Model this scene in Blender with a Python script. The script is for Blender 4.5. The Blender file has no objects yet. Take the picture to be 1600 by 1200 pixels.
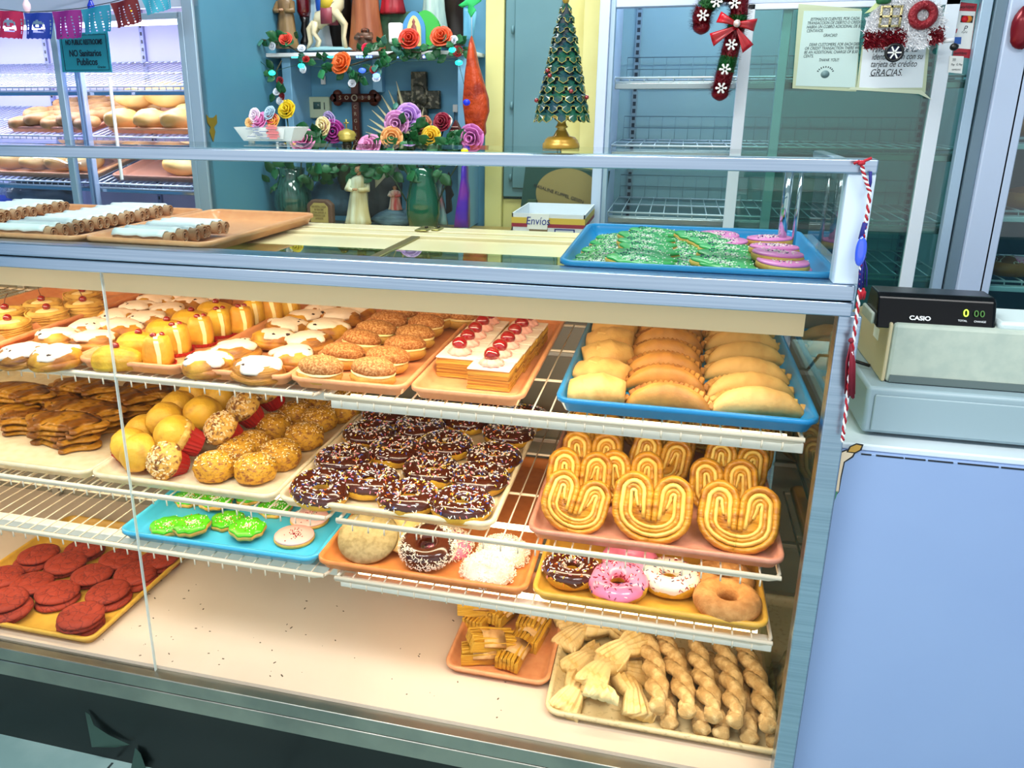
import bpy, bmesh, math, random
from mathutils import Vector, Matrix, noise
PI = math.pi
sin, cos = math.sin, math.cos
R_ = random.Random(7)
scene = bpy.context.scene
COL = scene.collection

# ------------------------------------------------------------------ camera
# everything is laid out with the lens at the origin; a last step lifts the whole place so the floor is z = 0
EYE = 1.55
YAW, PITCH, ROLL, FPX, PCX, PCY = -0.24969, 0.303129, -0.001584, 1250.67, 731.14, 556.09
_f = Vector((sin(YAW)*cos(PITCH), cos(YAW)*cos(PITCH), -sin(PITCH)))
_r = Vector((cos(YAW), -sin(YAW), 0)); _d = _f.cross(_r)
_r2 = cos(ROLL)*_r + sin(ROLL)*_d; _d2 = -sin(ROLL)*_r + cos(ROLL)*_d
cam_data = bpy.data.cameras.new('camera'); cam = bpy.data.objects.new('camera', cam_data); COL.objects.link(cam)
cam_data.sensor_width = 36; cam_data.lens = FPX/1600*36
cam_data.shift_x = (800-PCX)/1600; cam_data.shift_y = -(600-PCY)/1600
cam_data.clip_start = 0.02; cam_data.clip_end = 60
cam.rotation_euler = Matrix(((_r2.x, -_d2.x, -_f.x), (_r2.y, -_d2.y, -_f.y), (_r2.z, -_d2.z, -_f.z))).to_euler()
scene.camera = cam
def _ray(x, y):
    return ((x-PCX)/FPX)*_r2 + ((y-PCY)/FPX)*_d2 + _f
def atZ(x, y, z):          # where the level plane z is seen at a pixel of the photograph
    r = _ray(x, y); return r*(z/r.z)
def atY(x, y, Y):          # where the upright plane Y is seen
    r = _ray(x, y); return r*(Y/r.y)

# ------------------------------------------------------------------ colour management, world, big lights
scene.view_settings.view_transform = 'Standard'; scene.view_settings.look = 'None'
scene.view_settings.exposure = 0.0; scene.view_settings.gamma = 1.0; scene.view_settings.use_curve_mapping = False
world = bpy.data.worlds.new('world'); scene.world = world; world.use_nodes = True
wb = world.node_tree.nodes['Background']; wb.inputs[0].default_value = (0.92, 0.96, 1.0, 1); wb.inputs[1].default_value = 1.1

def lamp(name, loc, rot, sx, sy, watts, col, parent=None, spread=None):
    l = bpy.data.lights.new(name, 'AREA'); l.shape = 'RECTANGLE'; l.size = sx; l.size_y = sy; l.energy = watts; l.color = col
    if spread: l.spread = spread
    o = bpy.data.objects.new(name, l); COL.objects.link(o); o.location = loc; o.rotation_euler = rot
    if parent: o.parent = parent
    return o
COOL = (1.0, 0.98, 0.94); WARM = (1.0, 0.84, 0.60)
CEIL = 1.35

# ------------------------------------------------------------------ materials
def lin(c):
    return c/12.92 if c <= 0.04045 else ((c+0.055)/1.055)**2.4
def C(h):
    h = h.lstrip('#'); return tuple(lin(int(h[i:i+2], 16)/255) for i in (0, 2, 4)) + (1,)
_M = {}
def mat(name, col, rough=0.5, metal=0.0, col2=None, scale=20.0, bump=0.0, bscale=None, thr=(0.4, 0.65), sss=0.0, coat=0.0,
        tex='noise', spec=0.5, aniso=None, emis=None, estr=0.0, alpha=1.0, stretch=None, detail=4.0):
    if name in _M: return _M[name]
    m = bpy.data.materials.new(name); m.use_nodes = True; nt = m.node_tree; b = nt.nodes['Principled BSDF']
    b.inputs['Base Color'].default_value = C(col); b.inputs['Roughness'].default_value = rough; b.inputs['Metallic'].default_value = metal
    b.inputs['Specular IOR Level'].default_value = spec
    if sss: b.inputs['Subsurface Weight'].default_value = sss; b.inputs['Subsurface Scale'].default_value = 0.01
    if coat: b.inputs['Coat Weight'].default_value = coat; b.inputs['Coat Roughness'].default_value = 0.08
    if emis: b.inputs['Emission Color'].default_value = C(emis); b.inputs['Emission Strength'].default_value = estr
    if alpha < 1: b.inputs['Alpha'].default_value = alpha
    if col2 or bump:
        tc = nt.nodes.new('ShaderNodeTexCoord'); mp = nt.nodes.new('ShaderNodeMapping'); nt.links.new(tc.outputs['Object'], mp.inputs[0])
        if stretch: mp.inputs['Scale'].default_value = stretch
        def T(sc):
            if tex == 'voronoi':
                nz = nt.nodes.new('ShaderNodeTexNoise'); nz.inputs['Scale'].default_value = sc*0.9; nt.links.new(mp.outputs[0], nz.inputs['Vector'])
                vm = nt.nodes.new('ShaderNodeVectorMath'); vm.operation = 'MULTIPLY_ADD'; vm.inputs[1].default_value = (1.6/sc,)*3; nt.links.new(nz.outputs['Color'], vm.inputs[0]); nt.links.new(mp.outputs[0], vm.inputs[2])
                t = nt.nodes.new('ShaderNodeTexVoronoi'); t.feature = 'DISTANCE_TO_EDGE'; t.inputs['Scale'].default_value = sc; nt.links.new(vm.outputs[0], t.inputs['Vector']); return t.outputs['Distance']
            elif tex == 'wave':
                t = nt.nodes.new('ShaderNodeTexWave'); t.inputs['Scale'].default_value = sc; t.inputs['Distortion'].default_value = 3.0; t.inputs['Detail'].default_value = 2; o = t.outputs['Fac']
            else:
                t = nt.nodes.new('ShaderNodeTexNoise'); t.inputs['Scale'].default_value = sc; t.inputs['Detail'].default_value = detail; o = t.outputs['Fac']
            nt.links.new(mp.outputs[0], t.inputs['Vector']); return o
        if col2:
            r = nt.nodes.new('ShaderNodeValToRGB'); nt.links.new(T(scale), r.inputs[0])
            r.color_ramp.elements[0].position = thr[0]; r.color_ramp.elements[1].position = thr[1]
            r.color_ramp.elements[0].color = C(col); r.color_ramp.elements[1].color = C(col2)
            nt.links.new(r.outputs[0], b.inputs['Base Color'])
        if bump:
            bn = nt.nodes.new('ShaderNodeBump'); bn.inputs['Strength'].default_value = bump; bn.inputs['Distance'].default_value = 0.006
            nt.links.new(T(bscale or scale), bn.inputs['Height']); nt.links.new(bn.outputs[0], b.inputs['Normal'])
    _M[name] = m; return m
def glass(name, tint='#ffffff', ior=1.45, rough=0.0, bias=0.0):
    if name in _M: return _M[name]
    m = bpy.data.materials.new(name); m.use_nodes = True; nt = m.node_tree; nt.nodes.clear()
    o = nt.nodes.new('ShaderNodeOutputMaterial'); mx = nt.nodes.new('ShaderNodeMixShader'); t = nt.nodes.new('ShaderNodeBsdfTransparent'); g = nt.nodes.new('ShaderNodeBsdfGlossy')
    fr = nt.nodes.new('ShaderNodeFresnel'); fr.inputs[0].default_value = ior; t.inputs[0].default_value = C(tint); g.inputs['Roughness'].default_value = rough
    src = fr.outputs[0]
    if bias:
        ad = nt.nodes.new('ShaderNodeMath'); ad.operation = 'ADD'; ad.inputs[1].default_value = bias; nt.links.new(src, ad.inputs[0]); src = ad.outputs[0]
    ge = nt.nodes.new('ShaderNodeNewGeometry'); iv = nt.nodes.new('ShaderNodeMath'); iv.operation = 'SUBTRACT'; iv.inputs[0].default_value = 1.0; nt.links.new(ge.outputs['Backfacing'], iv.inputs[1])
    ml = nt.nodes.new('ShaderNodeMath'); ml.operation = 'MULTIPLY'; nt.links.new(src, ml.inputs[0]); nt.links.new(iv.outputs[0], ml.inputs[1]); src = ml.outputs[0]
    nt.links.new(src, mx.inputs[0]); nt.links.new(t.outputs[0], mx.inputs[1]); nt.links.new(g.outputs[0], mx.inputs[2]); nt.links.new(mx.outputs[0], o.inputs[0])
    _M[name] = m; return m

# ------------------------------------------------------------------ mesh helpers
class MB:
    def __init__(s): s.v = []; s.f = []; s.mi = []; s.m = 0; s.X = None
    def add(s, vs, fs):
        n = len(s.v)
        s.v += [tuple(s.X @ Vector(p)) if s.X else tuple(p) for p in vs]
        s.f += [tuple(i+n for i in f) for f in fs]; s.mi += [s.m]*len(fs); return s
    def box(s, x0, x1, y0, y1, z0, z1):
        vs = [(x, y, z) for z in (z0, z1) for y in (y0, y1) for x in (x0, x1)]
        return s.add(vs, [(0, 2, 3, 1), (4, 5, 7, 6), (0, 1, 5, 4), (2, 6, 7, 3), (0, 4, 6, 2), (1, 3, 7, 5)])
    def cbox(s, c, d, rz=0, rx=0, ry=0):
        Mx = Matrix.Translation(c) @ Matrix.Rotation(rz, 4, 'Z') @ Matrix.Rotation(ry, 4, 'Y') @ Matrix.Rotation(rx, 4, 'X')
        vs = [Mx @ Vector((x*d[0]/2, y*d[1]/2, z*d[2]/2)) for z in (-1, 1) for y in (-1, 1) for x in (-1, 1)]
        return s.add(vs, [(0, 2, 3, 1), (4, 5, 7, 6), (0, 1, 5, 4), (2, 6, 7, 3), (0, 4, 6, 2), (1, 3, 7, 5)])
    def loft(s, loops, cap0=True, cap1=True, closed=True):
        n = len(loops[0]); vs = [p for l in loops for p in l]; fs = []
        for i in range(len(loops)-1):
            for j in range(n if closed else n-1):
                k = (j+1) % n; fs.append((i*n+j, i*n+k, (i+1)*n+k, (i+1)*n+j))
        if cap0: fs.append(tuple(reversed(range(n))))
        if cap1: fs.append(tuple((len(loops)-1)*n+j for j in range(n)))
        return s.add(vs, fs)
    def lathe(s, prof, n=24, c=(0, 0, 0), sx=1, sy=1, wob=None):
        loops = []
        for r, z in prof:
            loops.append([(c[0]+sx*r*cos(2*PI*j/n)*(wob(j/n, z) if wob else 1), c[1]+sy*r*sin(2*PI*j/n)*(wob(j/n, z) if wob else 1), c[2]+z) for j in range(n)])
        return s.loft(loops)
    def tube(s, pts, r, n=8, sq=1.0, up=None):
        pts = [Vector(p) for p in pts]; N = len(pts)
        rs = r if isinstance(r, (list, tuple)) else [r]*N
        loops = []; prev = None
        for i, p in enumerate(pts):
            t = (pts[min(i+1, N-1)] - pts[max(i-1, 0)])
            t = t.normalized() if t.length > 1e-9 else Vector((0, 0, 1))
            if up is not None: a = t.cross(Vector(up)); a = a.normalized() if a.length > 1e-6 else t.orthogonal().normalized()
            elif prev is None: a = t.orthogonal().normalized()
            else:
                a = prev - t*prev.dot(t); a = a.normalized() if a.length > 1e-6 else t.orthogonal().normalized()
            prev = a; b = t.cross(a)
            loops.append([p + a*cos(2*PI*j/n)*rs[i] + b*sin(2*PI*j/n)*rs[i]*sq for j in range(n)])
        return s.loft(loops)
    def blob(s, c, d, seed=0, amp=0.12, fr=1.6, n=16, m=10, zcut=None, rz=0):
        loops = []; off = Vector((seed*3.1, seed*1.7, seed*0.9)); R = Matrix.Rotation(rz, 3, 'Z')
        for i in range(m+1):
            th = PI*min(max(i/m, 0.02), 0.98); L = []
            for j in range(n):
                ph = 2*PI*j/n; u = Vector((sin(th)*cos(ph), sin(th)*sin(ph), -cos(th)))
                k = 1 + amp*noise.noise(u*fr+off); p = Vector((u.x*d[0]*k, u.y*d[1]*k, u.z*d[2]*k))
                if zcut is not None: p.z = max(p.z, zcut)
                p = R @ p; L.append((c[0]+p.x, c[1]+p.y, c[2]+p.z))
            loops.append(L)
        return s.loft(loops)
    def torus(s, c, R, r, n=28, m=12, sz=1.0, wob=0.0, seed=0, part=(0, 2*PI)):
        vs = []; a0, a1 = part; full = abs(a1-a0-2*PI) < 1e-3; mm = m if full else m+1
        for i in range(n):
            A = 2*PI*i/n; w = 1 + wob*noise.noise(Vector((cos(A)*1.3+seed*5, sin(A)*1.3, seed)))
            for j in range(mm):
                B = a0+(a1-a0)*j/m; rr = (R + r*cos(B))*w
                vs.append((c[0]+rr*cos(A), c[1]+rr*sin(A), c[2]+r*sz*sin(B)*w))
        fs = []
        for i in range(n):
            for j in range(m if not full else m):
                if not full and j == m: continue
                k = (j+1) % mm; i2 = (i+1) % n
                fs.append((i*mm+j, i2*mm+j, i2*mm+k, i*mm+k))
        return s.add(vs, fs)
    def prism(s, poly, z0, z1, bev=0.0):
        n = len(poly); cx = sum(p[0] for p in poly)/n; cy = sum(p[1] for p in poly)/n
        def sh(k): return [(cx+(p[0]-cx)*k, cy+(p[1]-cy)*k) for p in poly]
        ls = [[(x, y, z0) for x, y in sh(1-bev)], [(x, y, z0+(z1-z0)*0.35) for x, y in poly], [(x, y, z0+(z1-z0)*0.7) for x, y in poly], [(x, y, z1) for x, y in sh(1-bev)]] if bev else [[(x, y, z0) for x, y in poly], [(x, y, z1) for x, y in poly]]
        return s.loft(ls)
    def build(s, name, m, parent=None, smooth=True, bevel=0.0, subsurf=0, loc=None, rot=None, auto=None, kind=None, label=None):
        me = bpy.data.meshes.new(name); me.from_pydata(s.v, [], s.f); me.update()
        ms = m if isinstance(m, (list, tuple)) else [m]
        for k in ms: me.materials.append(k)
        if len(ms) > 1:
            for p, i in zip(me.polygons, s.mi): p.material_index = i
        if smooth:
            for p in me.polygons: p.use_smooth = True
        bm = bmesh.new(); bm.from_mesh(me); bmesh.ops.recalc_face_normals(bm, faces=bm.faces); bm.to_mesh(me); bm.free()
        if auto:
            for p in me.polygons: p.use_smooth = True
            me.set_sharp_from_angle(angle=math.radians(auto))
        o = bpy.data.objects.new(name, me); COL.objects.link(o)
        if bevel:
            b = o.modifiers.new('bevel', 'BEVEL'); b.width = bevel; b.segments = 2; b.limit_method = 'ANGLE'
            if smooth: me.set_sharp_from_angle(angle=math.radians(50))
        if subsurf:
            b = o.modifiers.new('sub', 'SUBSURF'); b.levels = subsurf; b.render_levels = subsurf
        if parent: o.parent = parent
        if loc: o.location = loc
        if rot: o.rotation_euler = rot
        if kind: o['kind'] = kind
        if label: o['label'] = label
        return o
def tag(o, label, cat, group=None, kind=None):
    o['label'] = label; o['category'] = cat
    if group: o['group'] = group
    if kind: o['kind'] = kind
    return o
def thing(name, label, cat, loc=(0, 0, 0), rz=0, group=None):
    o = bpy.data.objects.new(name, None); COL.objects.link(o); o.location = loc; o.rotation_euler = (0, 0, rz); o.empty_display_size = 0.02
    return tag(o, label, cat, group)
def struct(name, mb, m, **k):
    o = mb.build(name, m, **k); o['kind'] = 'structure'; return o
def copy_tree(o, loc=None, rot=None, label=None, group=None, parent=None, scale=None):
    c = o.copy(); COL.objects.link(c); c.parent = parent
    if loc is not None: c.location = loc
    if rot is not None: c.rotation_euler = rot
    if scale is not None: c.scale = (scale,)*3 if not isinstance(scale, tuple) else scale
    if label: c['label'] = label
    if group: c['group'] = group
    for ch in list(o.children):
        copy_tree(ch, parent=c)
    return c
class Kind:
    """the first placing moves the built thing itself, later ones copy it"""
    def __init__(s, o): s.o = o; s.used = False
    def put(s, loc, rot=(0, 0, 0), label=None, group=None, scale=None):
        if not s.used:
            s.used = True; o = s.o; o.location = loc; o.rotation_euler = rot
            if label: o['label'] = label
            if group: o['group'] = group
            if scale is not None: o.scale = (scale,)*3 if not isinstance(scale, tuple) else scale
            return o
        return copy_tree(s.o, loc, rot, label, group, scale=scale)
def kinds_put(ks, i, *a, **k): return ks[i % len(ks)].put(*a, **k)
def text(body, size, m, parent, loc, rot=(PI/2, 0, 0), name='lettering', ext=0.0004, align='CENTER', shear=0.0, spacing=1.0, sx=1.0, bold=0.0, label=None, line=1.0):
    cu = bpy.data.curves.new(name, 'FONT'); cu.body = body; cu.size = size; cu.extrude = ext; cu.align_x = align; cu.align_y = 'CENTER'
    cu.shear = shear; cu.space_character = spacing; cu.offset = bold; cu.space_line = line
    cu.materials.append(m); tmp = bpy.data.objects.new(name, cu); COL.objects.link(tmp)
    me = bpy.data.meshes.new_from_object(tmp); bpy.data.objects.remove(tmp); bpy.data.curves.remove(cu)
    if not me.materials: me.materials.append(m)
    o = bpy.data.objects.new(name, me); COL.objects.link(o); o.location = loc; o.rotation_euler = rot; o.scale = (sx, 1, 1)
    if parent: o.parent = parent
    if label: o['label'] = label
    return o
def rrect(x0, x1, y0, y1, r, z, k=5):
    L = []
    for cx, cy, a in ((x1-r, y1-r, 0), (x0+r, y1-r, PI/2), (x0+r, y0+r, PI), (x1-r, y0+r, 1.5*PI)):
        for i in range(k+1):
            t = a + PI/2*i/k; L.append((cx+r*cos(t), cy+r*sin(t), z))
    return L
ORD = ['first', 'second', 'third', 'fourth', 'fifth', 'sixth', 'seventh', 'eighth', 'ninth', 'tenth', 'eleventh', 'twelfth', 'thirteenth']
ALU = mat('brushed_aluminium', '#b4c6da', 0.28, 1.0, col2='#a2b6cc', scale=3, stretch=(1, 1, 90), bump=0.04)
ALUW = mat('white_painted_frame', '#cfe0f2', 0.35, 0.15)
WHITE = mat('white_enamel_wire', '#e4d8c0', 0.4)
BLACK = mat('black_plastic', '#08090c', 0.3)
GLASS = glass('clear_glass', '#ffffff', 1.22)
# ------------------------------------------------------------------ lamps of the room: three ceiling panels over the customers, one over the back
def ceiling_panel(x, y, w, d, watts, label):
    t = thing('ceiling_light', label, 'ceiling light', (x, y, CEIL-0.03))
    MB().box(-w/2-0.02, w/2+0.02, -d/2-0.02, d/2+0.02, 0.0, 0.03).build('frame', ALUW, t, bevel=0.004)
    MB().box(-w/2, w/2, -d/2, d/2, -0.004, 0.0).build('diffuser', mat('lamp_diffuser', '#ffffff', 0.5, emis='#dcecff', estr=2.2), t, smooth=False)
    lamp('lamp', (0, 0, -0.012), (0, 0, 0), w, d, watts, COOL, t)
ceiling_panel(-0.9, 0.2, 1.2, 0.5, 45, 'white ceiling light panel over the customer side, left of the case')
ceiling_panel(0.9, 0.1, 1.2, 0.5, 40, 'white ceiling light panel over the customer side, above the counter')
ceiling_panel(-0.6, 2.35, 1.6, 0.3, 38, 'white ceiling light panel over the aisle before the altar')

# ------------------------------------------------------------------ room
FZ = -EYE
tile = mat('floor_tile', '#86a9a8', 0.35, col2='#9dbcba', scale=6)
m = MB().box(-4.2, 3.2, -1.8, 4.2, FZ-0.05, FZ); struct('floor', m, tile, smooth=False)
m = MB()
for i in range(-9, 8):
    m.box(i*0.42+0.02-0.003, i*0.42+0.02+0.003, -1.8, 1.32, FZ-0.001, FZ+0.0006)
for j in range(-4, 4):
    m.box(-4.2, 3.2, 1.18+0.42*j-0.003-0.42, 1.18+0.42*j+0.003-0.42, FZ-0.001, FZ+0.0006)
struct('trim_1', m, mat('floor_grout', '#2c3c3c', 0.8), smooth=False)
struct('ceiling', MB().box(-4.2, 3.2, -1.8, 4.2, CEIL, CEIL+0.05), mat('ceiling_paint', '#cfd8dc', 0.8), smooth=False)
blue = mat('blue_wall_paint', '#62a4c6', 0.55, col2='#6caece', scale=3)
struct('wall_back', MB().box(-4.2, -0.30, 3.2, 3.3, FZ, CEIL).box(-0.30, 3.2, 3.95, 4.05, FZ, CEIL), blue, smooth=False)
struct('wall_left', MB().box(-4.3, -4.2, -1.8, 4.2, FZ, CEIL), blue, smooth=False)
struct('wall_right', MB().box(3.2, 3.3, -1.8, 4.2, FZ, CEIL), mat('pale_wall_paint', '#b8cbd6', 0.7), smooth=False)
# yellow painted trims round the grey panel, and the strip at the altar's left
yel = mat('yellow_painted_wood', '#d8d690', 0.5, col2='#cfca80', scale=5)
struct('trim_2', MB().box(-0.735, -0.665, 3.14, 3.2, FZ, CEIL).box(-0.435, -0.36, 3.14, 3.2, FZ, CEIL).box(-0.36, -0.302, 3.06, 3.2, FZ, CEIL)
       .box(-0.665, -0.435, 3.17, 3.2, FZ, -0.355), yel, bevel=0.004)
struct('trim_3', MB().box(-1.68, -1.605, 3.15, 3.2, FZ, CEIL), yel, bevel=0.004)
t = thing('service_panel', 'grey metal service panel between yellow trims behind the topiary tree', 'panel', (-0.55, 3.17, 0))
g = mat('grey_panel_paint', '#54808a', 0.5, col2='#5e8a94', scale=2)
MB().box(-0.112, 0.112, -0.015, 0.03, -0.345, 1.2).build('door_frame', g, t, bevel=0.003)
MB().box(-0.075, 0.10, -0.024, -0.014, -0.31, 1.18).build('door_leaf', g, t, bevel=0.003)
for z in (-0.27, 0.0, 0.27): MB().tube([(-0.082, -0.024, z-0.014), (-0.082, -0.024, z+0.014)], 0.005).build('hinge', g, t)

SILL = mat('floor_reflecting_aluminium', '#a9aaa0', 0.36, 1.0, col2='#8c908a', scale=5, bump=0.03)  # sill aluminium, the floor's grey-tan reflection put into its base colour
# ------------------------------------------------------------------ the display case
X0, X1, YF, YB = -2.30, 0.285, 1.285, 1.97       # glass line at YF
S1, S2, S3, SB = -0.512, -0.769, -0.900, -1.203   # where trays stand
DK = -0.272
case = thing('bakery_display_case', 'long glass bakery case with brushed aluminium frame and lit shelves', 'display case', (0, 0, 0))
def frame_bar(x0, x1, y0, y1, z0, z1, name='frame_rail', m=ALU, lab=None): return MB().box(x0, x1, y0, y1, z0, z1).build(name, m, case, bevel=0.002, label=lab)
frame_bar(X0, 0.274, 1.262, 1.30, -0.0915, -0.0715, 'guard_rail')
frame_bar(0.2365, 0.274, 1.265, 1.30, -0.252, -0.0915, 'guard_post', ALUW)
frame_bar(X0, 0.2685, 1.262, 1.31, -0.2765, -0.2525, 'deck_rail')
frame_bar(X0, 0.2685, 1.262, 1.31, -0.3005, -0.2785, 'deck_rail')
frame_bar(X0, 0.266, 1.266, 1.305, -0.2785, -0.2765, 'rail_seam', BLACK)
frame_bar(0.252, 0.285, 1.27, 1.30, -1.24, -0.3005, 'corner_post')
frame_bar(0.252, 0.281, 1.93, 1.96, -1.24, -0.46, 'corner_post')
frame_bar(X0-0.03, X0, 1.27, 1.30, -1.24, -0.3005, 'corner_post')
frame_bar(X0-0.03, 0.2525, 1.262, 1.31, -1.245, -1.212, 'sill_rail', SILL)
frame_bar(X0-0.03, 0.283, 1.262, 1.31, -1.288, -1.247, 'sill_rail', SILL)
frame_bar(X0-0.02, 0.27, 1.268, 1.305, -1.247, -1.245, 'rail_seam', BLACK)
frame_bar(0.262, 0.281, 1.30, 1.93, -1.288, -1.20, 'side_rail'); frame_bar(0.262, 0.281, 1.31, 1.775, -0.3005, -0.2525, 'side_rail')
frame_bar(0.236, 0.255, 1.30, 1.60, -0.0915, -0.0765, 'guard_side_rail')
# chrome upright at the back of the guard glass
MB().tube([(0.20, 1.60, -0.262), (0.20, 1.60, -0.0915)], 0.008, 12).tube([(0.221, 1.60, -0.262), (0.221, 1.60, -0.0915)], 0.004, 8).build('guard_upright', mat('chrome', '#c8d4da', 0.08, 1.0), case)
MB().box(X0, 0.2365, 1.278, 1.284, -0.2525, -0.0915).build('guard_glass', glass('guard_tint_glass', '#eef5f2', 1.25), case, smooth=False)
MB().box(0.2445, 0.2495, 1.305, 1.60, -0.2525, -0.0915).build('guard_side_glass', GLASS, case, smooth=False)
jx = atY(160, 440, 1.285).x
MB().box(X0, jx-0.001, 1.283, 1.288, -1.212, -0.3005).build('front_glass', GLASS, case, smooth=False)
MB().box(jx+0.001, 0.252, 1.283, 1.288, -1.212, -0.3005).build('front_glass', GLASS, case, smooth=False)
MB().box(jx-0.0012, jx+0.0012, 1.2825, 1.2885, -1.212, -0.3005).build('glass_joint', mat('polished_glass_edge', '#d9e6e2', 0.2, alpha=0.75), case, smooth=False)
MB().box(0.270, 0.274, 1.30, 1.93, -1.20, -0.3005).build('side_glass', glass('side_glass', '#dcefe8', 1.4, bias=0.12), case, smooth=False)
# deck: clear top seen at a low angle, cream tracks and the sliding panels at the back
MB().box(X0, 0.252, 1.31, 1.489, -0.280, DK).build('deck_glass', glass('deck_glass', '#b8d0b4', 1.5, bias=0.22), case, smooth=False)
cream = mat('cream_enamel', '#efe0b8', 0.25, col2='#e6d5a8', scale=4)
frame_bar(X0, 0.255, 1.49, 1.64, -0.287, DK-0.002, 'door_track', cream)
frame_bar(X0, 0.255, 1.655, 1.70, -0.287, DK+0.003, 'door_track', cream)
frame_bar(X0, 0.255, 1.715, 1.775, -0.287, DK+0.004, 'door_track', cream)
frame_bar(X0, 0.255, 1.64, 1.715, -0.287, DK-0.010, 'door_track', mat('track_groove', '#b9a878', 0.4))
lx = atZ(648, 372, DK).x
BR = mat('brass_plate', '#a89c5c', 0.3, 0.9)
frame_bar(lx-0.022, lx+0.006, 1.70, 1.765, DK+0.004, DK+0.008, 'latch_plate', BR)
frame_bar(lx+0.012, lx+0.03, 1.715, 1.76, DK+0.004, DK+0.008, 'latch_plate', BR)
for qx, qy in ((lx-0.004, 1.735), (lx+0.021, 1.745)): MB().lathe([(0.004, 0), (0.004, 0.003)], 12, (qx, qy, DK+0.008)).build('screw', mat('dark_steel', '#3a3a34', 0.3, 1.0), case)
frame_bar(lx-0.012, lx+0.008, 1.33, 1.65, DK-0.002, DK+0.0025, 'bolt_strip', BR)
# sloping rear hood joining the shallow deck to the deeper cabinet
MB().add([(X0, 1.775, -0.287), (0.255, 1.775, -0.287), (0.255, 1.955, -0.46), (X0, 1.955, -0.46), (X0, 1.785, -0.282), (0.255, 1.785, -0.282), (0.255, 1.965, -0.455), (X0, 1.965, -0.455)],
         [(0, 1, 2, 3), (4, 7, 6, 5), (0, 4, 5, 1), (3, 2, 6, 7), (0, 3, 7, 4), (1, 5, 6, 2)]).build('rear_hood', mat('valance_enamel', '#ffdca6', 0.4), case, smooth=False)
# valance hiding the tube lamp under the deck
MB().box(X0, 0.215, 1.325, 1.332, -0.352, -0.3005).box(X0, 0.215, 1.325, 1.40, -0.305, -0.3005).build('lamp_valance', mat('valance_enamel', '#ffdca6', 0.4), case, smooth=False)
# bottom deck, left end panel, back
bd = mat('worn_cream_enamel', '#e0ceba', 0.2, col2='#d4bfa8', scale=3, thr=(0.35, 0.8), coat=0.3)
MB().box(X0, 0.262, 1.292, 1.95, -1.225, SB).build('bottom_deck', bd, case, smooth=False)
m = MB()
for i in range(70):
    x = R_.uniform(-1.3, -0.25); y = R_.uniform(1.31, 1.62); w = R_.uniform(0.001, 0.004); a = R_.uniform(0, PI)
    m.cbox((x, y, SB+0.0003), (w*R_.uniform(0.8, 2.2), w*0.7, 0.0006), a)
m.build('crumbs', mat('dark_crumb', '#4a3a28', 0.8), case, smooth=False, kind='stuff')
MB().box(X0-0.02, X0, 1.30, 1.95, -1.225, -0.3005).build('end_panel', mat('beige_end_panel', '#b9a98c', 0.35), case, smooth=False)
MB().box(X0, 0.262, 1.945, 1.955, -1.225, -0.455).build('back_panel', mat('back_panel_laminate', '#8d8672', 0.25, col2='#7d7765', scale=2), case, smooth=False)
for x in (-1.86, -1.36, -0.86, -0.36, 0.12): frame_bar(x-0.012, x+0.012, 1.925, 1.945, -1.20, -0.455, 'back_stile', mat('slotted_steel', '#b4b0a2', 0.35, 0.6))
for z in (-0.60, -0.84, -1.06): frame_bar(X0, 0.26, 1.93, 1.945, z-0.006, z+0.006, 'back_rail', mat('slotted_steel', '#b4b0a2', 0.35, 0.6))
# base: black vinyl kick, torn at one place
MB().box(X0-0.02, 0.27, 1.33, 1.93, FZ, -1.288).build('kick_base', mat('black_vinyl', '#0d1514', 0.28, col2='#0a0f10', scale=3, bump=0.1), case, smooth=False)
p = lambda x, y: atY(x, y, 1.326)
tear = MB(); 
def flap(pp, curl):
    q = [p(x, y)+Vector((0, -c_, 0)) for (x, y), c_ in zip(pp, curl)]
    tear.add([tuple(v) for v in q]+[tuple(v+Vector((0, 0.0008, 0))) for v in q], [tuple(range(len(q))), tuple(reversed(range(len(q), 2*len(q))))]+[(i, (i+1) % len(q), len(q)+(i+1) % len(q), len(q)+i) for i in range(len(q))])
flap([(134, 1112), (141, 1116), (150, 1130), (172, 1146), (203, 1163), (186, 1161), (152, 1158)], [0.002, 0.002, 0.008, 0.006, 0.002, 0.014, 0.020])
flap([(212, 1168), (222, 1175), (234, 1199), (208, 1199)], [0.002, 0.006, 0.012, 0.010])
tear.build('torn_vinyl_flap', mat('vinyl_backing', '#2c4a42', 0.6), case, smooth=False, label='torn grey-green flap of vinyl')

# lamp tubes: one behind the valance, one under each wire shelf's front
tubem = mat('lit_tube', '#ffffff', 0.4, emis='#ffe2a8', estr=6.0)
def case_lamp(x0, x1, z, watts, housing=True, y=1.345, tilt=0.45, hy=1.306):
    c = (x0+x1)/2
    if housing:
        MB().box(x0, x1, hy, hy+0.027, z-0.004, z+0.014).build('lamp_housing', mat('lamp_housing_enamel', '#e4e2d4', 0.4), case, bevel=0.002)
    MB().tube([(x0+0.02, y+0.014, z+0.002), (x1-0.02, y+0.014, z+0.002)], 0.006, 8).build('lamp_tube', tubem, case)
    o = lamp('case_lamp', (c, y+0.012, z-0.008), (tilt, 0, 0), x1-x0-0.04, 0.02, watts, WARM, case)
case_lamp(X0+0.02, 0.215, -0.322, 5.0, False, 1.35)
case_lamp(X0+0.02, -0.62, S1-0.030, 2.2, True, 1.345, 0.45, 1.34)
case_lamp(-0.60, 0.235, S1-0.030, 1.8)
case_lamp(X0+0.02, 0.225, S2-0.020, 2.1, False, 1.36)
case_lamp(X0+0.02, -0.62, S3-0.030, 1.9, True, 1.345, 0.45, 1.34)
case_lamp(-0.60, 0.228, S3-0.030, 1.4)

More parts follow.
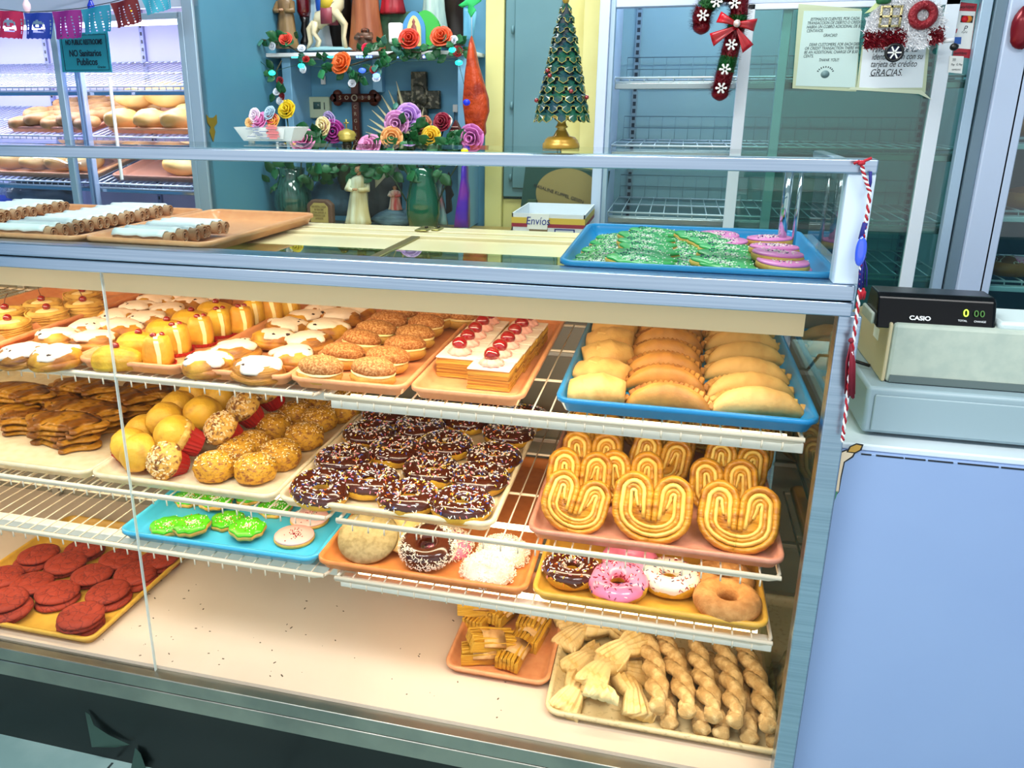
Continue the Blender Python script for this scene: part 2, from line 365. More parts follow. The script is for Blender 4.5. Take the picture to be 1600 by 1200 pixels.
# wire shelves
def wire_shelf(x0, x1, y0, y1, z, label, lipped=True, pitch=0.032, end='round'):
    t = thing('wire_shelf', label, 'shelf', (0, 0, 0), 0, None)
    fr = MB()
    zt = z - 0.006
    fr.tube([(x0, y0-0.004, z-0.002), (x1, y0-0.004, z-0.002)], 0.0042, 8)
    c = 0.02
    fr.tube([(x0, y0, zt-0.003), (x1-c, y0, zt-0.003), (x1-0.006, y0+0.006, zt-0.003), (x1, y0+c, zt-0.003), (x1, y1, zt-0.003), (x0, y1, zt-0.003), (x0, y0, zt-0.003)], 0.0035, 8)
    for k in (0.33, 0.66): fr.tube([(x0, y0+(y1-y0)*k, zt-0.004), (x1, y0+(y1-y0)*k, zt-0.004)], 0.003, 6)
    fr.build('shelf_frame', WHITE, t)
    w = MB(); n = int((x1-x0)/pitch)
    for i in range(1, n):
        x = x0 + (x1-x0)*i/n
        w.tube([(x, y1, zt), (x, y0+0.003, zt), (x, y0-0.0035, z-0.010), (x, y0-0.003, z-0.023)], 0.0017, 5)
    w.build('cross_wires', WHITE, t, kind='stuff')
    return t
xs = -0.615
wire_shelf(X0+0.01, xs-0.012, 1.292, 1.92, S1, 'long white wire shelf at the upper left of the case, under iced danishes')
wire_shelf(xs+0.012, 0.232, 1.292, 1.92, S1, 'white wire shelf at the upper right, carrying the napoleon slices and turnovers')
wire_shelf(X0+0.01, xs-0.012+0.01, 1.292, 1.92, S2, 'white wire shelf in the middle left, under pig cookies and muffins')
wire_shelf(xs+0.012+0.01, 0.225, 1.292, 1.92, S2, 'white wire shelf in the middle right, under sprinkled donuts and palmiers')
wire_shelf(X0+0.01, xs-0.012, 1.292, 1.92, S3, 'mostly bare white wire shelf at the lower left with the light blue tray')
wire_shelf(xs+0.012, 0.225, 1.292, 1.92, S3, 'white wire shelf at the lower right, lowest one under four big donuts')

# ------------------------------------------------------------------ trays
TAN = mat('tan_tray_plastic', '#e0a070', 0.32, col2='#d99566', scale=60)
ORG = mat('orange_tray_plastic', '#dd8a48', 0.3, col2='#d48040', scale=50)
ROSE = mat('rose_tray_plastic', '#c98a70', 0.3, col2='#c08068', scale=50)
IVORY = mat('ivory_tray_plastic', '#eadcb8', 0.35, col2='#e2d0a6', scale=50)
BLUT = mat('blue_tray_plastic', '#1583bf', 0.28)
CYAN = mat('light_blue_tray_plastic', '#45b4dc', 0.3)
YELT = mat('yellow_tray_plastic', '#dcab42', 0.32, col2='#d4a23a', scale=50)
BEIGE = mat('beige_tray_plastic', '#dccb9c', 0.35, col2='#b5a273', scale=90, thr=(0.55, 0.72))
def tray(x0, x1, y0, y1, z, m, label, h=0.022, r=0.028, rz=0, group=None):
    cx, cy = (x0+x1)/2, (y0+y1)/2; a, b = (x1-x0)/2, (y1-y0)/2; s = h*0.55
    L = []
    for ins, zz in ((s, 0.0), (0.005, h-0.009), (-0.001, h-0.007), (-0.001, h), (0.002, h+0.0015), (0.007, h+0.001), (0.009, h-0.004), (s+0.006, 0.004), (s+0.014, 0.0028)):
        L.append(rrect(-a+ins, a-ins, -b+ins, b-ins, max(r-ins, 0.006), zz))
    o = MB().loft(L).build('tray', m, None); o.location = (cx, cy, z); o.rotation_euler = (0, 0, rz)
    for p in o.data.polygons: p.use_smooth = len(p.vertices) < 6
    return tag(o, label, 'tray', group)
def tray_px(pl, pr, zf, depth, m, label, y0=1.302, **k):
    """front left and right corner pixels of the rim; zf = standing height"""
    zr = zf+0.022; a = atZ(pl[0], pl[1], zr); b = atZ(pr[0], pr[1], zr)
    ya = a.y if y0 is None else y0
    xa = atY(pl[0], pl[1], ya).x; xb = atY(pr[0], pr[1], ya).x
    tray(xa, xb, ya, ya+depth, zf, m, label, **k); return (xa, xb, ya, ya+depth)
T = {}
T['1a'] = tray(-1.70, -1.385, 1.302, 1.90, S1, TAN, 'tan tray with cherry topped danishes at the far left of the top shelf')
T['1b'] = tray_px((-60, 552), (114, 562), S1, 0.6, TAN, 'tan tray of iced raisin danishes left of the cherry slices')
T['1c'] = tray_px((116, 563), (277, 576), S1, 0.6, TAN, 'narrow tan tray holding yellow cake slices with cherries')
T['1d'] = tray_px((274, 577), (447, 585), S1, 0.6, TAN, 'tan tray of iced danishes between cake slices and sugared buns')
T['1e'] = tray_px((448, 588), (631, 604), S1, 0.6, TAN, 'tan tray of sugared filled buns on the top shelf')
T['1f'] = tray_px((637, 596), (816, 620), S1, 0.6, TAN, 'tan tray holding two rows of napoleon slices')
T['1g'] = tray_px((867, 626), (1284, 654), S1, 0.6, BLUT, 'large blue tray filled with baked turnovers', h=0.026)
T['2a'] = tray_px((-280, 650), (130, 709), S2, 0.6, IVORY, 'ivory tray stacked with pig shaped cookies')
T['2b'] = tray_px((132, 712), (424, 752), S2, 0.6, IVORY, 'ivory tray heaped with muffins')
T['2c'] = tray_px((430, 776), (770, 821), S2, 0.6, IVORY, 'ivory tray of chocolate sprinkled donuts')
T['2d'] = tray_px((823, 833), (1227, 884), S2, 0.6, ROSE, 'rose brown tray of standing palmier pastries')
T['3a'] = tray_px((183, 838), (490, 865), S3, 0.6, CYAN, 'light blue tray of green iced cookies on the bare shelf')
T['3b'] = tray_px((492, 887), (822, 924), S3, 0.6, ORG, 'orange tan tray with coconut donuts and flat half moon cookies')
T['3c'] = tray_px((830, 920), (1203, 974), S3, 0.6, YELT, 'yellow tray holding four assorted large donuts')
T['4a'] = tray(atZ(130, 1011, SB+0.022).x-0.47, atZ(130, 1011, SB+0.022).x, 1.305, 1.80, SB, YELT, 'yellow tray of red crackle cookies at the bottom left')
T['4b'] = tray_px((693, 1044), (857, 1061), SB, 0.42, TAN, 'small tan tray of puff pastry sticks on the bottom deck', y0=1.425)
T['4c'] = tray_px((850, 1108), (1231, 1172), SB, 0.55, BEIGE, 'speckled beige tray of bow pastries and sugar twists', y0=1.345)

T['5r'] = tray_px((872, 417), (1312, 435), DK+0.002, 0.455, BLUT, 'blue tray on top of the case with green and pink iced cookies', h=0.026)
T['5a'] = tray(-1.105, -0.825, 1.312, 1.765, DK+0.006, TAN, 'half empty tan tray on top of the case, nearest the gap', rz=-0.03)
T['5b'] = tray(-1.385, -1.115, 1.312, 1.765, DK+0.006, TAN, 'middle tan tray of iced rolls on top of the case', rz=-0.01)
T['5c'] = tray(-1.665, -1.395, 1.312, 1.765, DK+0.006, TAN, 'left tan tray of iced rolls on top of the case')
# ------------------------------------------------------------------ pastry materials
DOUGH = mat('golden_dough', '#cc9a2c', 0.5, col2='#96581a', scale=22, bump=0.5, bscale=50)
PALE = mat('pale_dough', '#dab458', 0.6, col2='#b88a34', scale=25, bump=0.4, bscale=80)
YELLOW = mat('yellow_custard_cake', '#d8ac2a', 0.5, col2='#b8851c', scale=25, bump=0.3, bscale=120)
FLAKY = mat('flaky_brown_pastry', '#b87e2c', 0.45, col2='#64340e', scale=18, bump=0.7, bscale=40, stretch=(1, 1, 5))
CHOC = mat('chocolate_icing', '#45190a', 0.16, coat=0.5)
PINKI = mat('pink_icing', '#e884a8', 0.25, coat=0.4)
WHITEI = mat('white_icing', '#ece0d0', 0.35, col2='#d8c4a8', scale=30, thr=(0.55, 0.8), bump=0.3, bscale=60)
CREAMF = mat('pale_cream_filling', '#f6e6a6', 0.45)
CHERRY = mat('glazed_cherry', '#860610', 0.08, coat=1.0)
RAISIN = mat('raisin', '#2a1614', 0.5)
REDP = mat('red_baking_paper', '#b01c18', 0.5)
SUGB = mat('sugared_brown_crust', '#96581e', 0.75, col2='#d8a466', scale=260, thr=(0.42, 0.70), bump=0.3, bscale=300)
COCO = mat('coconut_shreds', '#fbf3e2', 0.6)
SPR = [mat('sprinkle_white', '#fffaf0', 0.3), mat('sprinkle_pink', '#f08aa0', 0.3), mat('sprinkle_orange', '#f08030', 0.3), mat('sprinkle_blue', '#3a64c8', 0.3), mat('sprinkle_yellow', '#f6d850', 0.3)]
DARKSPR = [mat('sprinkle_red', '#8a1a28', 0.3), mat('sprinkle_navy', '#28306a', 0.3), mat('sprinkle_white', '#fffaf0', 0.3)]

def sprinkles(parent, f, n, ms, L=0.0055, w=0.0013, seed=0, name='sprinkles'):
    """f(rng) -> point, normal on the icing; short rods scattered over it"""
    r = random.Random(seed); m = MB()
    for i in range(n):
        p, nn = f(r); nn = nn.normalized(); a = nn.orthogonal().normalized(); a = Matrix.Rotation(r.uniform(0, 2*PI), 3, nn) @ a; b = nn.cross(a)
        m.m = r.choices(range(len(ms)), [5]+[1]*(len(ms)-1))[0]
        p = p + nn*w*0.4; h = L/2
        vs = [p+a*sx*h+b*sy*w/2+nn*sz*w/2 for sz in (-1, 1) for sy in (-1, 1) for sx in (-1, 1)]
        m.add(vs, [(0, 2, 3, 1), (4, 5, 7, 6), (0, 1, 5, 4), (2, 6, 7, 3), (0, 4, 6, 2), (1, 3, 7, 5)])
    return m.build(name, ms, parent, smooth=False, kind='stuff')
def icing_ring(R, r, sz, seed, lo=0.0, amp=0.45, n=48, m=10):
    mb = MB(); vs = []
    for i in range(n):
        A = 2*PI*i/n; q = noise.noise(Vector((cos(A)*2.2+seed*7, sin(A)*2.2, seed)))
        b0 = -lo - amp*q; b1 = PI + lo*0.4
        for j in range(m+1):
            B = b0+(b1-b0)*j/m; edge = 0.0 if 0 < j < m else -0.0018
            rr = R+(r+0.0016+edge)*cos(B); vs.append((rr*cos(A), rr*sin(A), r*sz+(r*sz+0.0016+edge)*sin(B)))
    fs = [(i*(m+1)+j, ((i+1) % n)*(m+1)+j, ((i+1) % n)*(m+1)+j+1, i*(m+1)+j+1) for i in range(n) for j in range(m)]
    return mb.add(vs, fs)
def donut(icing, seed, label, R=0.040, r=0.0215, sz=0.92, spr=None, ns=170, dough=None):
    t = thing('donut', label, 'donut')
    MB().torus((0, 0, r*sz), R, r, 40, 16, sz, 0.05, seed).build('dough_ring', dough or YELLOW, t)
    if icing:
        ic = icing_ring(R, r, sz, seed).build('icing', icing, t)
        if spr:
            def f(q):
                A = q.uniform(0, 2*PI); B = q.uniform(0.05, PI*0.95)
                return Vector(((R+(r+.0016)*cos(B))*cos(A), (R+(r+.0016)*cos(B))*sin(A), r*sz+(r*sz+.0016)*sin(B))), Vector((cos(B)*cos(A), cos(B)*sin(A), sin(B)))
            sprinkles(ic, f, ns, spr, seed=seed)
    return t
def top(px, py, zf, h): return atZ(px, py, zf+h)
def jit(a=0.0): return R_.uniform(-a, a)

# ---- chocolate sprinkled donuts, middle shelf
ch = [Kind(donut(CHOC, k, 'chocolate sprinkled donut', spr=SPR, ns=230)) for k in range(3)]

rows = [('front row', [(500, 757), (578, 746), (638, 771), (722, 782)]), ('second row', [(537, 712), (674, 729), (750, 742)]),
        ('third row', [(576, 673), (618, 700), (697, 690), (772, 710)]), ('fourth row', [(604, 644), (656, 664), (729, 652), (795, 672)]), ('row under the shelf above', [(668, 638), (762, 640), (820, 648)])]
i = 0
for rn, pts in rows:
    for k, (px, py) in enumerate(pts):
        p = top(px, py, S2, 0.034); zz = S2+0.004; rx = ry = 0
        if rn == 'front row' and k == 0: rx = 0.15
        kinds_put(ch, i, (p.x, p.y, zz), (rx, ry, jit(3)), 'chocolate donut with sprinkles in the %s, %s from left' % (rn, ORD[k]), 'chocolate sprinkled donuts'); i += 1

# ---- four (six) big donuts on the yellow tray, lowest shelf
def big(px, py, ic, spr, label, seed, ns=0, dough=None, tilt=0.0, R=0.036, r=0.021):
    d = donut(ic, seed, label, R, r, 0.9, spr, ns, dough); p = top(px, py, S3, 0.036)
    d.location = (p.x, p.y, S3+0.004+0.02*abs(tilt)); d.rotation_euler = (tilt, 0, seed); return d
big(893, 882, CHOC, SPR, 'chocolate donut with pale sprinkles, leftmost on the yellow tray', 11, 190)
big(967, 903, PINKI, DARKSPR, 'pink iced donut with dark specks on the yellow tray', 12, 120, tilt=0.12)
big(1047, 894, WHITEI, DARKSPR, 'white iced donut with dark specks on the yellow tray', 13, 120)
big(1137, 930, None, None, 'plain sugared brown donut at the right front of the yellow tray', 14, dough=mat('cinnamon_sugar_dough', '#b07a3e', 0.8, col2='#c99556', scale=60, bump=0.4, bscale=240), R=0.039, r=0.023)
big(985, 868, PINKI, None, 'pink iced donut half hidden behind the front pink donut', 15)
big(1132, 894, None, None, 'plain sugared donut half hidden behind the front sugared donut', 16, dough=_M['cinnamon_sugar_dough'])

# ---- irregular icing caps
def cap(mb, rx, ry, h, z, seed, amp=0.22, n=30, drip=0.004, c=(0, 0)):
    loops = []
    for k, (s, zz) in enumerate(((1.0, -drip), (1.02, 0.0), (0.93, h*0.45), (0.7, h*0.8), (0.35, h), (0.05, h*1.03))):
        L = []
        for j in range(n):
            A = 2*PI*j/n; q = 1+amp*noise.noise(Vector((cos(A)*1.8+seed*3.3, sin(A)*1.8, seed*1.7)))*(1 if k < 3 else 0.5)
            d = drip*1.5*max(0, noise.noise(Vector((cos(A)*3+seed, sin(A)*3, 9)))) if k < 2 else 0
            L.append((c[0]+rx*s*q*cos(A), c[1]+ry*s*q*sin(A), z+zz-d+h*0.15*noise.noise(Vector((cos(A)*3*s, sin(A)*3*s, seed)))))
        loops.append(L)
    return mb.loft(loops)
def iced_danish(seed, label='iced danish'):
    t = thing('iced_danish', label, 'danish'); m = MB()
    w = lambda a, z: 1+0.05*noise.noise(Vector((cos(2*PI*a)*2+seed*3, sin(2*PI*a)*2, z*120)))+0.03*sin(2*PI*a*4)
    m.lathe([(0.02, 0), (0.046, 0.002), (0.051, 0.008), (0.047, 0.013), (0.051, 0.018), (0.047, 0.023), (0.046, 0.029), (0.036, 0.036), (0.005, 0.039)], 30, (0, 0, 0), 1.08, 0.92, w)
    m.torus((0, 0, 0.012), 0.043, 0.010, 30, 8, 0.9, 0.1, seed)
    m.build('pastry', FLAKY if seed % 3 == 0 else DOUGH, t)
    ic = cap(MB(), 0.047, 0.041, 0.011, 0.030, seed, 0.42).build('icing', WHITEI, t)
    r = MB(); q = random.Random(seed)
    for k in range(1 if seed % 2 else 3): a = q.uniform(0, 6.28); d = q.uniform(0.02, 0.044); r.blob((d*cos(a), d*sin(a)*0.9, 0.040-d*0.15), (0.0065, 0.0045, 0.004), k, 0.5, 2, 8, 6)
    r.build('raisins', RAISIN, ic)
    return t
idn = [Kind(iced_danish(k)) for k in range(4)]
pb = [(34, 538), (84, 541), (88, 513), (148, 517), (138, 499), (188, 499), (180, 484), (226, 487), (215, 470), (262, 474), (245, 459), (296, 463), (278, 452), (330, 455)]
for k, (px, py) in enumerate(pb):
    p = top(px, py, S1, 0.045); side = 'left' if k % 2 == 0 else 'right'
    kinds_put(idn, k, (p.x, p.y, S1+0.003), (jit(.08), jit(.08), jit(3)), 'white iced danish in the %s column, %s from front, left of cake slices' % (side, ORD[k//2]), 'iced raisin danishes left of the cake slices')
pd = [(325, 551), (401, 560), (368, 533), (458, 541), (428, 514), (482, 519), (446, 499), (512, 499), (476, 485), (530, 483), (508, 473), (555, 474)]
for k, (px, py) in enumerate(pd):
    p = top(px, py, S1, 0.045); side = 'left' if k % 2 == 0 else 'right'
    kinds_put(idn, k+2, (p.x, p.y, S1+0.003), (jit(.08), jit(.08), jit(3)), 'white iced danish in the %s column beside sugared buns, %s from front' % (side, ORD[k//2]), 'iced danishes between cake slices and sugared buns')

# ---- cherry danishes, far left
def cherry_danish(seed):
    t = thing('cherry_danish', 'cherry danish', 'danish'); m = MB()
    w = lambda a, z: 1+0.04*noise.noise(Vector((cos(2*PI*a)*2+seed, sin(2*PI*a)*2, z*200)))
    m.lathe([(0.02, 0), (0.042, 0.001), (0.047, 0.012), (0.046, 0.026), (0.043, 0.036), (0.037, 0.041), (0.031, 0.039), (0.027, 0.034), (0.004, 0.033)], 32, wob=w)
    for k in range(5):
        z = 0.008+k*0.0065; m.tube([(0.0468*cos(a+k)*w(a/6.28, z), 0.0468*sin(a+k), z+0.003*sin(a*2+k)) for a in [i*2*PI/24 for i in range(25)]], 0.0022, 5)
    m.build('pastry_nest', PALE, t)
    cap(MB(), 0.027, 0.025, 0.006, 0.035, seed, 0.15, 20, 0.0).build('custard', CREAMF, t)
    c = MB().blob((0, 0, 0.047), (0.0095, 0.0095, 0.0085), seed, 0.08).build('cherry', CHERRY, t)
    if seed: MB().tube([(0, 0, 0.054), (0.004, 0.004, 0.066), (0.012, 0.006, 0.078)], 0.0008, 5).build('stem', mat('cherry_stem', '#5a2a18', 0.6), c)
    return t
cdk = [Kind(cherry_danish(k)) for k in range(2)]
for k, (px, py, d) in enumerate([(11, 495, 'nearest the glass, second from the left edge'), (7, 478, 'behind the nearest one at the left edge'), (72, 478, 'with a bare cherry in the middle of the group'), (64, 465, 'with a long cherry stem'), (129, 466, 'at the right of the group, by the iced danishes'), (128, 451, 'farthest back on the far left tray'), (-45, 508, 'cut by the left edge of the view')]):
    p = top(px, py, S1, 0.052)
    kinds_put(cdk, k if k < 4 else k+1, (p.x, p.y, S1+0.003), (0, 0, jit(3)), 'pale cherry danish, %s' % d, 'cherry danishes')

# ---- cake slices and shell cakes
def cake_slice(seed):
    t = thing('cake_slice', 'cake slice', 'cake'); m = MB()
    def lp(a, b, z, cx=0): return [(x+cx, y, zz) for x, y, zz in rrect(-a, a, -b, b, min(a, b)*0.6, z, 4)]
    m.loft([lp(0.028, 0.024, 0), lp(0.028, 0.025, 0.02), lp(0.025, 0.022, 0.048), lp(0.021, 0.018, 0.06), lp(0.010, 0.008, 0.064)])
    m.build('sponge', YELLOW if seed % 2 else mat('browned_sponge', '#cf9324', 0.5, col2='#e2b238', scale=25, bump=0.3, bscale=120), t)
    f = MB().loft([[(x*1.0+0.012, y*1.03, z) for x, y, z in L] for L in ([(0.004*sx, 0.0255*sy, 0) for sx, sy in ((-1, -1), (1, -1), (1, 1), (-1, 1))], [(0.004*sx, 0.0262*sy, 0.03) for sx, sy in ((-1, -1), (1, -1), (1, 1), (-1, 1))], [(0.005*sx-0.005, 0.022*sy, 0.054) for sx, sy in ((-1, -1), (1, -1), (1, 1), (-1, 1))], [(0.004*sx-0.010, 0.012*sy, 0.0645) for sx, sy in ((-1, -1), (1, -1), (1, 1), (-1, 1))])])
    f.build('cream_filling', CREAMF, t, smooth=False)
    MB().blob((-0.004, -0.006, 0.066), (0.007, 0.006, 0.005), seed, 0.2).blob((0.008, 0.008, 0.064), (0.006, 0.006, 0.005), seed+1, 0.2).build('cherry_pieces', CHERRY, t)
    p = MB(); n = 40
    p.loft([[((0.031+0.002*(j % 2))*cos(2*PI*j/n), (0.028+0.002*(j % 2))*sin(2*PI*j/n), 0) for j in range(n)], [((0.034+0.003*(j % 2))*cos(2*PI*j/n), (0.031+0.003*(j % 2))*sin(2*PI*j/n), 0.008) for j in range(n)]], True, False)
    p.build('paper_cup', REDP, t, smooth=False); return t
csl = [Kind(cake_slice(k)) for k in range(2)]
for k, (px, py) in enumerate([(243, 527), (273, 510), (310, 497), (340, 485), (374, 481), (395, 470), (424, 467), (450, 463)]):
    p = top(px, py, S1, 0.064)
    kinds_put(csl, k+0 if k not in (0, 1) else 0, (p.x, p.y, S1+0.004), (0, jit(.05), 0.35+jit(.15)), 'upright yellow cake slice with cream stripe, %s from the front of the row' % ORD[k], 'cake slices with cherries')
def shell_cake(seed):
    t = thing('shell_cake', 'shell cake', 'cake'); m = MB(); n, k = 40, 12; L = []
    for i in range(k+1):
        th = PI*i/k; L.append([])
        for j in range(n):
            ph = 2*PI*j/n; rib = 1+0.035*cos(ph*13); x = -cos(th)*0.05; rr = sin(th)**0.7*rib; L[-1].append((x, 0.034*rr*cos(ph)*(1-x*4), 0.015+max(-0.015, 0.030*rr*sin(ph)*(1-x*3))))
    m.loft(L).build('ridged_cake', YELLOW, t)
    MB().blob((0, -0.004, 0.047), (0.008, 0.008, 0.007), seed, 0.1).build('cherry', CHERRY, t); return t
shk = Kind(shell_cake(1))
for k, (px, py, d) in enumerate([(182, 544, 'at the very front of the slice tray'), (218, 522, 'behind the front shell cake'), (262, 502, 'third from the front, left of the slices'), (300, 487, 'fourth from the front, left of the slices'), (338, 474, 'farthest back, left of the slices')]):
    p = top(px, py, S1, 0.045); shk.put((p.x, p.y, S1+0.004), (0, 0, 0.25), 'ridged yellow shell cake with a cherry, %s' % d, 'shell cakes with cherries')

# ---- sugared buns
def bun(seed):
    t = thing('sugared_bun', 'sugared bun', 'bun')
    MB().blob((0, 0, 0.016), (0.047, 0.035, 0.019), seed, 0.08, zcut=-0.015).build('bottom_half', PALE, t)
    MB().blob((0.001, 0.001, 0.034), (0.046, 0.034, 0.019), seed+9, 0.08, zcut=-0.008).build('sugared_top', SUGB, t)
    MB().blob((0, 0, 0.025), (0.0455, 0.0345, 0.006), seed+5, 0.12).build('cream_filling', CREAMF, t); return t
bk = [Kind(bun(k)) for k in range(3)]
for k, (px, py) in enumerate([(500, 565), (582, 568), (534, 544), (604, 550), (562, 523), (632, 532), (586, 508), (648, 515), (606, 494), (666, 499), (622, 482), (680, 487), (716, 486)]):
    p = top(px, py, S1, 0.045); side = 'left' if k % 2 == 0 else 'right'
    lab = 'oval sugar dusted filled bun, %s column, %s from the front' % (side, ORD[k//2]) if k < 12 else 'sugar dusted filled bun at the back right corner of its tray'
    kinds_put(bk, k, (p.x, p.y, S1+0.003), (jit(.08), jit(.1), -0.15+jit(.25)), lab, 'sugar dusted filled buns')

# ---- napoleon slices
LAY = mat('puff_layers', '#dcb044', 0.6, col2='#96601c', scale=10, thr=(0.4, 0.6), bump=0.6, bscale=14, stretch=(0.6, 0.6, 22))
def napoleon(seed):
    t = thing('napoleon_slice', 'napoleon slice', 'pastry'); m = MB(); q = random.Random(seed)
    for k in range(9):
        e = q.uniform(-.0022, .0022); m.box(-0.040+e, 0.040-e, -0.0285, 0.0285, k*0.0042, k*0.0042+0.0034+q.uniform(0, .0012))
    m.build('puff_layers', LAY, t, smooth=False)
    MB().box(-0.0405, 0.0405, -0.0288, 0.0288, 0.0378, 0.0412).build('white_icing', mat('powdered_icing', '#f8eee4', 0.6, col2='#efe0d4', scale=60, bump=0.5, bscale=40), t, bevel=0.001)
    r = MB(); loops = []
    for z, rr in ((0.041, 0.019), (0.045, 0.023), (0.050, 0.0195), (0.055, 0.014), (0.057, 0.005)):
        loops.append([(rr*(1+0.13*cos(9*a+z*300))*cos(a), rr*(1+0.13*cos(9*a+z*300))*sin(a), z) for a in [2*PI*j/45 for j in range(45)]])
    ro = r.loft(loops).build('cream_rosette', mat('pink_cream', '#eeb4a8', 0.5), t)
    MB().blob((0, 0, 0.062), (0.0155, 0.0150, 0.0135), seed, 0.10).build('cherry', CHERRY, t); return t
nk = [Kind(napoleon(k)) for k in range(2)]
a = atZ(682, 588, S1+0.004); yl, xl = a.y+0.029, a.x+0.040
b_ = atZ(728, 607, S1+0.004); yr, xr = b_.y+0.029, b_.x+0.043
yl = max(yl, 1.36); yr = max(yr, 1.338)
for k in range(5):
    kinds_put(nk, k, (xl+0.001*k, yl+0.06*k*1.0, S1+0.004), (0, 0, -0.03), 'napoleon slice with cherry rosette, left row, %s from the front' % ORD[k], 'napoleon slices')
for k in range(6):
    kinds_put(nk, k+1, (xr+0.003*k, yr+0.06*k*1.0, S1+0.004), (0, 0, -0.03), 'napoleon slice with cherry rosette, right row, %s from the front' % ORD[k], 'napoleon slices')

# ---- turnovers in the blue tray
TURN = mat('turnover_crust', '#c0893c', 0.55, col2='#8a521c', scale=16, bump=0.8, bscale=32)
TURNL = mat('light_turnover_crust', '#d8b068', 0.6, col2='#a8742c', scale=18, thr=(0.45, 0.72), bump=0.8, bscale=32)
def halfmoon(seed, m_):
    t = thing('turnover', 'turnover', 'turnover'); mb = MB(); n, k = 28, 10; L = []
    for i in range(k+1):
        v = i/k; row = []
        for j in range(n+1):
            u = -1+2*j/n; x = 0.066*u; ymax = 0.050*math.sqrt(max(0, 1-u*u*0.96)); y = -0.014+v*ymax
            h = 0.034*math.sqrt(max(0.0, 1-u*u))*(sin(PI*min(1, v*1.05+0.12))**0.6 if v < 0.9 else 0.25) + 0.002*noise.noise(Vector((u*4, v*4, seed)))
            row.append((x, y, max(0.004, h)))
        L.append(row)
    top_ = L; bot = [[(x, y, 0.0) for x, y, z in row] for row in L]
    vs = [p for r in top_ for p in r]+[p for r in bot for p in r]; W = n+1; N = W*(k+1); fs = []
    for i in range(k):
        for j in range(n):
            fs.append((i*W+j, i*W+j+1, (i+1)*W+j+1, (i+1)*W+j)); fs.append((N+i*W+j, N+(i+1)*W+j, N+(i+1)*W+j+1, N+i*W+j+1))
    for j in range(n): fs.append((j, N+j, N+j+1, j+1)); fs.append((k*W+j, k*W+j+1, N+k*W+j+1, N+k*W+j))
    for i in range(k): fs.append((i*W, (i+1)*W, N+(i+1)*W, N+i*W)); fs.append((i*W+n, N+i*W+n, N+(i+1)*W+n, (i+1)*W+n))
    mb.add(vs, fs).build('filled_crust', m_, t)
    e = MB(); pts = []
    for j in range(17):
        u = -0.97+1.94*j/16; y = -0.014+0.051*math.sqrt(max(0, 1-u*u*0.96)); e.cbox((0.067*u, y, 0.006), (0.0085, 0.011, 0.0075), rz=-0.7+u*0.5, rx=0.3)
    e.build('crimped_edge', m_, t, bevel=0.002); return t
def wrap(seed, m_):
    t = thing('folded_pastry', 'folded pastry', 'pastry'); mb = MB(); L = []
    for i in range(13):
        u = -1+i/6; w = 0.034*(1-0.25*u*u)*(1+0.1*noise.noise(Vector((u*2, seed, 0)))); h = 0.030*(1-0.45*u*u)*(1+0.2*noise.noise(Vector((u*3, seed, 3))))
        L.append([(0.050*u, w*cos(a), max(0.0, 0.012+h*0.75*sin(a))) for a in [2*PI*j/18 for j in range(18)]])
    mb.loft(L).build('filled_crust', m_, t)
    f = MB(); f.loft([[(x, y, z) for x, y, z in ((-0.03+0.02*k, -0.034+0.004*k, 0.006), (-0.025+0.022*k, -0.012, 0.034-0.004*k*k), (-0.018+0.022*k, 0.012, 0.034-0.003*k*k), (-0.016+0.022*k, 0.034, 0.006))]+[(x, y, z) for x, y, z in ((-0.012+0.022*k, 0.034, 0.003), (-0.014+0.022*k, 0.012, 0.030), (-0.021+0.022*k, -0.012, 0.030), (-0.026+0.02*k, -0.034, 0.003))] for k in range(2)])
    f.build('folded_flap', m_, t, bevel=0.002); return t
lk = [Kind(wrap(k, TURNL)) for k in range(2)]; mk = [Kind(halfmoon(k, TURN)) for k in range(2)]; rk = [Kind(halfmoon(k+5, TURNL)) for k in range(2)]
for k, (px, py) in enumerate([(934, 607), (942, 580), (950, 552), (955, 530), (960, 511)]):
    p = top(px, py, S1, 0.025); kinds_put(lk, k, (p.x, p.y, S1+0.004), (jit(.1), jit(.1), jit(.25)), 'folded pale brown pastry in the left column of the blue tray, %s from the front' % ORD[k], 'folded pastries in the blue tray', scale=(1.0, 1.35, 1.35))
for k, (px, py) in enumerate([(1045, 616), (1040, 592), (1038, 570), (1040, 549), (1044, 529), (1048, 511)]):
    p = top(px, py, S1, 0.03); kinds_put(mk, k, (p.x, p.y, S1+0.006+0.006*(k > 0)), (0.38, 0, jit(.1)), 'browned half moon turnover in the middle column, %s from the front' % ORD[k], 'half moon turnovers, middle column', scale=(1.12, 1.4, 1.35))
for k, (px, py) in enumerate([(1182, 622), (1170, 598), (1166, 573), (1164, 548), (1160, 528), (1158, 512)]):
    p = top(px, py, S1, 0.03); o = kinds_put(rk, k, (p.x, p.y, S1+0.006), (0.2, 0, 0.12+jit(.15)), 'light crusted turnover in the right column, %s from the front' % ORD[k], 'light turnovers, right column', scale=(1.22, 1.4, 1.3))

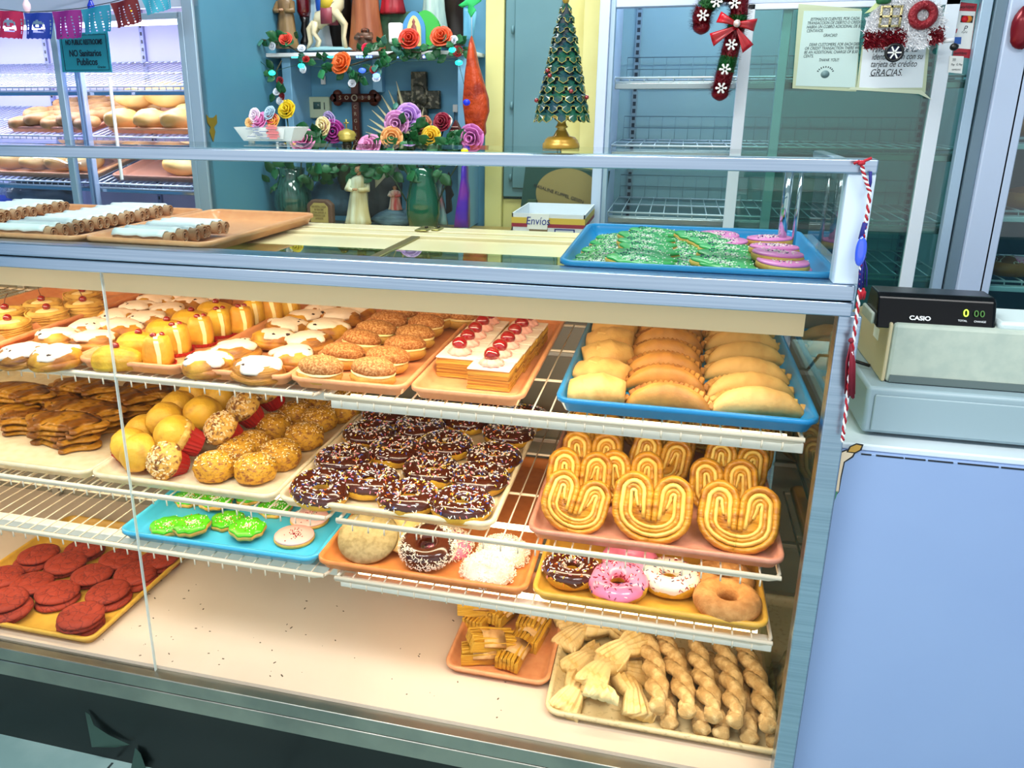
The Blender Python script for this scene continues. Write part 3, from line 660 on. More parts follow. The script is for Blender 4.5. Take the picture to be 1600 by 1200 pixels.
# ---- pig cookies
GING = mat('pig_cookie_crust', '#b8801e', 0.42, col2='#85500e', scale=8, bump=0.9, bscale=26, tex='wave', stretch=(0.5, 2.2, 1))
pig = [(-0.062, 0.000), (-0.066, 0.010), (-0.058, 0.018), (-0.046, 0.028), (-0.020, 0.036), (0.010, 0.037), (0.034, 0.030), (0.046, 0.020), (0.056, 0.018), (0.066, 0.010), (0.068, 0.000), (0.062, -0.008),
       (0.054, -0.012), (0.046, -0.022), (0.043, -0.036), (0.033, -0.038), (0.030, -0.027), (0.016, -0.029), (0.000, -0.029), (-0.018, -0.028), (-0.022, -0.038), (-0.033, -0.037), (-0.036, -0.024), (-0.050, -0.014)]
def smoothpoly(P, k=3):
    for _ in range(k):
        Q = []
        for i in range(len(P)):
            a, b = P[i], P[(i+1) % len(P)]; Q += [(a[0]*.75+b[0]*.25, a[1]*.75+b[1]*.25), (a[0]*.25+b[0]*.75, a[1]*.25+b[1]*.75)]
        P = Q
    return P
def pig_cookie(seed):
    t = MB().prism([(x*1.22, y*1.3) for x, y in smoothpoly(pig, 2)], 0, 0.011, 0.10); n = len(t.v)//4
    t.loft([[(x*1.22*k, y*1.3*k, z) for x, y in smoothpoly(pig[:13]+pig[13:], 1)] for k, z in ((0.86, 0.0105), (0.6, 0.0145), (0.2, 0.0155))])
    o = t.build('pig_cookie', GING); return tag(o, 'pig cookie', 'cookie')
pk = [Kind(pig_cookie(0))]
stacks = [((99, 652), 4, 0.15, 'front stack right of the left edge'), ((130, 632), 4, 0.2, 'second stack from the front'), ((184, 612), 4, 0.1, 'stack beside the muffin tray'), ((30, 637), 3, -0.25, 'stack at the left edge'), ((82, 616), 4, 0.0, 'stack in the middle behind two others'),
          ((128, 597), 5, 0.1, 'tall stack at the back centre'), ((30, 606), 5, 0.3, 'dark back stack at the far left'), ((232, 602), 4, 0.0, 'back stack next to the muffins')]
for (px, py), n, a, d in stacks:
    h = 0.0145*n+0.004; p = top(px, py, S2, h)
    for k in range(n):
        pos = 'topmost' if k == n-1 else 'lowest' if k == 0 else ORD[k]+' from the bottom'
        pk[0].put((p.x+jit(.006), p.y+jit(.005), S2+0.004+0.0147*k), (jit(.03), jit(.03), -0.25+a+jit(.2)), scale=(1.38, 1.25, 1.0), label='brown ridged pig cookie, %s, %s' % (d, pos), group='stacked pig cookies')

# ---- muffins
def muffin(kind, seed):
    t = thing('muffin', 'muffin', 'muffin'); n = 44; L = []
    for z, r in ((0, 0.024), (0.02, 0.028), (0.036, 0.0325)):
        L.append([((r*(1+0.035*(1 if j % 2 else -1)))*cos(2*PI*j/n), (r*(1+0.035*(1 if j % 2 else -1)))*sin(2*PI*j/n), z) for j in range(n)])
    if kind != 'sugar': MB().loft(L, True, False).build('paper_cup', REDP, t, smooth=False)
    m_ = {'plain': mat('plain_muffin_crust', '#d8aa30', 0.5, col2='#a06c1e', scale=22, thr=(0.45, 0.72), bump=0.7, bscale=60), 'nut': mat('nutty_crust', '#d9a848', 0.6, col2='#6e3e1c', scale=80, thr=(0.5, 0.62), bump=0.8, bscale=90), 'sugar': mat('speckled_muffin_crust', '#d09a20', 0.55, col2='#8a4c1c', scale=120, thr=(0.48, 0.66), bump=0.8, bscale=130), 'coconut': mat('crumb_crust', '#e2bd62', 0.7, col2='#c48a30', scale=90, bump=1.0, bscale=100)}[kind]
    if kind == 'sugar': MB().lathe([(0.026, 0.0), (0.034, 0.006), (0.038, 0.020), (0.0385, 0.036), (0.035, 0.050), (0.026, 0.062), (0.013, 0.069), (0.002, 0.070)], 32, wob=lambda a, z: 1+0.09*noise.noise(Vector((cos(6.28*a)*2+seed, sin(6.28*a)*2, z*40)))).build('muffin_crust', m_, t)
    else: MB().lathe([(0.030, 0.032), (0.038, 0.038), (0.038, 0.044), (0.034, 0.054), (0.024, 0.064), (0.012, 0.069), (0.002, 0.070)] if kind != 'plain' else [(0.030, 0.030), (0.039, 0.036), (0.0385, 0.042), (0.033, 0.054), (0.022, 0.066), (0.010, 0.074), (0.002, 0.076)], 30, wob=lambda a, z: 1+0.07*noise.noise(Vector((cos(6.28*a)*2.5+seed, sin(6.28*a)*2.5, z*60)))).build('muffin_top', m_, t)
    if kind in ('nut', 'coconut', 'sugar'):
        r = random.Random(seed)
        def f(q):
            a = q.uniform(0, 2*PI); th = q.uniform(0, 1.35); u = Vector((sin(th)*cos(a), sin(th)*sin(a), cos(th)))
            return Vector((0.0375*u.x, 0.0375*u.y, 0.040+0.029*u.z)), u
        ms = [mat('topping_crumb', '#e9d3a0', 0.7), mat('topping_nut', '#a0682c', 0.6)] if kind != 'sugar' else [mat('coarse_sugar', '#ffe9b0', 0.3), mat('brown_speck', '#6a3414', 0.6)]
        sprinkles(t, f, 150, ms, 0.005 if kind != 'sugar' else 0.003, 0.0026 if kind != 'sugar' else 0.0016, seed, 'crumb_topping')
    return t
mu = {k: [Kind(muffin(k, s)) for s in range(2 if k != 'coconut' else 1)] for k in ('plain', 'nut', 'sugar', 'coconut')}
ML = [('plain', 176, 697, 0.02, (0.9, 0, 1.2), 'lying on its side at the front left corner'), ('plain', 222, 705, 0.02, (0.9, 0, -0.2), 'lying down, second from the front left corner'), ('plain', 213, 675, 0.02, (0.8, 0, 0.6), 'mostly hidden behind the front two plain ones'),
      ('plain', 240, 655, 0.055, (0.9, 0, 0.9), 'tilted left, on top of the front left pair'), ('plain', 262, 674, 0.055, (0.95, 0, 0.5), 'tilted, just left of the crumbed muffin in red paper'), ('plain', 268, 637, 0.055, (0.8, 0, 0.6), 'in the upper left of the heap'),
      ('plain', 302, 648, 0.06, (0.7, 0.2, 0.5), 'leaning in the centre of the heap'), ('plain', 298, 621, 0.06, (0.6, 0, 0.4), 'high at the back left of the heap'), ('plain', 334, 626, 0.06, (0.6, 0.1, 0.4), 'high at the back, broad smooth top'),
      ('coconut', 298, 684, 0.045, (1.0, 0, -0.9), 'crumbed, lying with its red paper turned right'), ('nut', 268, 715, 0.015, (1.0, 0, -0.3), 'nut topped, low at the front edge'), ('nut', 354, 675, 0.04, (0.7, 0, -0.5), 'crumb topped, leaning in the middle'),
      ('nut', 386, 644, 0.05, (0.6, 0, -0.5), 'nut topped, high right of the centre'), ('nut', 420, 620, 0.05, (0.5, 0, -0.5), 'nut topped, far back near the shelf edge'), ('plain', 362, 607, 0.05, (0.5, 0, 0), 'half hidden under the shelf rail'), ('plain', 312, 605, 0.05, (0.5, 0, 0), 'small glimpse at the top left of the heap')]
for k, (kd, px, py, dz, rt, d) in enumerate(ML):
    p = top(px, py, S2, 0.03+dz); kinds_put(mu[kd], k, (p.x, p.y+0.03, S2+dz), rt, 'muffin, %s' % d, 'heaped muffins', scale=1.12)
for k, (px, py) in enumerate([(336, 718), (399, 722), (391, 686), (438, 700), (426, 658), (462, 638), (476, 672), (500, 646), (536, 630), (497, 620), (545, 616), (372, 695)]):
    p = top(px, py, S2, 0.045); kinds_put(mu['sugar'], k, (p.x, p.y, S2+0.004), (jit(.1), jit(.1), jit(3)), 'golden speckled muffin, %s' % ['front edge, left one', 'front right corner', 'second row, left one', 'right edge, second from front', 'third row, left one', 'fourth row, left one', 'right edge, third from front', 'right edge, fourth from front', 'right edge, fifth from front', 'fifth row, beside the right edge ones', 'back right corner', 'wedged behind the front edge one'][k], 'speckled golden muffins', scale=(1.18, 1.18, 0.82))
# ------------------------------------------------------------------ palmiers, standing and leaning back in rows
PALM = mat('palmier_crust', '#c48a20', 0.38, col2='#8a4c10', scale=16, thr=(0.45, 0.7), bump=0.7, bscale=34, stretch=(1, 1, 4), coat=0.15)
PALML = mat('palmier_pale_layer', '#e6c66a', 0.5, col2='#cc9a3c', scale=20, bump=0.4, bscale=40)
def palmier(seed):
    """front face looks to -y; centre of the heart at the origin, lobes up"""
    t = thing('palmier', 'palmier', 'pastry'); q = random.Random(seed)
    bands = [MB(), MB()]
    def curve(off, end):
        pts = []                                  # one half of the heart, from the bottom tip up the side, over the lobe and down inside
        W, H = 0.058-off, 0.054-off
        for i in range(7): a = -PI/2-0.05+i/6*(PI/2+0.17); pts.append((0.0+W*cos(a), -0.010+(0.046-off)*sin(a)))
        cx, cy, r = 0.0315, 0.018, 0.0265-off
        for i in range(1, 10): a = 0.1+i/9*(PI*0.93); pts.append((cx+r*cos(a)*1.0, cy+r*sin(a)*1.12))
        x, y = pts[-1]
        for i in range(1, 6): pts.append((x+(0.0045+off*0.6-x)*(i/5)**1.4*0.6, y-(y+end)*i/5))
        return pts
    k = 0
    for off, w, end, pale in ((0.0, 0.0070, 0.024, 0), (0.0095, 0.0052, 0.020, 1), (0.0165, 0.0056, 0.010, 0), (0.0225, 0.0042, 0.002, 1)):
        for s in (-1, 1):
            P = [(s*x*(1+0.02*q.uniform(-1, 1)), -0.001*k*0.3+0.002*noise.noise(Vector((x*40, y*40, seed+k))), y+0.0015*noise.noise(Vector((x*60, k, seed)))) for x, y in curve(off, end)]
            bands[pale].tube(P, [w*(0.75+0.25*sin(PI*i/(len(P)-1))) for i in range(len(P))], 10, 2.0 if not pale else 2.35, up=(0, 1, 0))
        k += 1
    bands[0].loft([[(x, yy, z) for x, z in [(0.05*cos(a), -0.006+0.042*sin(a)) for a in [PI+PI*j/12 for j in range(13)]]+[(0.036, 0.03), (0.012, 0.01), (-0.012, 0.01), (-0.036, 0.03)]] for yy in (-0.004, 0.004)])
    bands[0].build('brown_coils', PALM, t); bands[1].build('pale_layers', PALML, t); return t
pkk = [Kind(palmier(k)) for k in range(2)]
def stand(px, py, rx, rz, sc, d, h=0.060, ry=0.0, lift=0.0):
    hh = 0.0575*sc
    p = top(px, py, S2, hh*cos(rx)*0.95+lift)
    kinds_put(pkk, int(px) % 2, (p.x, p.y, S2+0.005+hh*cos(rx)+lift), (-rx, ry, rz), 'golden palmier pastry, %s' % d, 'palmiers', scale=sc)
stand(899, 790, 0.62, 0.05, 1.0, 'large one at the front left, tilted right', ry=0.28)
stand(1019, 797, 0.55, -0.05, 1.14, 'large one at the front centre with torn dark top')
stand(1153, 812, 0.60, -0.12, 1.12, 'large one at the front right')
pr = [('second row', [(905, 750), (985, 752), (1130, 765)], 1.02), ('third row', [(924, 718), (1030, 724), (1148, 735)], 1.0), ('fourth row', [(930, 697), (1040, 702), (1160, 712)], 0.98),
      ('fifth row', [(930, 683), (1030, 686), (1160, 693)], 0.96), ('back row', [(925, 670), (1010, 672), (1100, 676), (1175, 682)], 0.92)]
for rn, P, sc in pr:
    for k, (px, py) in enumerate(P):
        stand(px, py, 0.5+jit(.12), jit(.12), sc, '%s, %s from the left, lobes showing' % (rn, ORD[k]), ry=jit(.15), lift=0.0)

# ------------------------------------------------------------------ iced cookies
GREENI = mat('green_icing', '#54c412', 0.3, col2='#44b00c', scale=14, bump=0.15, bscale=40)
GREEND = mat('deep_green_icing', '#2fa050', 0.3, col2='#e08a28', scale=9, thr=(0.62, 0.7), bump=0.15, bscale=40)
COOK = mat('sugar_cookie', '#e0b458', 0.6, col2='#c8903c', scale=30, bump=0.3, bscale=90)
def cookie(shape, icing, seed, name, spr=None, ns=60, spread=0.7, h=0.009):
    t = thing(name, name.replace('_', ' '), 'cookie')
    mb = MB().prism(shape, 0, h, 0.05); mb.build('cookie_base', COOK, t)
    n = len(shape); L = [[(x*k, y*k, z) for x, y in shape] for k, z in ((0.97, h-0.001), (0.975, h+0.001), (0.93, h+0.0028), (0.5, h+0.0034), (0.08, h+0.0036))]
    ic = MB().loft(L).build('icing', icing, t)
    if spr:
        def f(q):
            while True:
                a = q.uniform(0, 2*PI); r = min(1.0, abs(q.gauss(0, spread)));  j = int(a/(2*PI)*n) % n; x, y = shape[j]
                if r < 0.93: return Vector((x*r, y*r, h+0.0034)), Vector((0, 0, 1))
        sprinkles(ic, f, ns, spr, 0.0022, 0.0013, seed)
    return t
leaf = smoothpoly([(-0.052, 0.0), (-0.048, 0.018), (-0.034, 0.022), (-0.026, 0.033), (-0.010, 0.031), (0.004, 0.038), (0.018, 0.030), (0.034, 0.028), (0.038, 0.014), (0.054, 0.004), (0.042, -0.010), (0.034, -0.024), (0.016, -0.024), (0.004, -0.034), (-0.014, -0.027), (-0.032, -0.027), (-0.038, -0.012)], 2)
disk = [(0.040*cos(2*PI*j/36), 0.040*sin(2*PI*j/36)) for j in range(36)]
CSPR = [mat('sprinkle_white', '#fffaf0', 0.3), mat('sprinkle_red', '#8a1a28', 0.3), mat('sprinkle_orange', '#f08030', 0.3)]
gk = [Kind(cookie(leaf, GREENI, k, 'green_iced_cookie', CSPR, 90, 0.5)) for k in range(2)]
for k, (px, py, r, d) in enumerate([(262, 824, 0.3, 'front left corner'), (300, 829, -0.3, 'front row, overlapping the corner one'), (356, 815, 0.1, 'third row from the left, behind the front one'), (388, 834, 0.6, 'front row beside the pink cookie'), (298, 779, 0.4, 'back left'), (338, 790, -0.1, 'middle of the tray'), (392, 776, 0.2, 'back centre'), (430, 795, 0.5, 'behind the pink cookies'), (352, 764, 0.0, 'peeking out below the muffin tray')]):
    p = top(px, py, S3, 0.010); kinds_put(gk, k, (p.x, p.y, S3+0.003+0.011*(k in (1, 3, 5))), (0.06*(k in (1, 3)), 0, r), 'green iced leaf cookie, %s' % d, 'green iced cookies, light blue tray', scale=(0.80, 1.22, 1.2))
PINKC = mat('pale_pink_icing', '#f2b8b4', 0.35)
p3 = Kind(cookie(disk, PINKC, 5, 'pink_iced_cookie', CSPR[:2][::-1], 60, 0.3))
for px, py, d in ((460, 838, 'in front, at the tray corner'), (484, 810, 'partly under the donut tray')):
    p = top(px, py, S3, 0.010); p3.put((p.x, p.y, S3+0.003), (0, 0, 0.2), 'round pale pink cookie with specks, %s' % d, 'pale pink cookies, light blue tray', scale=1.1)
# top of the case
gt = [Kind(cookie(leaf, GREEND, k+4, 'dark_green_iced_cookie', [mat('sprinkle_white', '#fffaf0', 0.3), mat('sprinkle_navy', '#28306a', 0.3)], 110, 0.6)) for k in range(2)]
k = 0
for r_, (y, lx_, rx_, n) in enumerate(((424, 925, 1135, 4), (415, 935, 1130, 4), (407, 940, 1140, 4), (397, 948, 1140, 4), (388, 956, 1120, 4), (379, 965, 1095, 4), (372, 972, 1080, 3))):
    for c_ in range(n):
        p = atZ(lx_+(rx_-lx_)*c_/(n-1), y, DK+0.020); p.y = max(p.y, 1.352)
        kinds_put(gt, k, (p.x, p.y, DK+0.006+0.010*(c_ % 2)+0.001*r_), (0.10, 0.08*(1 if c_ % 2 else -1), jit(.4)), 'sprinkled green cookie on top of the case, %s row from the front, %s from left' % (ORD[r_], ORD[c_]), 'green cookies on the top tray', scale=(1.12, 1.0, 1.0)); k += 1
PNK = mat('bright_pink_icing', '#e27cc0', 0.3)
pt = Kind(cookie(disk, PNK, 9, 'bright_pink_iced_cookie', [mat('sprinkle_white', '#fffaf0', 0.3), mat('sprinkle_navy', '#28306a', 0.3)], 90, 0.4, h=0.012))
for k, (px, py, zz, d) in enumerate([(1226, 426, 0, 'nearest the front rail at the right'), (1222, 415, .012, 'second from the front at the right'), (1214, 402, .02, 'third from the front at the right'), (1209, 392, .02, 'fourth from the front at the right'), (1202, 378, .014, 'back right corner of the blue tray'), (1133, 383, .010, 'left one in the second row from the back'), (1121, 373, .010, 'left one at the very back'), (1198, 385, 0, 'squeezed under the right hand column')]):
    p = atZ(px, py, DK+0.012+zz); pt.put((p.x, p.y, DK+0.006+zz), (0.05, 0, k), 'round bright pink iced cookie, %s' % d, 'pink cookies on the top tray', scale=1.05)

# ------------------------------------------------------------------ iced rolled wafers on the three tan trays on top
ROLL = mat('rolled_pastry', '#c8a27c', 0.6, col2='#8a5a3a', scale=20, bump=0.3, bscale=60)
BLUI = mat('cool_white_icing', '#e6eef4', 0.4, col2='#d8e4ee', scale=30)
def roll(seed):
    t = thing('iced_roll', 'iced roll', 'pastry'); m = MB(); L = 0.105
    P = []
    for i in range(34): a = i*0.42; r = 0.0132-0.00028*i; P.append((r*cos(a), r*sin(a)))
    th = 0.0016; vs = []; 
    for x in (-L/2, L/2):
        for y, z in P: vs.append((x, y, z+0.0135))
        for y, z in P: d = math.hypot(y, z) or 1; vs.append((x, y*(1-th/d), z*(1-th/d)+0.0135))
    n = len(P); fs = []
    for i in range(n-1):
        fs += [(i, i+1, 2*n+i+1, 2*n+i), (n+i, 3*n+i, 3*n+i+1, n+i+1), (i, n+i, n+i+1, i+1), (2*n+i, 2*n+i+1, 3*n+i+1, 3*n+i)]
    m.add(vs, fs); m.tube([(-L/2+0.003, 0, 0.0135), (L/2-0.003, 0, 0.0135)], 0.008, 10)
    m.build('rolled_pastry', ROLL, t)
    I = []
    for i in range(9):
        x = -L/2*0.98+i/8*L*0.88; w = 1.25+0.2*noise.noise(Vector((x*60, seed, 0)))
        I.append([(x, 0.0150*sin(a)*1.02, 0.0135+0.0150*cos(a)+0.0006) for a in [-w+2*w*j/8 for j in range(9)]]+[(x, 0.0128*sin(a), 0.0135+0.0128*cos(a)) for a in [w-2*w*j/8 for j in range(9)]])
    MB().loft(I).build('icing', BLUI, t); return t
rk2 = [Kind(roll(k)) for k in range(3)]
for nm, xc, ys, dx in (('the half empty tray', -0.985, [1.345+0.027*i for i in range(7)], 0.05), ('the middle tan tray', -1.262, [1.345+0.027*i for i in range(15)], 0.02), ('the left tan tray', -1.55, [1.345+0.027*i for i in range(15)], 0.02)):
    for i, y in enumerate(ys):
        kinds_put(rk2, i, (xc+dx*(0.3*i/len(ys))+jit(.006), y, DK+0.0105+0.002*(i % 2)), (0, 0, jit(.05)), 'white iced roll on %s, %s from the front' % (nm, (ORD+['fourteenth', 'fifteenth'])[i]), 'iced rolls on '+nm, scale=(1.25, 1.0, 1.15))

# ------------------------------------------------------------------ coconut donuts and flat cookies, orange tray on the lowest shelf
def shreds(parent, dome, n, seed, col=COCO, skip=None):
    r = random.Random(seed); m = MB(); i = 0
    while i < n:
        a = r.uniform(0, 2*PI); th = r.uniform(0.05, 1.65); u = Vector((sin(th)*cos(a), sin(th)*sin(a), max(cos(th), -0.1)))
        c = Vector((dome[0]*u.x, dome[1]*u.y, dome[2]*u.z+dome[3]))
        if skip and skip(c): continue
        t = Vector((r.uniform(-1, 1), r.uniform(-1, 1), r.uniform(-.6, 1))).normalized(); L = r.uniform(0.004, 0.009)
        m.tube([c-t*L/2, c+u*0.002, c+t*L/2+u*0.001], 0.0008, 3); i += 1
    return m.build('coconut_shreds', col, parent, smooth=False, kind='stuff')
def coco_dome(label, seed, base, loc, hole=False, sc=1.0):
    t = thing('coconut_bun', label, 'pastry', loc)
    if hole: MB().torus((0, 0, 0.022), 0.036*sc, 0.022*sc, 36, 14, 0.95, 0.05, seed).build('iced_ring', base, t)
    else: MB().blob((0, 0, 0.004), (0.052*sc, 0.050*sc, 0.036*sc), seed, 0.08, n=24, m=14, zcut=-0.003).build('round_bun', base, t)
    if hole:
        r = random.Random(seed); m = MB()
        for i in range(560):
            a = r.uniform(0, 2*PI); b = r.uniform(-0.5, 1.0+0.5*sin(a*2)); u = Vector((cos(b)*cos(a), cos(b)*sin(a), sin(b))); c = Vector((0.036*sc*cos(a), 0.036*sc*sin(a), 0.022))+u*0.023*sc
            q = Vector((r.uniform(-1, 1), r.uniform(-1, 1), r.uniform(-1, 1))).normalized()*0.0035; m.tube([c-q, c+u*0.002, c+q], 0.0008, 3)
        m.build('coconut_shreds', COCO, t, smooth=False, kind='stuff')
    else: shreds(t, (0.055*sc, 0.053*sc, 0.036*sc, 0.006), 620, seed)
    return t
p = top(660, 872, S3, 0.03); p.y = max(p.y, 1.392); o = coco_dome('chocolate donut rolled in white coconut, front centre of the orange tray', 1, CHOC, (p.x, p.y, S3+0.005), True); o.name = 'coconut_donut'; o['category'] = 'donut'; o.rotation_euler = (0.25, 0, 0); o.location.z += 0.010
p = top(762, 888, S3, 0.02); coco_dome('round white coconut covered bun at the right front of the orange tray', 2, WHITEI, (p.x, p.y, S3+0.004))
p = top(700, 848, S3, 0.02); coco_dome('pink iced bun dusted with coconut, under the donut tray', 3, PINKI, (p.x, p.y, S3+0.004))
p = top(786, 860, S3, 0.02); coco_dome('white coconut bun behind the front one, beside the pink one', 4, WHITEI, (p.x, p.y, S3+0.004))
def flat(label, c, seed, loc, rot, sc=1.0):
    m = MB().lathe([(0.01, 0), (0.056, 0.001), (0.062, 0.005), (0.061, 0.009), (0.050, 0.014), (0.030, 0.018), (0.004, 0.0195)], 40, (0, 0, 0), sc, sc, lambda a, z: 1+0.015*noise.noise(Vector((cos(6.28*a)*2+seed, sin(6.28*a)*2, 0))))
    o = m.build('flat_cookie', c); o.location = loc; o.rotation_euler = rot; return tag(o, label, 'cookie', 'flat cookies on the orange tray')
OLV = mat('grey_brown_cookie', '#9c8e64', 0.7, col2='#84764c', scale=90, bump=0.2, bscale=100); CRM = mat('cream_cookie', '#e8d08e', 0.65, col2='#d8bc74', scale=60, bump=0.2, bscale=100)
p = top(552, 878, S3, 0.025); flat('large smooth grey brown cookie leaning at the front left of the orange tray', OLV, 1, (p.x, 1.395, S3+0.032), (0.52, 0.06, 0.0), 1.04)
p = top(590, 848, S3, 0.03); p.y = 1.43; flat('large cream cookie leaning behind the grey brown one', CRM, 2, (p.x+0.01, 1.465, S3+0.040), (0.55, 0, 0.1), 1.08)
p = top(633, 838, S3, 0.03); flat('cream cookie half hidden under the donut tray', CRM, 3, (p.x, p.y+0.02, S3+0.020), (0.2, 0.2, 0.1))

# ------------------------------------------------------------------ red crackle cookies, bottom left
RED = mat('red_crackle_cookie', '#6a1606', 0.75, col2='#9c3014', scale=34, tex='voronoi', thr=(0.0, 0.055), bump=0.6, bscale=34)
def crackle(seed):
    m = MB().lathe([(0.02, 0), (0.050, 0.001), (0.055, 0.005), (0.053, 0.010), (0.045, 0.0145), (0.033, 0.0155), (0.024, 0.0145), (0.018, 0.0165), (0.004, 0.0175)], 40, wob=lambda a, z: 1+0.035*noise.noise(Vector((cos(6.28*a)*2.2+seed*3, sin(6.28*a)*2.2, z*30))))
    return tag(m.build('red_crackle_cookie', RED), 'red crackle cookie', 'cookie')
T_RED = atZ(130, 1011, SB+0.022).x
ck = [Kind(crackle(k)) for k in range(3)]
st = [(124, 955, 3, 'front right stack'), (8, 935, 3, 'front stack cut by the left edge'), (84, 922, 2, 'second from the front, centre'), (172, 920, 2, 'right side, behind the front right stack'), (45, 905, 2, 'left centre of the tray'), (142, 890, 2, 'centre of the tray'),
      (222, 893, 2, 'right edge, halfway back'), (2, 897, 2, 'left edge, halfway back'), (55, 862, 2, 'back left'), (105, 872, 2, 'back centre left'), (184, 866, 2, 'back centre right'), (262, 868, 2, 'back right corner'), (130, 850, 2, 'far back centre')]
for px, py, n, d in st:
    p = top(px, py, SB, 0.016*n+0.004); p.x = min(p.x, T_RED-0.062)
    for k in range(n):
        ck[(k+px) % 3].put((p.x+jit(.010), p.y+jit(.008), SB+0.0035+0.0165*k), (jit(.05), jit(.05), jit(3)), 'cracked red cookie, %s, %s' % (d, 'topmost' if k == n-1 else 'lowest' if k == 0 else 'middle one'), 'red crackle cookies', scale=0.98)

# ------------------------------------------------------------------ puff pastry sticks (small tan tray)
PUFF = mat('flaky_puff', '#d8a834', 0.5, col2='#8f5a18', scale=9, thr=(0.45, 0.7), bump=0.9, bscale=30, stretch=(0.6, 5, 5)); PUFFT = mat('puff_top_crust', '#e6c084', 0.5, col2='#b07430', scale=18, bump=0.4, bscale=50)
def stick(seed):
    t = thing('puff_pastry_stick', 'puff pastry stick', 'pastry'); q = random.Random(seed); m = MB()
    for k in range(6):
        y0 = -0.021+k*0.007; pts = []; a = q.uniform(-.002, .002)
        m.loft([[(x, y0+dy+0.004*sin(x*20+seed), z+0.003*noise.noise(Vector((x*30, k, seed)))) for dy, z in ((0, 0.001), (0.0066, 0.001), (0.0060, 0.025+a*2), (0, 0.028+a))] for x in [-0.052+0.104*i/8+a for i in range(9)]])
    m.build('puff_leaves', PUFF, t, bevel=0.0012)
    f = MB(); L = []
    for i in range(9):
        u = -1+i/4; L.append([(-0.026+0.012*noise.noise(Vector((u, seed, 0))), 0.022*u, 0.027-0.010*u*u), (0.026+0.01*noise.noise(Vector((u, seed, 4))), 0.022*u, 0.028-0.010*u*u), (0.026, 0.022*u, 0.031-0.010*u*u), (-0.026, 0.022*u, 0.030-0.010*u*u)])
    f.loft(L).build('crust_band', PUFFT, t); return t
sk = [Kind(stick(k)) for k in range(2)]
for px, py, zz, rot, d in [(752, 960, 0, (0, 0, 1.25), 'back left'), (785, 955, .012, (0, 0.1, 1.2), 'back centre'), (835, 965, .01, (0, 0, 1.35), 'right side, leaning'), (832, 988, 0, (0.1, 0, 1.3), 'far right of the tray'), (765, 1000, .028, (0.1, 0.25, 0.5), 'browned one lying across the others'), (757, 1020, 0, (0, 0, 0.25), 'low at the front left'), (805, 1018, .004, (0, 0, 1.35), 'front right'), (750, 945, .03, (0, 0, 0.1), 'back left on top, under the shelf')]:
    p = top(px, py, SB, 0.02+zz); kinds_put(sk, px, (p.x, p.y, SB+0.004+zz), rot, 'layered golden puff pastry, %s' % d, 'puff pastry sticks', scale=(1.0, 1.35, 1.15))

# ------------------------------------------------------------------ bow pastries and sugar twists (beige tray)
BOW = mat('pale_bow_pastry', '#ecd294', 0.65, col2='#d8b468', scale=22, thr=(0.5, 0.75), bump=0.4, bscale=70, stretch=(3, 1, 1))
def bow(seed):
    t = MB(); n, k = 26, 36; top_, bot = [], []
    for i in range(n+1):
        u = -1+2*i/n; w = 0.038*(0.50+0.50*abs(u)**0.8); tw = 0.5*u; r1, r2 = [], []
        for j in range(k+1):
            v = -1+2*j/k; pl = 0.0030*sin(v*15+seed+2*u)*(0.3+abs(u)); z0 = 0.020+pl+0.010*(1-abs(u))-0.006*v*v; y = w*v; x = 0.058*u*(1-0.06*v*v)+0.0012*sin(v*10+seed)*abs(u)
            r1.append((x, y*cos(tw)-(z0-0.018)*sin(tw)*0.4, z0+y*sin(tw)*0.3)); r2.append((x*0.98, y*0.96, max(0.0, z0-0.018-0.004*(1-v*v))))
        top_.append(r1); bot.append(r2)
    L = [r1+list(reversed(r2)) for r1, r2 in zip(top_, bot)]
    return tag(t.loft(L).build('bow_pastry', BOW), 'bow pastry', 'pastry')
bk2 = [Kind(bow(k)) for k in range(3)]
for px, py, zz, rot, d in [(893, 1082, 0.0, (0.3, 0, 1.3), 'front left corner'), (935, 1080, 0.045, (0.2, 0.6, 1.7), 'standing dark one at the front edge'), (985, 1085, 0.01, (0.4, 0, 1.9), 'front centre, fanned ends'), (968, 1050, 0.0, (0, 0, 0.3), 'low one behind the front centre'), (915, 1030, 0.0, (0, 0, 0.9), 'left side, halfway back'),
                           (975, 1010, 0.050, (0.3, -0.2, 0.8), 'topmost, lying across the heap'), (903, 990, 0.01, (0, 0, 1.0), 'back left'), (950, 978, 0.02, (0.2, 0.2, 0.1), 'pleated one at the back'), (940, 1045, 0.04, (0, 0.1, 1.2), 'middle of the heap under the topmost'), (905, 972, 0.0, (0, 0, 0.5), 'far back left, under the shelf'), (990, 985, 0.0, (0, 0, 0.7), 'far back, beside the twists')]:
    p = top(px, py, SB, 0.02+zz); kinds_put(bk2, px, (p.x, p.y, SB+0.004+zz), rot, 'pale bow shaped pastry, %s' % d, 'bow pastries', scale=(0.98, 1.02, 1.1))
TW = mat('sugared_twist', '#c09a5e', 0.8, col2='#e0c084', scale=70, thr=(0.42, 0.62), bump=0.5, bscale=200)
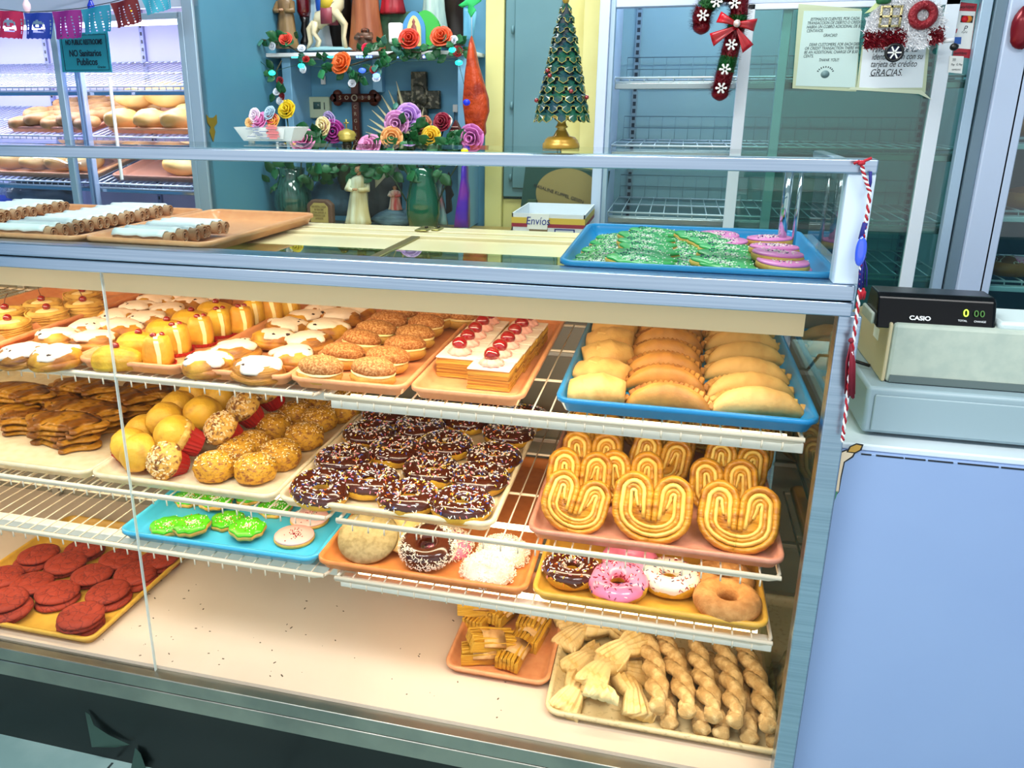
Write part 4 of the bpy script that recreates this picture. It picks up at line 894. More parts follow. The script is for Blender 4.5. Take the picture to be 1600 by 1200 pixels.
def twist(seed):
    m = MB(); q = random.Random(seed); L = 0.235; tt = q.uniform(1.7, 2.1)
    for s in (0, 1):
        P = []; rr = []
        for i in range(46):
            u = i/45; a = 2*PI*tt*u+PI*s; r = 0.0088*(1-abs(2*u-1)**6)
            P.append((r*cos(a)+0.008*sin(u*3+seed), -L/2+L*u, 0.020+r*sin(a))); rr.append(0.0128*(0.55+0.45*(1-abs(2*u-1)**5))*(1+0.08*sin(i*1.7)))
        m.tube(P, rr, 12)
    m.blob((0.008*sin(seed), -L/2+0.004, 0.019), (0.0155, 0.014, 0.014), seed, 0.25); m.blob((0.008*sin(3+seed), L/2-0.004, 0.019), (0.014, 0.013, 0.013), seed+3, 0.25)
    return tag(m.build('sugar_twist', TW), 'sugar twist', 'pastry')
tk = [Kind(twist(k)) for k in range(3)]
tops = [((1028, 1112), (1000, 980), 'leftmost, beside the bows'), ((1068, 1120), (1035, 975), 'second from the left'), ((1108, 1130), (1090, 985), 'third from the left'), ((1150, 1137), (1115, 985), 'second from the right'), ((1196, 1150), (1158, 985), 'rightmost')]
def lay(a, b, zz, d, lab, k, sl=0.0):
    p, q_ = atZ(a[0], a[1], SB+0.02+zz), atZ(b[0], b[1], SB+0.02+zz); dr = (q_-p); yaw = math.atan2(dr.x, dr.y); y0 = max(p.y, 1.362)
    L = 0.235; c = Vector((p.x+sin(yaw)*L/2, y0+cos(yaw)*L/2, SB+0.004+zz))
    kinds_put(tk, k, tuple(c), (sl, 0, -yaw), '%s sugared twist, %s' % (lab, d), 'sugared twists', scale=(1.15, 1.0, 1.15))
for k, (a, b, d) in enumerate(tops): lay(a, b, 0.036, d, 'upper', k)
for k, (a, b, d) in enumerate([((1040, 1140), (1010, 1000), 'below the leftmost upper one'), ((1090, 1150), (1060, 1000), 'second from the left in the lower layer'), ((1128, 1155), (1100, 1000), 'third from the left in the lower layer'), ((1165, 1160), (1135, 1000), 'second from the right in the lower layer'), ((1205, 1168), (1175, 1000), 'rightmost in the lower layer')]): lay(a, b, 0.0, d, 'lower', k+1)
# ------------------------------------------------------------------ generic helpers for the background
def hit(px, py, P, N):
    r = _ray(px, py); return r*(Vector(P).dot(Vector(N))/r.dot(Vector(N)))
def loc_of(o):
    Mx = Matrix.Translation(o.location) @ o.rotation_euler.to_matrix().to_4x4(); return Mx.inverted()
FR = mat('fridge_frame', '#a9c3d8', 0.35, 0.35); FRL = mat('pale_fridge_frame', '#c4d4ee', 0.4, 0.1)
PAP = mat('paper_white', '#f2f4f0', 0.7); INK = mat('black_ink', '#0e1420', 0.6)
def flag(quad, Y, m, name, label, cat, pat, nx=18, ny=18, group=None, th=0.0012, scal=True):
    """thin sheet between four pixels on the upright plane Y, cells of the pattern cut out"""
    P = [atY(x, y, Y) for x, y in quad]; mb = MB(); g = {}
    o = (P[0]+P[1]+P[2]+P[3])/4
    def pt(i, j):
        u, v = i/nx, j/ny; p = (P[0]*(1-u)+P[1]*u)*(1-v)+(P[3]*(1-u)+P[2]*u)*v; return p-o+Vector((0, 0.006*sin(u*7+v*3), 0))
    for i in range(nx):
        for j in range(ny):
            if pat((i+.5)/nx, (j+.5)/ny): continue
            q = [pt(i, j), pt(i+1, j), pt(i+1, j+1), pt(i, j+1)]; k = len(mb.v)
            if j == ny-1 and scal:
                mid = (q[2]+q[3])/2; d = (q[3]-q[0])*0.5; q[2] = q[2]+d*(0.2 if i % 3 == 0 else 1.2 if i % 3 == 1 else 0.0); q[3] = q[3]+d*(0.2 if i % 3 == 1 else 1.2 if i % 3 == 2 else 0.0)
            mb.add([tuple(a) for a in q]+[tuple(a+Vector((0, th, 0))) for a in q], [(0, 1, 2, 3), (7, 6, 5, 4), (0, 4, 5, 1), (1, 5, 6, 2), (2, 6, 7, 3), (3, 7, 4, 0)])
    ob = mb.build(name, m, smooth=False); ob.location = o
    return tag(ob, label, cat, group)
def skull(u, v):
    if v < 0.28: return False
    x = (u-0.5)/0.26; y = (v-0.55)/0.27
    if x*x+y*y < 1:
        if (abs(x)-0.4)**2+(y+0.15)**2 < 0.085: return False
        if abs(x) < 0.12 and 0.05 < y < 0.3: return False
        if 0.4 < y < 0.65 and int((x+1)*8) % 2 == 0: return False
        return x*x+y*y < 0.85
    if v > 0.9: return False
    return (int(u*18) % 3 == 1 and int(v*18) % 3 != 0) and (u < 0.18 or u > 0.82)
def diamonds(u, v):
    if v < 0.2: return False
    return (int(u*18)+2*int(v*18)) % 4 == 0 and int(v*18) % 2 == 0 and 0.05 < u < 0.95

# ------------------------------------------------------------------ left fridge, turned a little towards the middle of the shop
lf = thing('display_fridge', 'glass door display fridge at the left holding trays of donuts and bread rolls', 'display fridge', (-1.585, 2.55, 0), -math.radians(4))
LI = loc_of(lf); LN = (sin(math.radians(4)), cos(math.radians(4)), 0)
def LP(px, py, off=0.0):
    n = Vector(LN); return LI @ hit(px, py, Vector((-1.585, 2.55, 0))+n*off, LN)
wl = 1.9
MB().box(-0.02, 0.0, 0.0, 0.60, FZ, 1.0).build('side_panel', mat('teal_side_panel', '#4a86a2', 0.45, col2='#5590aa', scale=2), lf, smooth=False)
MB().box(-wl, -0.02, 0.49, 0.51, FZ, 1.0).build('back_wall', mat('lavender_liner', '#c3bfe4', 0.4), lf, smooth=False)
MB().box(-wl, -wl+0.02, 0.0, 0.50, FZ, 1.0).build('side_panel', _M['lavender_liner'], lf, smooth=False)
zt = LP(150, 10).z
MB().box(-wl, 0, -0.005, 0.03, zt-0.012, zt+0.035).build('top_bar', FRL, lf, bevel=0.002)
MB().box(-0.042, 0.0, -0.01, 0.03, FZ, 1.0).build('right_frame', FR, lf, bevel=0.002)
z2 = LP(150, 24).z
def lstile(px, py, w, off, m_, z0=-1.0): x = LP(px, py, off).x; MB().box(x-w/2, x+w/2, off-0.01, off+0.012, z0, z2).build('door_stile', m_, lf, bevel=0.002)
lstile(103, 180, 0.028, 0.0, FR); lstile(133, 200, 0.014, 0.03, FR, -1.0); lstile(139, 200, 0.006, 0.03, FRL, -1.0); lstile(296, 160, 0.022, 0.0, FR)
x = LP(103, 180, 0).x; xr = LP(296, 160, 0).x
MB().box(x, xr, -0.01, 0.012, z2-0.02, z2).build('door_rail', FR, lf, bevel=0.002)
MB().box(-wl, LP(133, 200, .03).x, 0.02, 0.042, z2-0.02, z2).build('door_rail', FR, lf, bevel=0.002)
MB().box(x, xr, 0.0, 0.003, -1.0, z2-0.02).build('door_glass', glass('fridge_glass', '#f2f6ff', 1.3), lf, smooth=False)
MB().box(-wl, LP(133, 200, .03).x, 0.028, 0.031, -1.0, z2-0.02).build('door_glass', _M['fridge_glass'], lf, smooth=False)
xw = LP(180, 200, -0.01).x; MB().box(xw-0.003, xw+0.003, -0.014, -0.002, LP(190, 281, -.01).z, LP(172, 121, -.01).z).build('white_door_strip', mat('white_plastic', '#f4f6f8', 0.4), lf, bevel=0.001)  # thin white upright strip just in front of the door glass
for px in (74, 226):
    x = LP(px, 100, 0.48).x; MB().box(x-0.010, x+0.010, 0.478, 0.49, -0.9, 0.9).build('shelf_standard', mat('slotted_standard', '#8f92b8', 0.4, 0.5), lf, smooth=False)
    m = MB()
    for k in range(40): m.box(x-0.004, x+0.004, 0.4765, 0.4785, -0.6+k*0.03, -0.6+k*0.03+0.014)
    m.build('slots', BLACK, lf, smooth=False, kind='stuff')
def rack(parent, x0, x1, y0, y1, z, pitch=0.03, m_=None, name='wire_rack', r=0.0022, k=0.0):
    m = MB(); n = int((x1-x0)/pitch); rise = (y1-y0)*k
    for i in range(n+1): x = x0+(x1-x0)*i/n; m.tube([(x, y1, z+rise), (x, y0, z), (x, y0-0.002, z-0.016)], r, 5)
    for yy, zz in ((y0, z-0.003), (y0, z-0.018), ((y0+y1)/2, z-0.003+rise/2), (y1, z-0.003+rise)): m.tube([(x0, yy, zz), (x1, yy, zz)], 0.004, 6)
    return m.build(name, m_ or mat('bright_wire', '#dfe6f2', 0.25, 0.5), parent)
LZ = [LP(150, 134, 0.05).z, LP(200, 213, 0.05).z, LP(200, 287, 0.05).z]
for z in LZ:
    rack(lf, -wl+0.03, -0.03, 0.05, 0.48, z, k=0.24)
    MB().box(-wl+0.03, -0.03, 0.048, 0.056, z-0.034, z-0.021).build('shelf_edge', mat('chrome', '#c8d4da', 0.08, 1.0), lf, bevel=0.002)
MB().box(-wl+0.03, -0.03, 0.05, 0.08, z2-0.03, z2-0.012).build('lamp_strip', mat('cool_lamp', '#ffffff', 0.5, emis='#e6e4ff', estr=5), lf, smooth=False)
lamp('fridge_lamp', (-wl/2, 0.10, z2-0.035), (0.35, 0, 0), wl-0.1, 0.04, 11, (0.90, 0.90, 1.0), lf)
lamp('fridge_lamp', (-wl/2, 0.075, LZ[0]-0.038), (0.35, 0, 0), wl-0.1, 0.02, 2.8, (0.95, 0.92, 1.0), lf)
lamp('fridge_lamp', (-wl/2, 0.075, LZ[1]-0.038), (0.35, 0, 0), wl-0.1, 0.02, 4, (0.95, 0.92, 1.0), lf)
LM = Matrix.Translation(lf.location) @ lf.rotation_euler.to_matrix().to_4x4()
def LW(x, y, z): return LM @ Vector((x, y, z))
def ltray(xa, xb, z, label, m_=TAN, y0=0.06, y1=0.475):
    o = tray(xa, xb, y0, y1, z+0.003, m_, label); c = Vector((o.location.x, o.location.y, o.location.z)); c.z += ((y0+y1)/2-0.05)*0.24; o.location = LM @ c; o.rotation_euler = (lf.rotation_euler.to_matrix() @ Matrix.Rotation(math.atan(0.24), 3, 'X')).to_euler(); return o
xa = LP(8, 200, 0.06).x; xb = LP(140, 203, 0.06).x; ltray(xa, xb, LZ[1], 'tan tray of plain ring donuts in the left fridge', ROSE)
xc = LP(165, 205, 0.06).x; ltray(xc, -0.045, LZ[1], 'tan tray with bread rolls in the left fridge')
ltray(LP(172, 285, 0.06).x, -0.045, LZ[2], 'nearly empty tan tray on the lower shelf of the left fridge', ROSE)
ltray(LP(-30, 285, 0.06).x, LP(148, 285, 0.06).x, LZ[2], 'tan tray with bagged bread in the left fridge')
PD = mat('plain_donut_dough', '#b98850', 0.6, col2='#a06c36', scale=30)
dk_ = Kind(donut(None, 3, 'plain ring donut', 0.029, 0.0195, 1.0, dough=PD))
n = 0
for j in range(5):
    for i in range(5):
        x = xa+0.045+i*(xb-xa-0.09)/4; y = 0.105+j*0.078
        zz = LZ[1]+0.012+(y-0.05)*0.24+(0.014 if (i+j) % 2 else 0)
        dk_.put(LW(x, y, zz), (0.24+jit(.05), jit(.05), jit(.3)), 'plain brown ring donut in the left fridge, %s row from the front, %s from left' % (ORD[j], ORD[i]), 'plain donuts in the left fridge', scale=(1.05, 1.0, 1.0)); n += 1
def bolillo(seed):
    BR_ = mat('bread_roll_crust', '#cf9e4c', 0.5, col2='#dab878', scale=8, bump=0.15, bscale=40)
    t = thing('bread_roll', 'bread roll', 'bread'); MB().blob((0, 0, 0.028), (0.070, 0.048, 0.034), seed, 0.12, n=22, m=14).build('crust', BR_, t)
    P = [(-0.045+0.09*i/8, 0.006*sin(i), 0.059-0.00035*(i-4)**2*3) for i in range(9)]; MB().tube(P, [0.002+0.003*sin(PI*i/8) for i in range(9)], 6).build('score_line', mat('bread_crumb', '#f0dca8', 0.7), t); return t
bl = [Kind(bolillo(k)) for k in range(2)]
for k, (px, py, off, dz, rz_, d) in enumerate([(193, 195, 0.12, 0, 1.4, 'front left'), (238, 192, 0.12, 0, 1.3, 'front centre'), (278, 192, 0.12, 0, 1.5, 'front right'), (213, 170, 0.20, 0.055, 0.1, 'upper left, lying across'), (266, 165, 0.20, 0.06, 0.1, 'upper right, largest'), (300, 190, 0.2, 0, 1.2, 'behind the door frame'), (225, 180, 0.30, 0, 1.3, 'behind, between the front ones')]):
    p = LP(px, py, off); bl[k % 2].put(LW(p.x, off, LZ[1]+0.012+dz+(off-0.05)*0.24), (0, 0, rz_), 'golden bread roll in the left fridge, %s' % d, 'bread rolls in the left fridge', scale=1.1 if k != 4 else 1.35)
p = LP(290, 280, 0.15); bl[0].put(LW(p.x, 0.15, LZ[2]+0.034), (0, 0, 0.2), 'single golden bread roll on the nearly empty fridge tray', 'bread rolls in the left fridge', scale=1.15)
for k, (px, d) in enumerate(((20, 'leftmost'), (60, 'second from the left'), (100, 'third from the left'), (132, 'rightmost'))):
    p = LP(px, 270, 0.15); bl[k % 2].put(LW(p.x, 0.16, LZ[2]+0.036), (0, 0, 1.2), 'pale bread roll inside the clear bag, %s' % d, 'bagged bread rolls', scale=1.1)
a, b = LP(-20, 270, 0.15).x, LP(146, 270, 0.15).x
bag = MB(); L = []
for i in range(15):
    u = i/14; L.append([LW(a+(b-a)*u, 0.16+0.11*cos(t_)*(1+0.15*noise.noise(Vector((u*6, t_, 0)))), LZ[2]+0.058+max(-0.022, 0.062*sin(t_)*(1+0.25*noise.noise(Vector((u*9, t_*2, 5)))))*(0.35+0.65*sin(PI*min(1, max(0, u*1.1)))**0.5)) for t_ in [2*PI*j/20 for j in range(20)]])
o = bag.loft(L).build('plastic_bag', glass('clear_film', '#f4f4ff', 1.5, 0.15, 0.08)); tag(o, 'crinkled clear plastic bag around bread on the lower fridge shelf', 'bag')
# dark bag slumped at the foot, seen through the guard glass
m = MB().blob((0, 0, 0.07), (0.17, 0.10, 0.075), 4, 0.3, n=24, m=12); o = m.build('dark_plastic_bag', mat('dark_bag_film', '#42566a', 0.25, col2='#5a7088', scale=14, bump=0.6, bscale=12)); q = LW(LP(68, 318, 0.2).x, 0.2, LP(68, 330, 0.2).z); o.location = q
tag(o, 'slumped dark grey bag low in the left fridge, behind the iced rolls', 'bag')
rack(lf, -wl+0.03, -0.03, 0.05, 0.48, q.z-0.01)
m = MB().blob((0, 0, 0.03), (0.10, 0.06, 0.035), 2, 0.3); o = m.build('blue_package', mat('blue_package_film', '#2450d8', 0.3)); o.location = LW(LP(8, 326, 0.12).x, 0.12, q.z); tag(o, 'bright blue package at the left edge of the fridge floor', 'package')
# sign on the door
P = [LP(x, y, -0.012) for x, y in ((93, 52), (169, 50), (176, 113), (99, 113))]
SG = mat('sign_teal', '#2391a8', 0.4); sg = thing('restroom_sign', 'teal sign about public restrooms taped on the left fridge door', 'sign', LW((P[0].x+P[2].x)/2, -0.016, (P[0].z+P[2].z)/2), -math.radians(4))
c = Vector(((P[0].x+P[2].x)/2, 0, (P[0].z+P[2].z)/2)); P = [Vector((p.x, 0, p.z))-c for p in P]
MB().add([(p.x, 0, p.z) for p in P]+[(p.x, 0.003, p.z) for p in P], [(0, 1, 2, 3), (7, 6, 5, 4), (0, 4, 5, 1), (1, 5, 6, 2), (2, 6, 7, 3), (3, 7, 4, 0)]).build('board', SG, sg, smooth=False)
w = P[1].x-P[0].x; hh = P[0].z-P[3].z; DKI = mat('sign_ink', '#0d2036', 0.5)
bm_ = MB()
for x0_, x1_, z0_, z1_ in ((-.46, .46, -.45, -.438), (-.46, .46, .438, .45), (-.46, -.452, -.45, .45), (.452, .46, -.45, .45)): bm_.box(x0_*w, x1_*w, -0.0012, 0, z0_*hh, z1_*hh)
bm_.build('border_line', DKI, sg, smooth=False)
text('NO PUBLIC RESTROOMS', 0.024, DKI, sg, (0.0, -0.001, hh*0.26), sx=0.60, bold=0.0006)
text('NO Sanitarios', 0.030, DKI, sg, (0.0, -0.001, hh*-0.02), sx=0.80, bold=0.0006)
text('Publicos', 0.032, DKI, sg, (0.004, -0.001, hh*-0.24), sx=0.85, bold=0.0006)
text('Gracias', 0.012, DKI, sg, (w*0.30, -0.001, hh*-0.37), shear=0.4)
# gold owl-like sticker on the side of the fridge
SN = (LM.to_3x3() @ Vector((1, 0, 0)))
def SPt(px, py): p = LI @ hit(px, py, Vector(lf.location)+SN*0.002, SN); return p
poly = [(322, 179), (326, 184), (333, 184), (338, 179), (339, 192), (334, 199), (336, 206), (333, 222), (327, 206), (329, 199), (324, 192)]
P = [SPt(x, y) for x, y in poly]; c = sum(P, Vector())/len(P)
o = MB().loft([[(0.0, p.y-c.y, p.z-c.z) for p in P], [(0.0015, p.y-c.y, p.z-c.z) for p in P]]).build('gold_sticker', mat('old_gold', '#766a1c', 0.4), smooth=False)
o.location = LM @ c; o.rotation_euler = lf.rotation_euler; tag(o, 'small gold eared figure shaped sticker on the side of the left fridge', 'sticker')

# papel picado and string lights
cols = [('#c01f58', 'crimson'), ('#1f3fae', 'royal blue'), ('#8e1f8a', 'purple'), ('#1f8fb4', 'teal'), ('#6e1420', 'dark red'), ('#3fb0d0', 'pale turquoise')]
Q = [[(-8, 16), (34, 18), (36, 60), (-4, 58)], [(37, 20), (80, 20), (81, 60), (41, 60)], [(81, 18), (125, 15), (128, 58), (88, 61)], [(126, 15), (170, 7), (174, 48), (133, 54)], [(172, 5), (213, -3), (222, 33), (184, 44)], [(218, -6), (260, -16), (268, 12), (230, 24)]]
desc = ['cut paper flag with a skull, at the left edge', 'cut paper flag with a skull, second from left', 'cut paper flag above the sign\'s left half', 'cut paper flag over the sign\'s right half', 'cut paper flag, tilted, right of the sign', 'cut paper flag, topmost and farthest right']
for (h, cn), q, d, k in zip(cols, Q, desc, range(6)):
    flag(q, 2.40, mat('paper_'+cn.replace(' ', '_'), h, 0.6), 'paper_flag', cn+' '+d, 'paper flag', skull if k < 2 else diamonds, group='cut paper flags')
cord = [(-20, 12), (40, 19), (82, 17), (126, 13), (172, 4), (215, -8), (262, -22)]
o = MB().tube([atY(x, y, 2.403) for x, y in cord], 0.0012, 5).build('flag_string', INK); tag(o, 'thin dark string the cut paper flags hang from', 'string')
sl = thing('string_lights', 'dark cord with coloured bulbs running from the left fridge to the altar', 'string lights')
cp = [(-20, -6), (35, -4), (80, -6), (138, -3), (170, -8), (201, -6), (250, -20), (300, -14), (318, -4), (345, 20), (372, 38), (400, 47), (428, 57)]
P = [atY(x, y, 2.42+0.05*i) for i, (x, y) in enumerate(cp)]
MB().tube(P, 0.003, 6).build('cord', INK, sl)
def bulb(parent, p, h, nm, up=1, s=1.0, em=0.35):
    m_ = mat('bulb_'+nm, h, 0.15, emis=h, estr=em, coat=0.5)
    o = MB().lathe([(0.004*s, 0), (0.006*s, -0.006*s), (0.013*s, -0.02*s), (0.012*s, -0.032*s), (0.006*s, -0.044*s), (0.0008, -0.052*s)] if up else [(0.004*s, 0), (0.013*s, 0.02*s), (0.006*s, 0.044*s), (0.0008, 0.052*s)], 12, p).build('bulb', m_, parent)
    MB().lathe([(0.0065*s, -0.002*s), (0.0065*s, 0.012*s), (0.004*s, 0.013*s)], 10, p).build('socket', INK, o); return o
for px, py, i, h, nm in ((40, -3, 1, '#f3d8e2', 'pearl'), (141, -1, 3, '#1830b0', 'blue'), (201, -4, 5, '#f4d410', 'yellow'), (311, -6, 7.6, '#f3c8d8', 'pearl'), (372, 41, 10, '#18c8a0', 'green')):
    bulb(sl, tuple(atY(px, py, 2.42+0.05*i)), h, nm)

# ------------------------------------------------------------------ altar
CZ = -0.46
o = MB().box(-1.535, -0.24, 2.50, 2.88, CZ-0.03, CZ).box(-1.535, -0.315, 2.88, 3.13, CZ-0.03, CZ).box(-1.53, -0.33, 2.55, 3.13, FZ, CZ-0.03).build('back_counter', mat('tan_counter_top', '#b79c5c', 0.35, col2='#a98c4c', scale=4), bevel=0.003); tag(o, 'tan counter along the back wall carrying the altar pieces and boxes', 'counter')
ys = 2.97; a = atY(380, 82, ys); b = atY(735, 90, ys); zs = a.z-0.004
WS = mat('white_shelf_paint', '#eef4f6', 0.4)
al = MB(); xr = atY(703, 86, ys).x
al.loft([[(a.x, ys, z), (xr, ys, z), (b.x, ys+0.07, z), (b.x, 3.2, z), (a.x, 3.2, z)] for z in (zs-0.014, zs)]); o = al.build('altar_shelf', WS, bevel=0.002); tag(o, 'white wall shelf crowded with statues above the altar niche', 'shelf')
nb = thing('altar_niche', 'pale blue side boards framing the niche under the altar shelf', 'niche')
NB = mat('pale_blue_board', '#86bfe4', 0.45)
for px in (452, 724): x = atY(px, 170, 3.02).x; MB().box(x-0.022, x+0.016, 3.02, 3.20, CZ, zs-0.014).build('side_board', NB, nb, bevel=0.003)
x = atY(590, 120, 3.17).x; MB().box(x-0.02, x+0.02, 3.165, 3.2, 0.05, zs-0.014).build('bracket', NB, nb, bevel=0.003)
# LED dots under the shelf edge
for x0_, x1_, h in ((455, 478, '#30f0d8'), (511, 536, '#30f0d8'), (556, 582, '#5a78ff'), (612, 634, '#5a78ff'), (660, 688, '#7a88ff')):
    t = thing('led_strip', 'short strip of %s lights under the altar shelf, %s' % ('turquoise' if h == '#30f0d8' else 'blue', {455: 'leftmost', 511: 'second from left', 556: 'middle one', 612: 'second from right', 660: 'rightmost'}[x0_]), 'light strip', tuple(atY(x0_, 88, 2.98)), 0, 'light strips under the shelf')
    a0 = atY(x0_, 88, 2.98); a1 = atY(x1_, 88, 2.98); L_ = a1.x-a0.x; MB().box(0, L_, 0, 0.006, -0.008, 0.004).build('strip', mat('led_base', '#c8d8e8', 0.5), t)
    for i in range(6): MB().blob((L_*(i+.5)/6, -0.002, -0.002), (0.0045, 0.003, 0.0045), 0, 0, n=8, m=6).build('diode', mat('led_'+h[1:], h, 0.3, emis=h, estr=6), t)
# thermostat
p = atY(499, 168, 3.185); t = thing('thermostat', 'beige wall thermostat with a grey screen left of the wooden cross', 'thermostat', tuple(p))
MB().box(-0.05, 0.05, -0.012, 0.015, -0.042, 0.042).build('housing', mat('beige_plastic', '#c3d2b4', 0.5), t, bevel=0.004)
MB().box(-0.020, 0.012, -0.014, -0.012, -0.006, 0.022).build('screen', mat('lcd_grey', '#4c6a66', 0.2), t); MB().box(0.026, 0.030, -0.014, -0.012, -0.008, 0.02).build('slider', mat('grey_slot', '#5a6a60', 0.4), t)
# crosses
p = atY(556, 153, 3.17); WD = mat('dark_red_wood', '#5e2a1a', 0.4, col2='#431a10', scale=20)
t = thing('wooden_cross', 'dark wooden cross with round trefoil ends and pale symbols in the niche', 'cross', tuple(p)); GR = mat('pale_symbol', '#b9a890', 0.5)
hl = abs(atY(521, 153, 3.17).x-p.x); vb = p.z-atY(556, 245, 3.17).z; vt = atY(550, 118, 3.17).z-p.z
MB().box(-0.016, 0.016, -0.012, 0.014, -vb, vt).build('upright', WD, t, bevel=0.003)
m = MB().box(-hl*0.82, hl*0.86, -0.014, 0.012, -0.016, 0.016)
for s in (-1, 1):
    for dx, dz in ((0.8, 0.014), (0.8, -0.014), (0.93, 0)): m.X = Matrix.Translation((s*hl*dx, 0, dz)) @ Matrix.Rotation(PI/2, 4, 'X'); m.lathe([(0.016, -0.012), (0.018, 0), (0.016, 0.013)], 16); m.X = None
m.build('crossbar', WD, t)
m = MB(); m.X = Matrix.Rotation(PI/2, 4, 'X'); m.torus((0, 0, 0.016), 0.011, 0.003, 20, 6); m.build('centre_ring', GR, t)
for k, (dx, s_) in enumerate(((-0.062, 'S'), (-0.034, 'O'), (0.034, '3'), (0.062, '8'))): text(s_, 0.022, GR, t, (dx, -0.0146, 0), name='symbol')
for k, s_ in enumerate('CRGLEX'): text(s_, 0.020, GR, t, (0, -0.0126, -0.035-0.027*k), name='symbol')
p = atY(656, 156, 3.17); ST = mat('carved_dark_relief', '#3a3c30', 0.55, col2='#8a8670', scale=55, thr=(0.5, 0.62), bump=1.0, bscale=60)
t = thing('ornate_cross', 'ornate dark relief cross with square ends at the right of the niche', 'cross', tuple(p))
m = MB().box(-0.032, 0.032, -0.014, 0.012, -0.13, 0.105).build('upright', ST, t, bevel=0.004); MB().box(-0.09, 0.085, -0.016, 0.012, -0.034, 0.034).build('crossbar', ST, t, bevel=0.004)
m = MB(); m.blob((0, -0.02, 0.02), (0.028, 0.016, 0.035), 3, 0.4).blob((-0.022, -0.018, -0.005), (0.018, 0.014, 0.022), 5, 0.4).blob((0.022, -0.018, 0.0), (0.018, 0.014, 0.02), 6, 0.4).blob((0, -0.02, -0.06), (0.016, 0.014, 0.045), 7, 0.3); m.build('relief_figures', ST, t)

# roses, leaves
def rose(parent, c, r, h, seed, name='rose'):
    m_ = mat('petal_'+h[1:], h, 0.5); q = random.Random(seed); m = MB(); c = Vector(c)
    ax = Vector((q.uniform(-.4, .4), -1, q.uniform(-.1, .7))).normalized(); u = ax.orthogonal().normalized(); v = ax.cross(u)
    for ring, (rad, n, open_) in enumerate(((0.25, 3, 0.15), (0.5, 4, 0.35), (0.78, 5, 0.6), (1.0, 5, 0.9))):
        for k in range(n):
            a0 = 2*PI*k/n+ring*0.7; L = []
            for i in range(5):
                s = i/4; row = []
                for j in range(5):
                    w = -1+j/2; a = a0+w*(0.95*PI/n+0.15); rr = r*rad*(0.35+0.65*s**0.6)*(1+0.10*open_*s*s); hh = r*(0.9*s-0.45)*(1.15-0.55*open_)-r*0.15*w*w*s
                    row.append(c+u*cos(a)*rr+v*sin(a)*rr+ax*(hh-0.10*r*ring*s))
                L.append(row)
            vs = [p for row in L for p in row]; fs = [(i*5+j, i*5+j+1, (i+1)*5+j+1, (i+1)*5+j) for i in range(4) for j in range(4)]; m.add(vs, fs)
    o = m.build(name, m_, parent); sd = o.modifiers.new('thick', 'SOLIDIFY'); sd.thickness = r*0.05; return o
LEAFM = mat('dark_leaf', '#14502a', 0.4, col2='#2a7a48', scale=12); LEAFG = mat('blue_green_leaf', '#2c7060', 0.45, col2='#5a9a88', scale=10)
def leaves(parent, pts, m_=LEAFM, s=0.03, seed=0, name='leaves'):
    q = random.Random(seed); m = MB()
    for c in pts:
        c = Vector(c); d = Vector((q.uniform(-1, 1), q.uniform(-.9, .1), q.uniform(-.9, .8))).normalized(); sd = d.cross(Vector((0, -1, q.uniform(-.3, .3)))); sd = sd.normalized() if sd.length > .1 else Vector((1, 0, 0)); up = sd.cross(d); L = s*q.uniform(0.8, 1.3)
        A = [c+d*L*t_+sd*L*0.34*w_*sin(PI*min(t_*1.02, 1))+up*L*0.10*(abs(w_)-t_*t_) for t_ in (0, .25, .5, .75, 1) for w_ in (-1, 0, 1)]
        m.add(A, [(i*3+j, i*3+j+1, i*3+j+4, i*3+j+3) for i in range(4) for j in range(2)])
    o = m.build(name, m_, parent, kind='stuff'); sdm = o.modifiers.new('thick', 'SOLIDIFY'); sdm.thickness = 0.0008; return o
def pj(px, py, Y): return tuple(atY(px, py, Y))
# garland along the shelf
gl = thing('rose_garland', 'garland of orange roses and dark leaves along the altar shelf edge', 'garland'); GY = 2.945
path = [(385, 72), (410, 62), (440, 66), (465, 80), (480, 90), (505, 88), (530, 98), (548, 102), (580, 92), (600, 88), (625, 78), (655, 82), (690, 72), (715, 78), (735, 80)]
MB().tube([pj(x, y, GY) for x, y in path], 0.003, 5).build('vine', mat('vine_stem', '#3a3a28', 0.6), gl)
MB().tube([pj(x, y, GY) for x, y in ((440, 95), (432, 110), (435, 130), (440, 150), (446, 165))], 0.003, 5).build('vine', _M['vine_stem'], gl)
q = random.Random(3); pts = []
for (x, y), n_ in zip([(392, 66), (418, 58), (436, 62), (455, 66), (468, 88), (500, 95), (512, 108), (548, 118), (556, 125), (570, 82), (590, 108), (612, 95), (600, 72), (636, 86), (660, 80), (690, 78), (712, 62), (730, 84), (432, 112), (437, 140), (445, 66), (560, 115), (622, 66)], [4]*23):
    for _ in range(n_): pts.append(pj(x+q.uniform(-11, 11), y+q.uniform(-8, 8), GY+q.uniform(-.02, .02)))
leaves(gl, pts, LEAFM, 0.040, 3)
leaves(gl, [pj(x+q.uniform(-8, 8), y+q.uniform(-6, 6), GY-0.01) for x, y in ((395, 70), (416, 64), (470, 92), (604, 70), (630, 80), (545, 110), (595, 104)) for _ in range(2)], LEAFG, 0.034, 5)
for x, y, r, h in ((446, 60, 0.024, '#d84a38'), (532, 98, 0.040, '#e06a2c'), (639, 60, 0.036, '#c83a24'), (689, 56, 0.038, '#d05028'), (478, 92, 0.013, '#a01818'), (583, 109, 0.013, '#b01c1c'), (715, 80, 0.018, '#a01c24'), (572, 75, 0.016, '#e01848'), (437, 126, 0.014, '#8a2430'), (440, 150, 0.014, '#8a2430')): rose(gl, pj(x, y, GY-0.02), r, h, x)
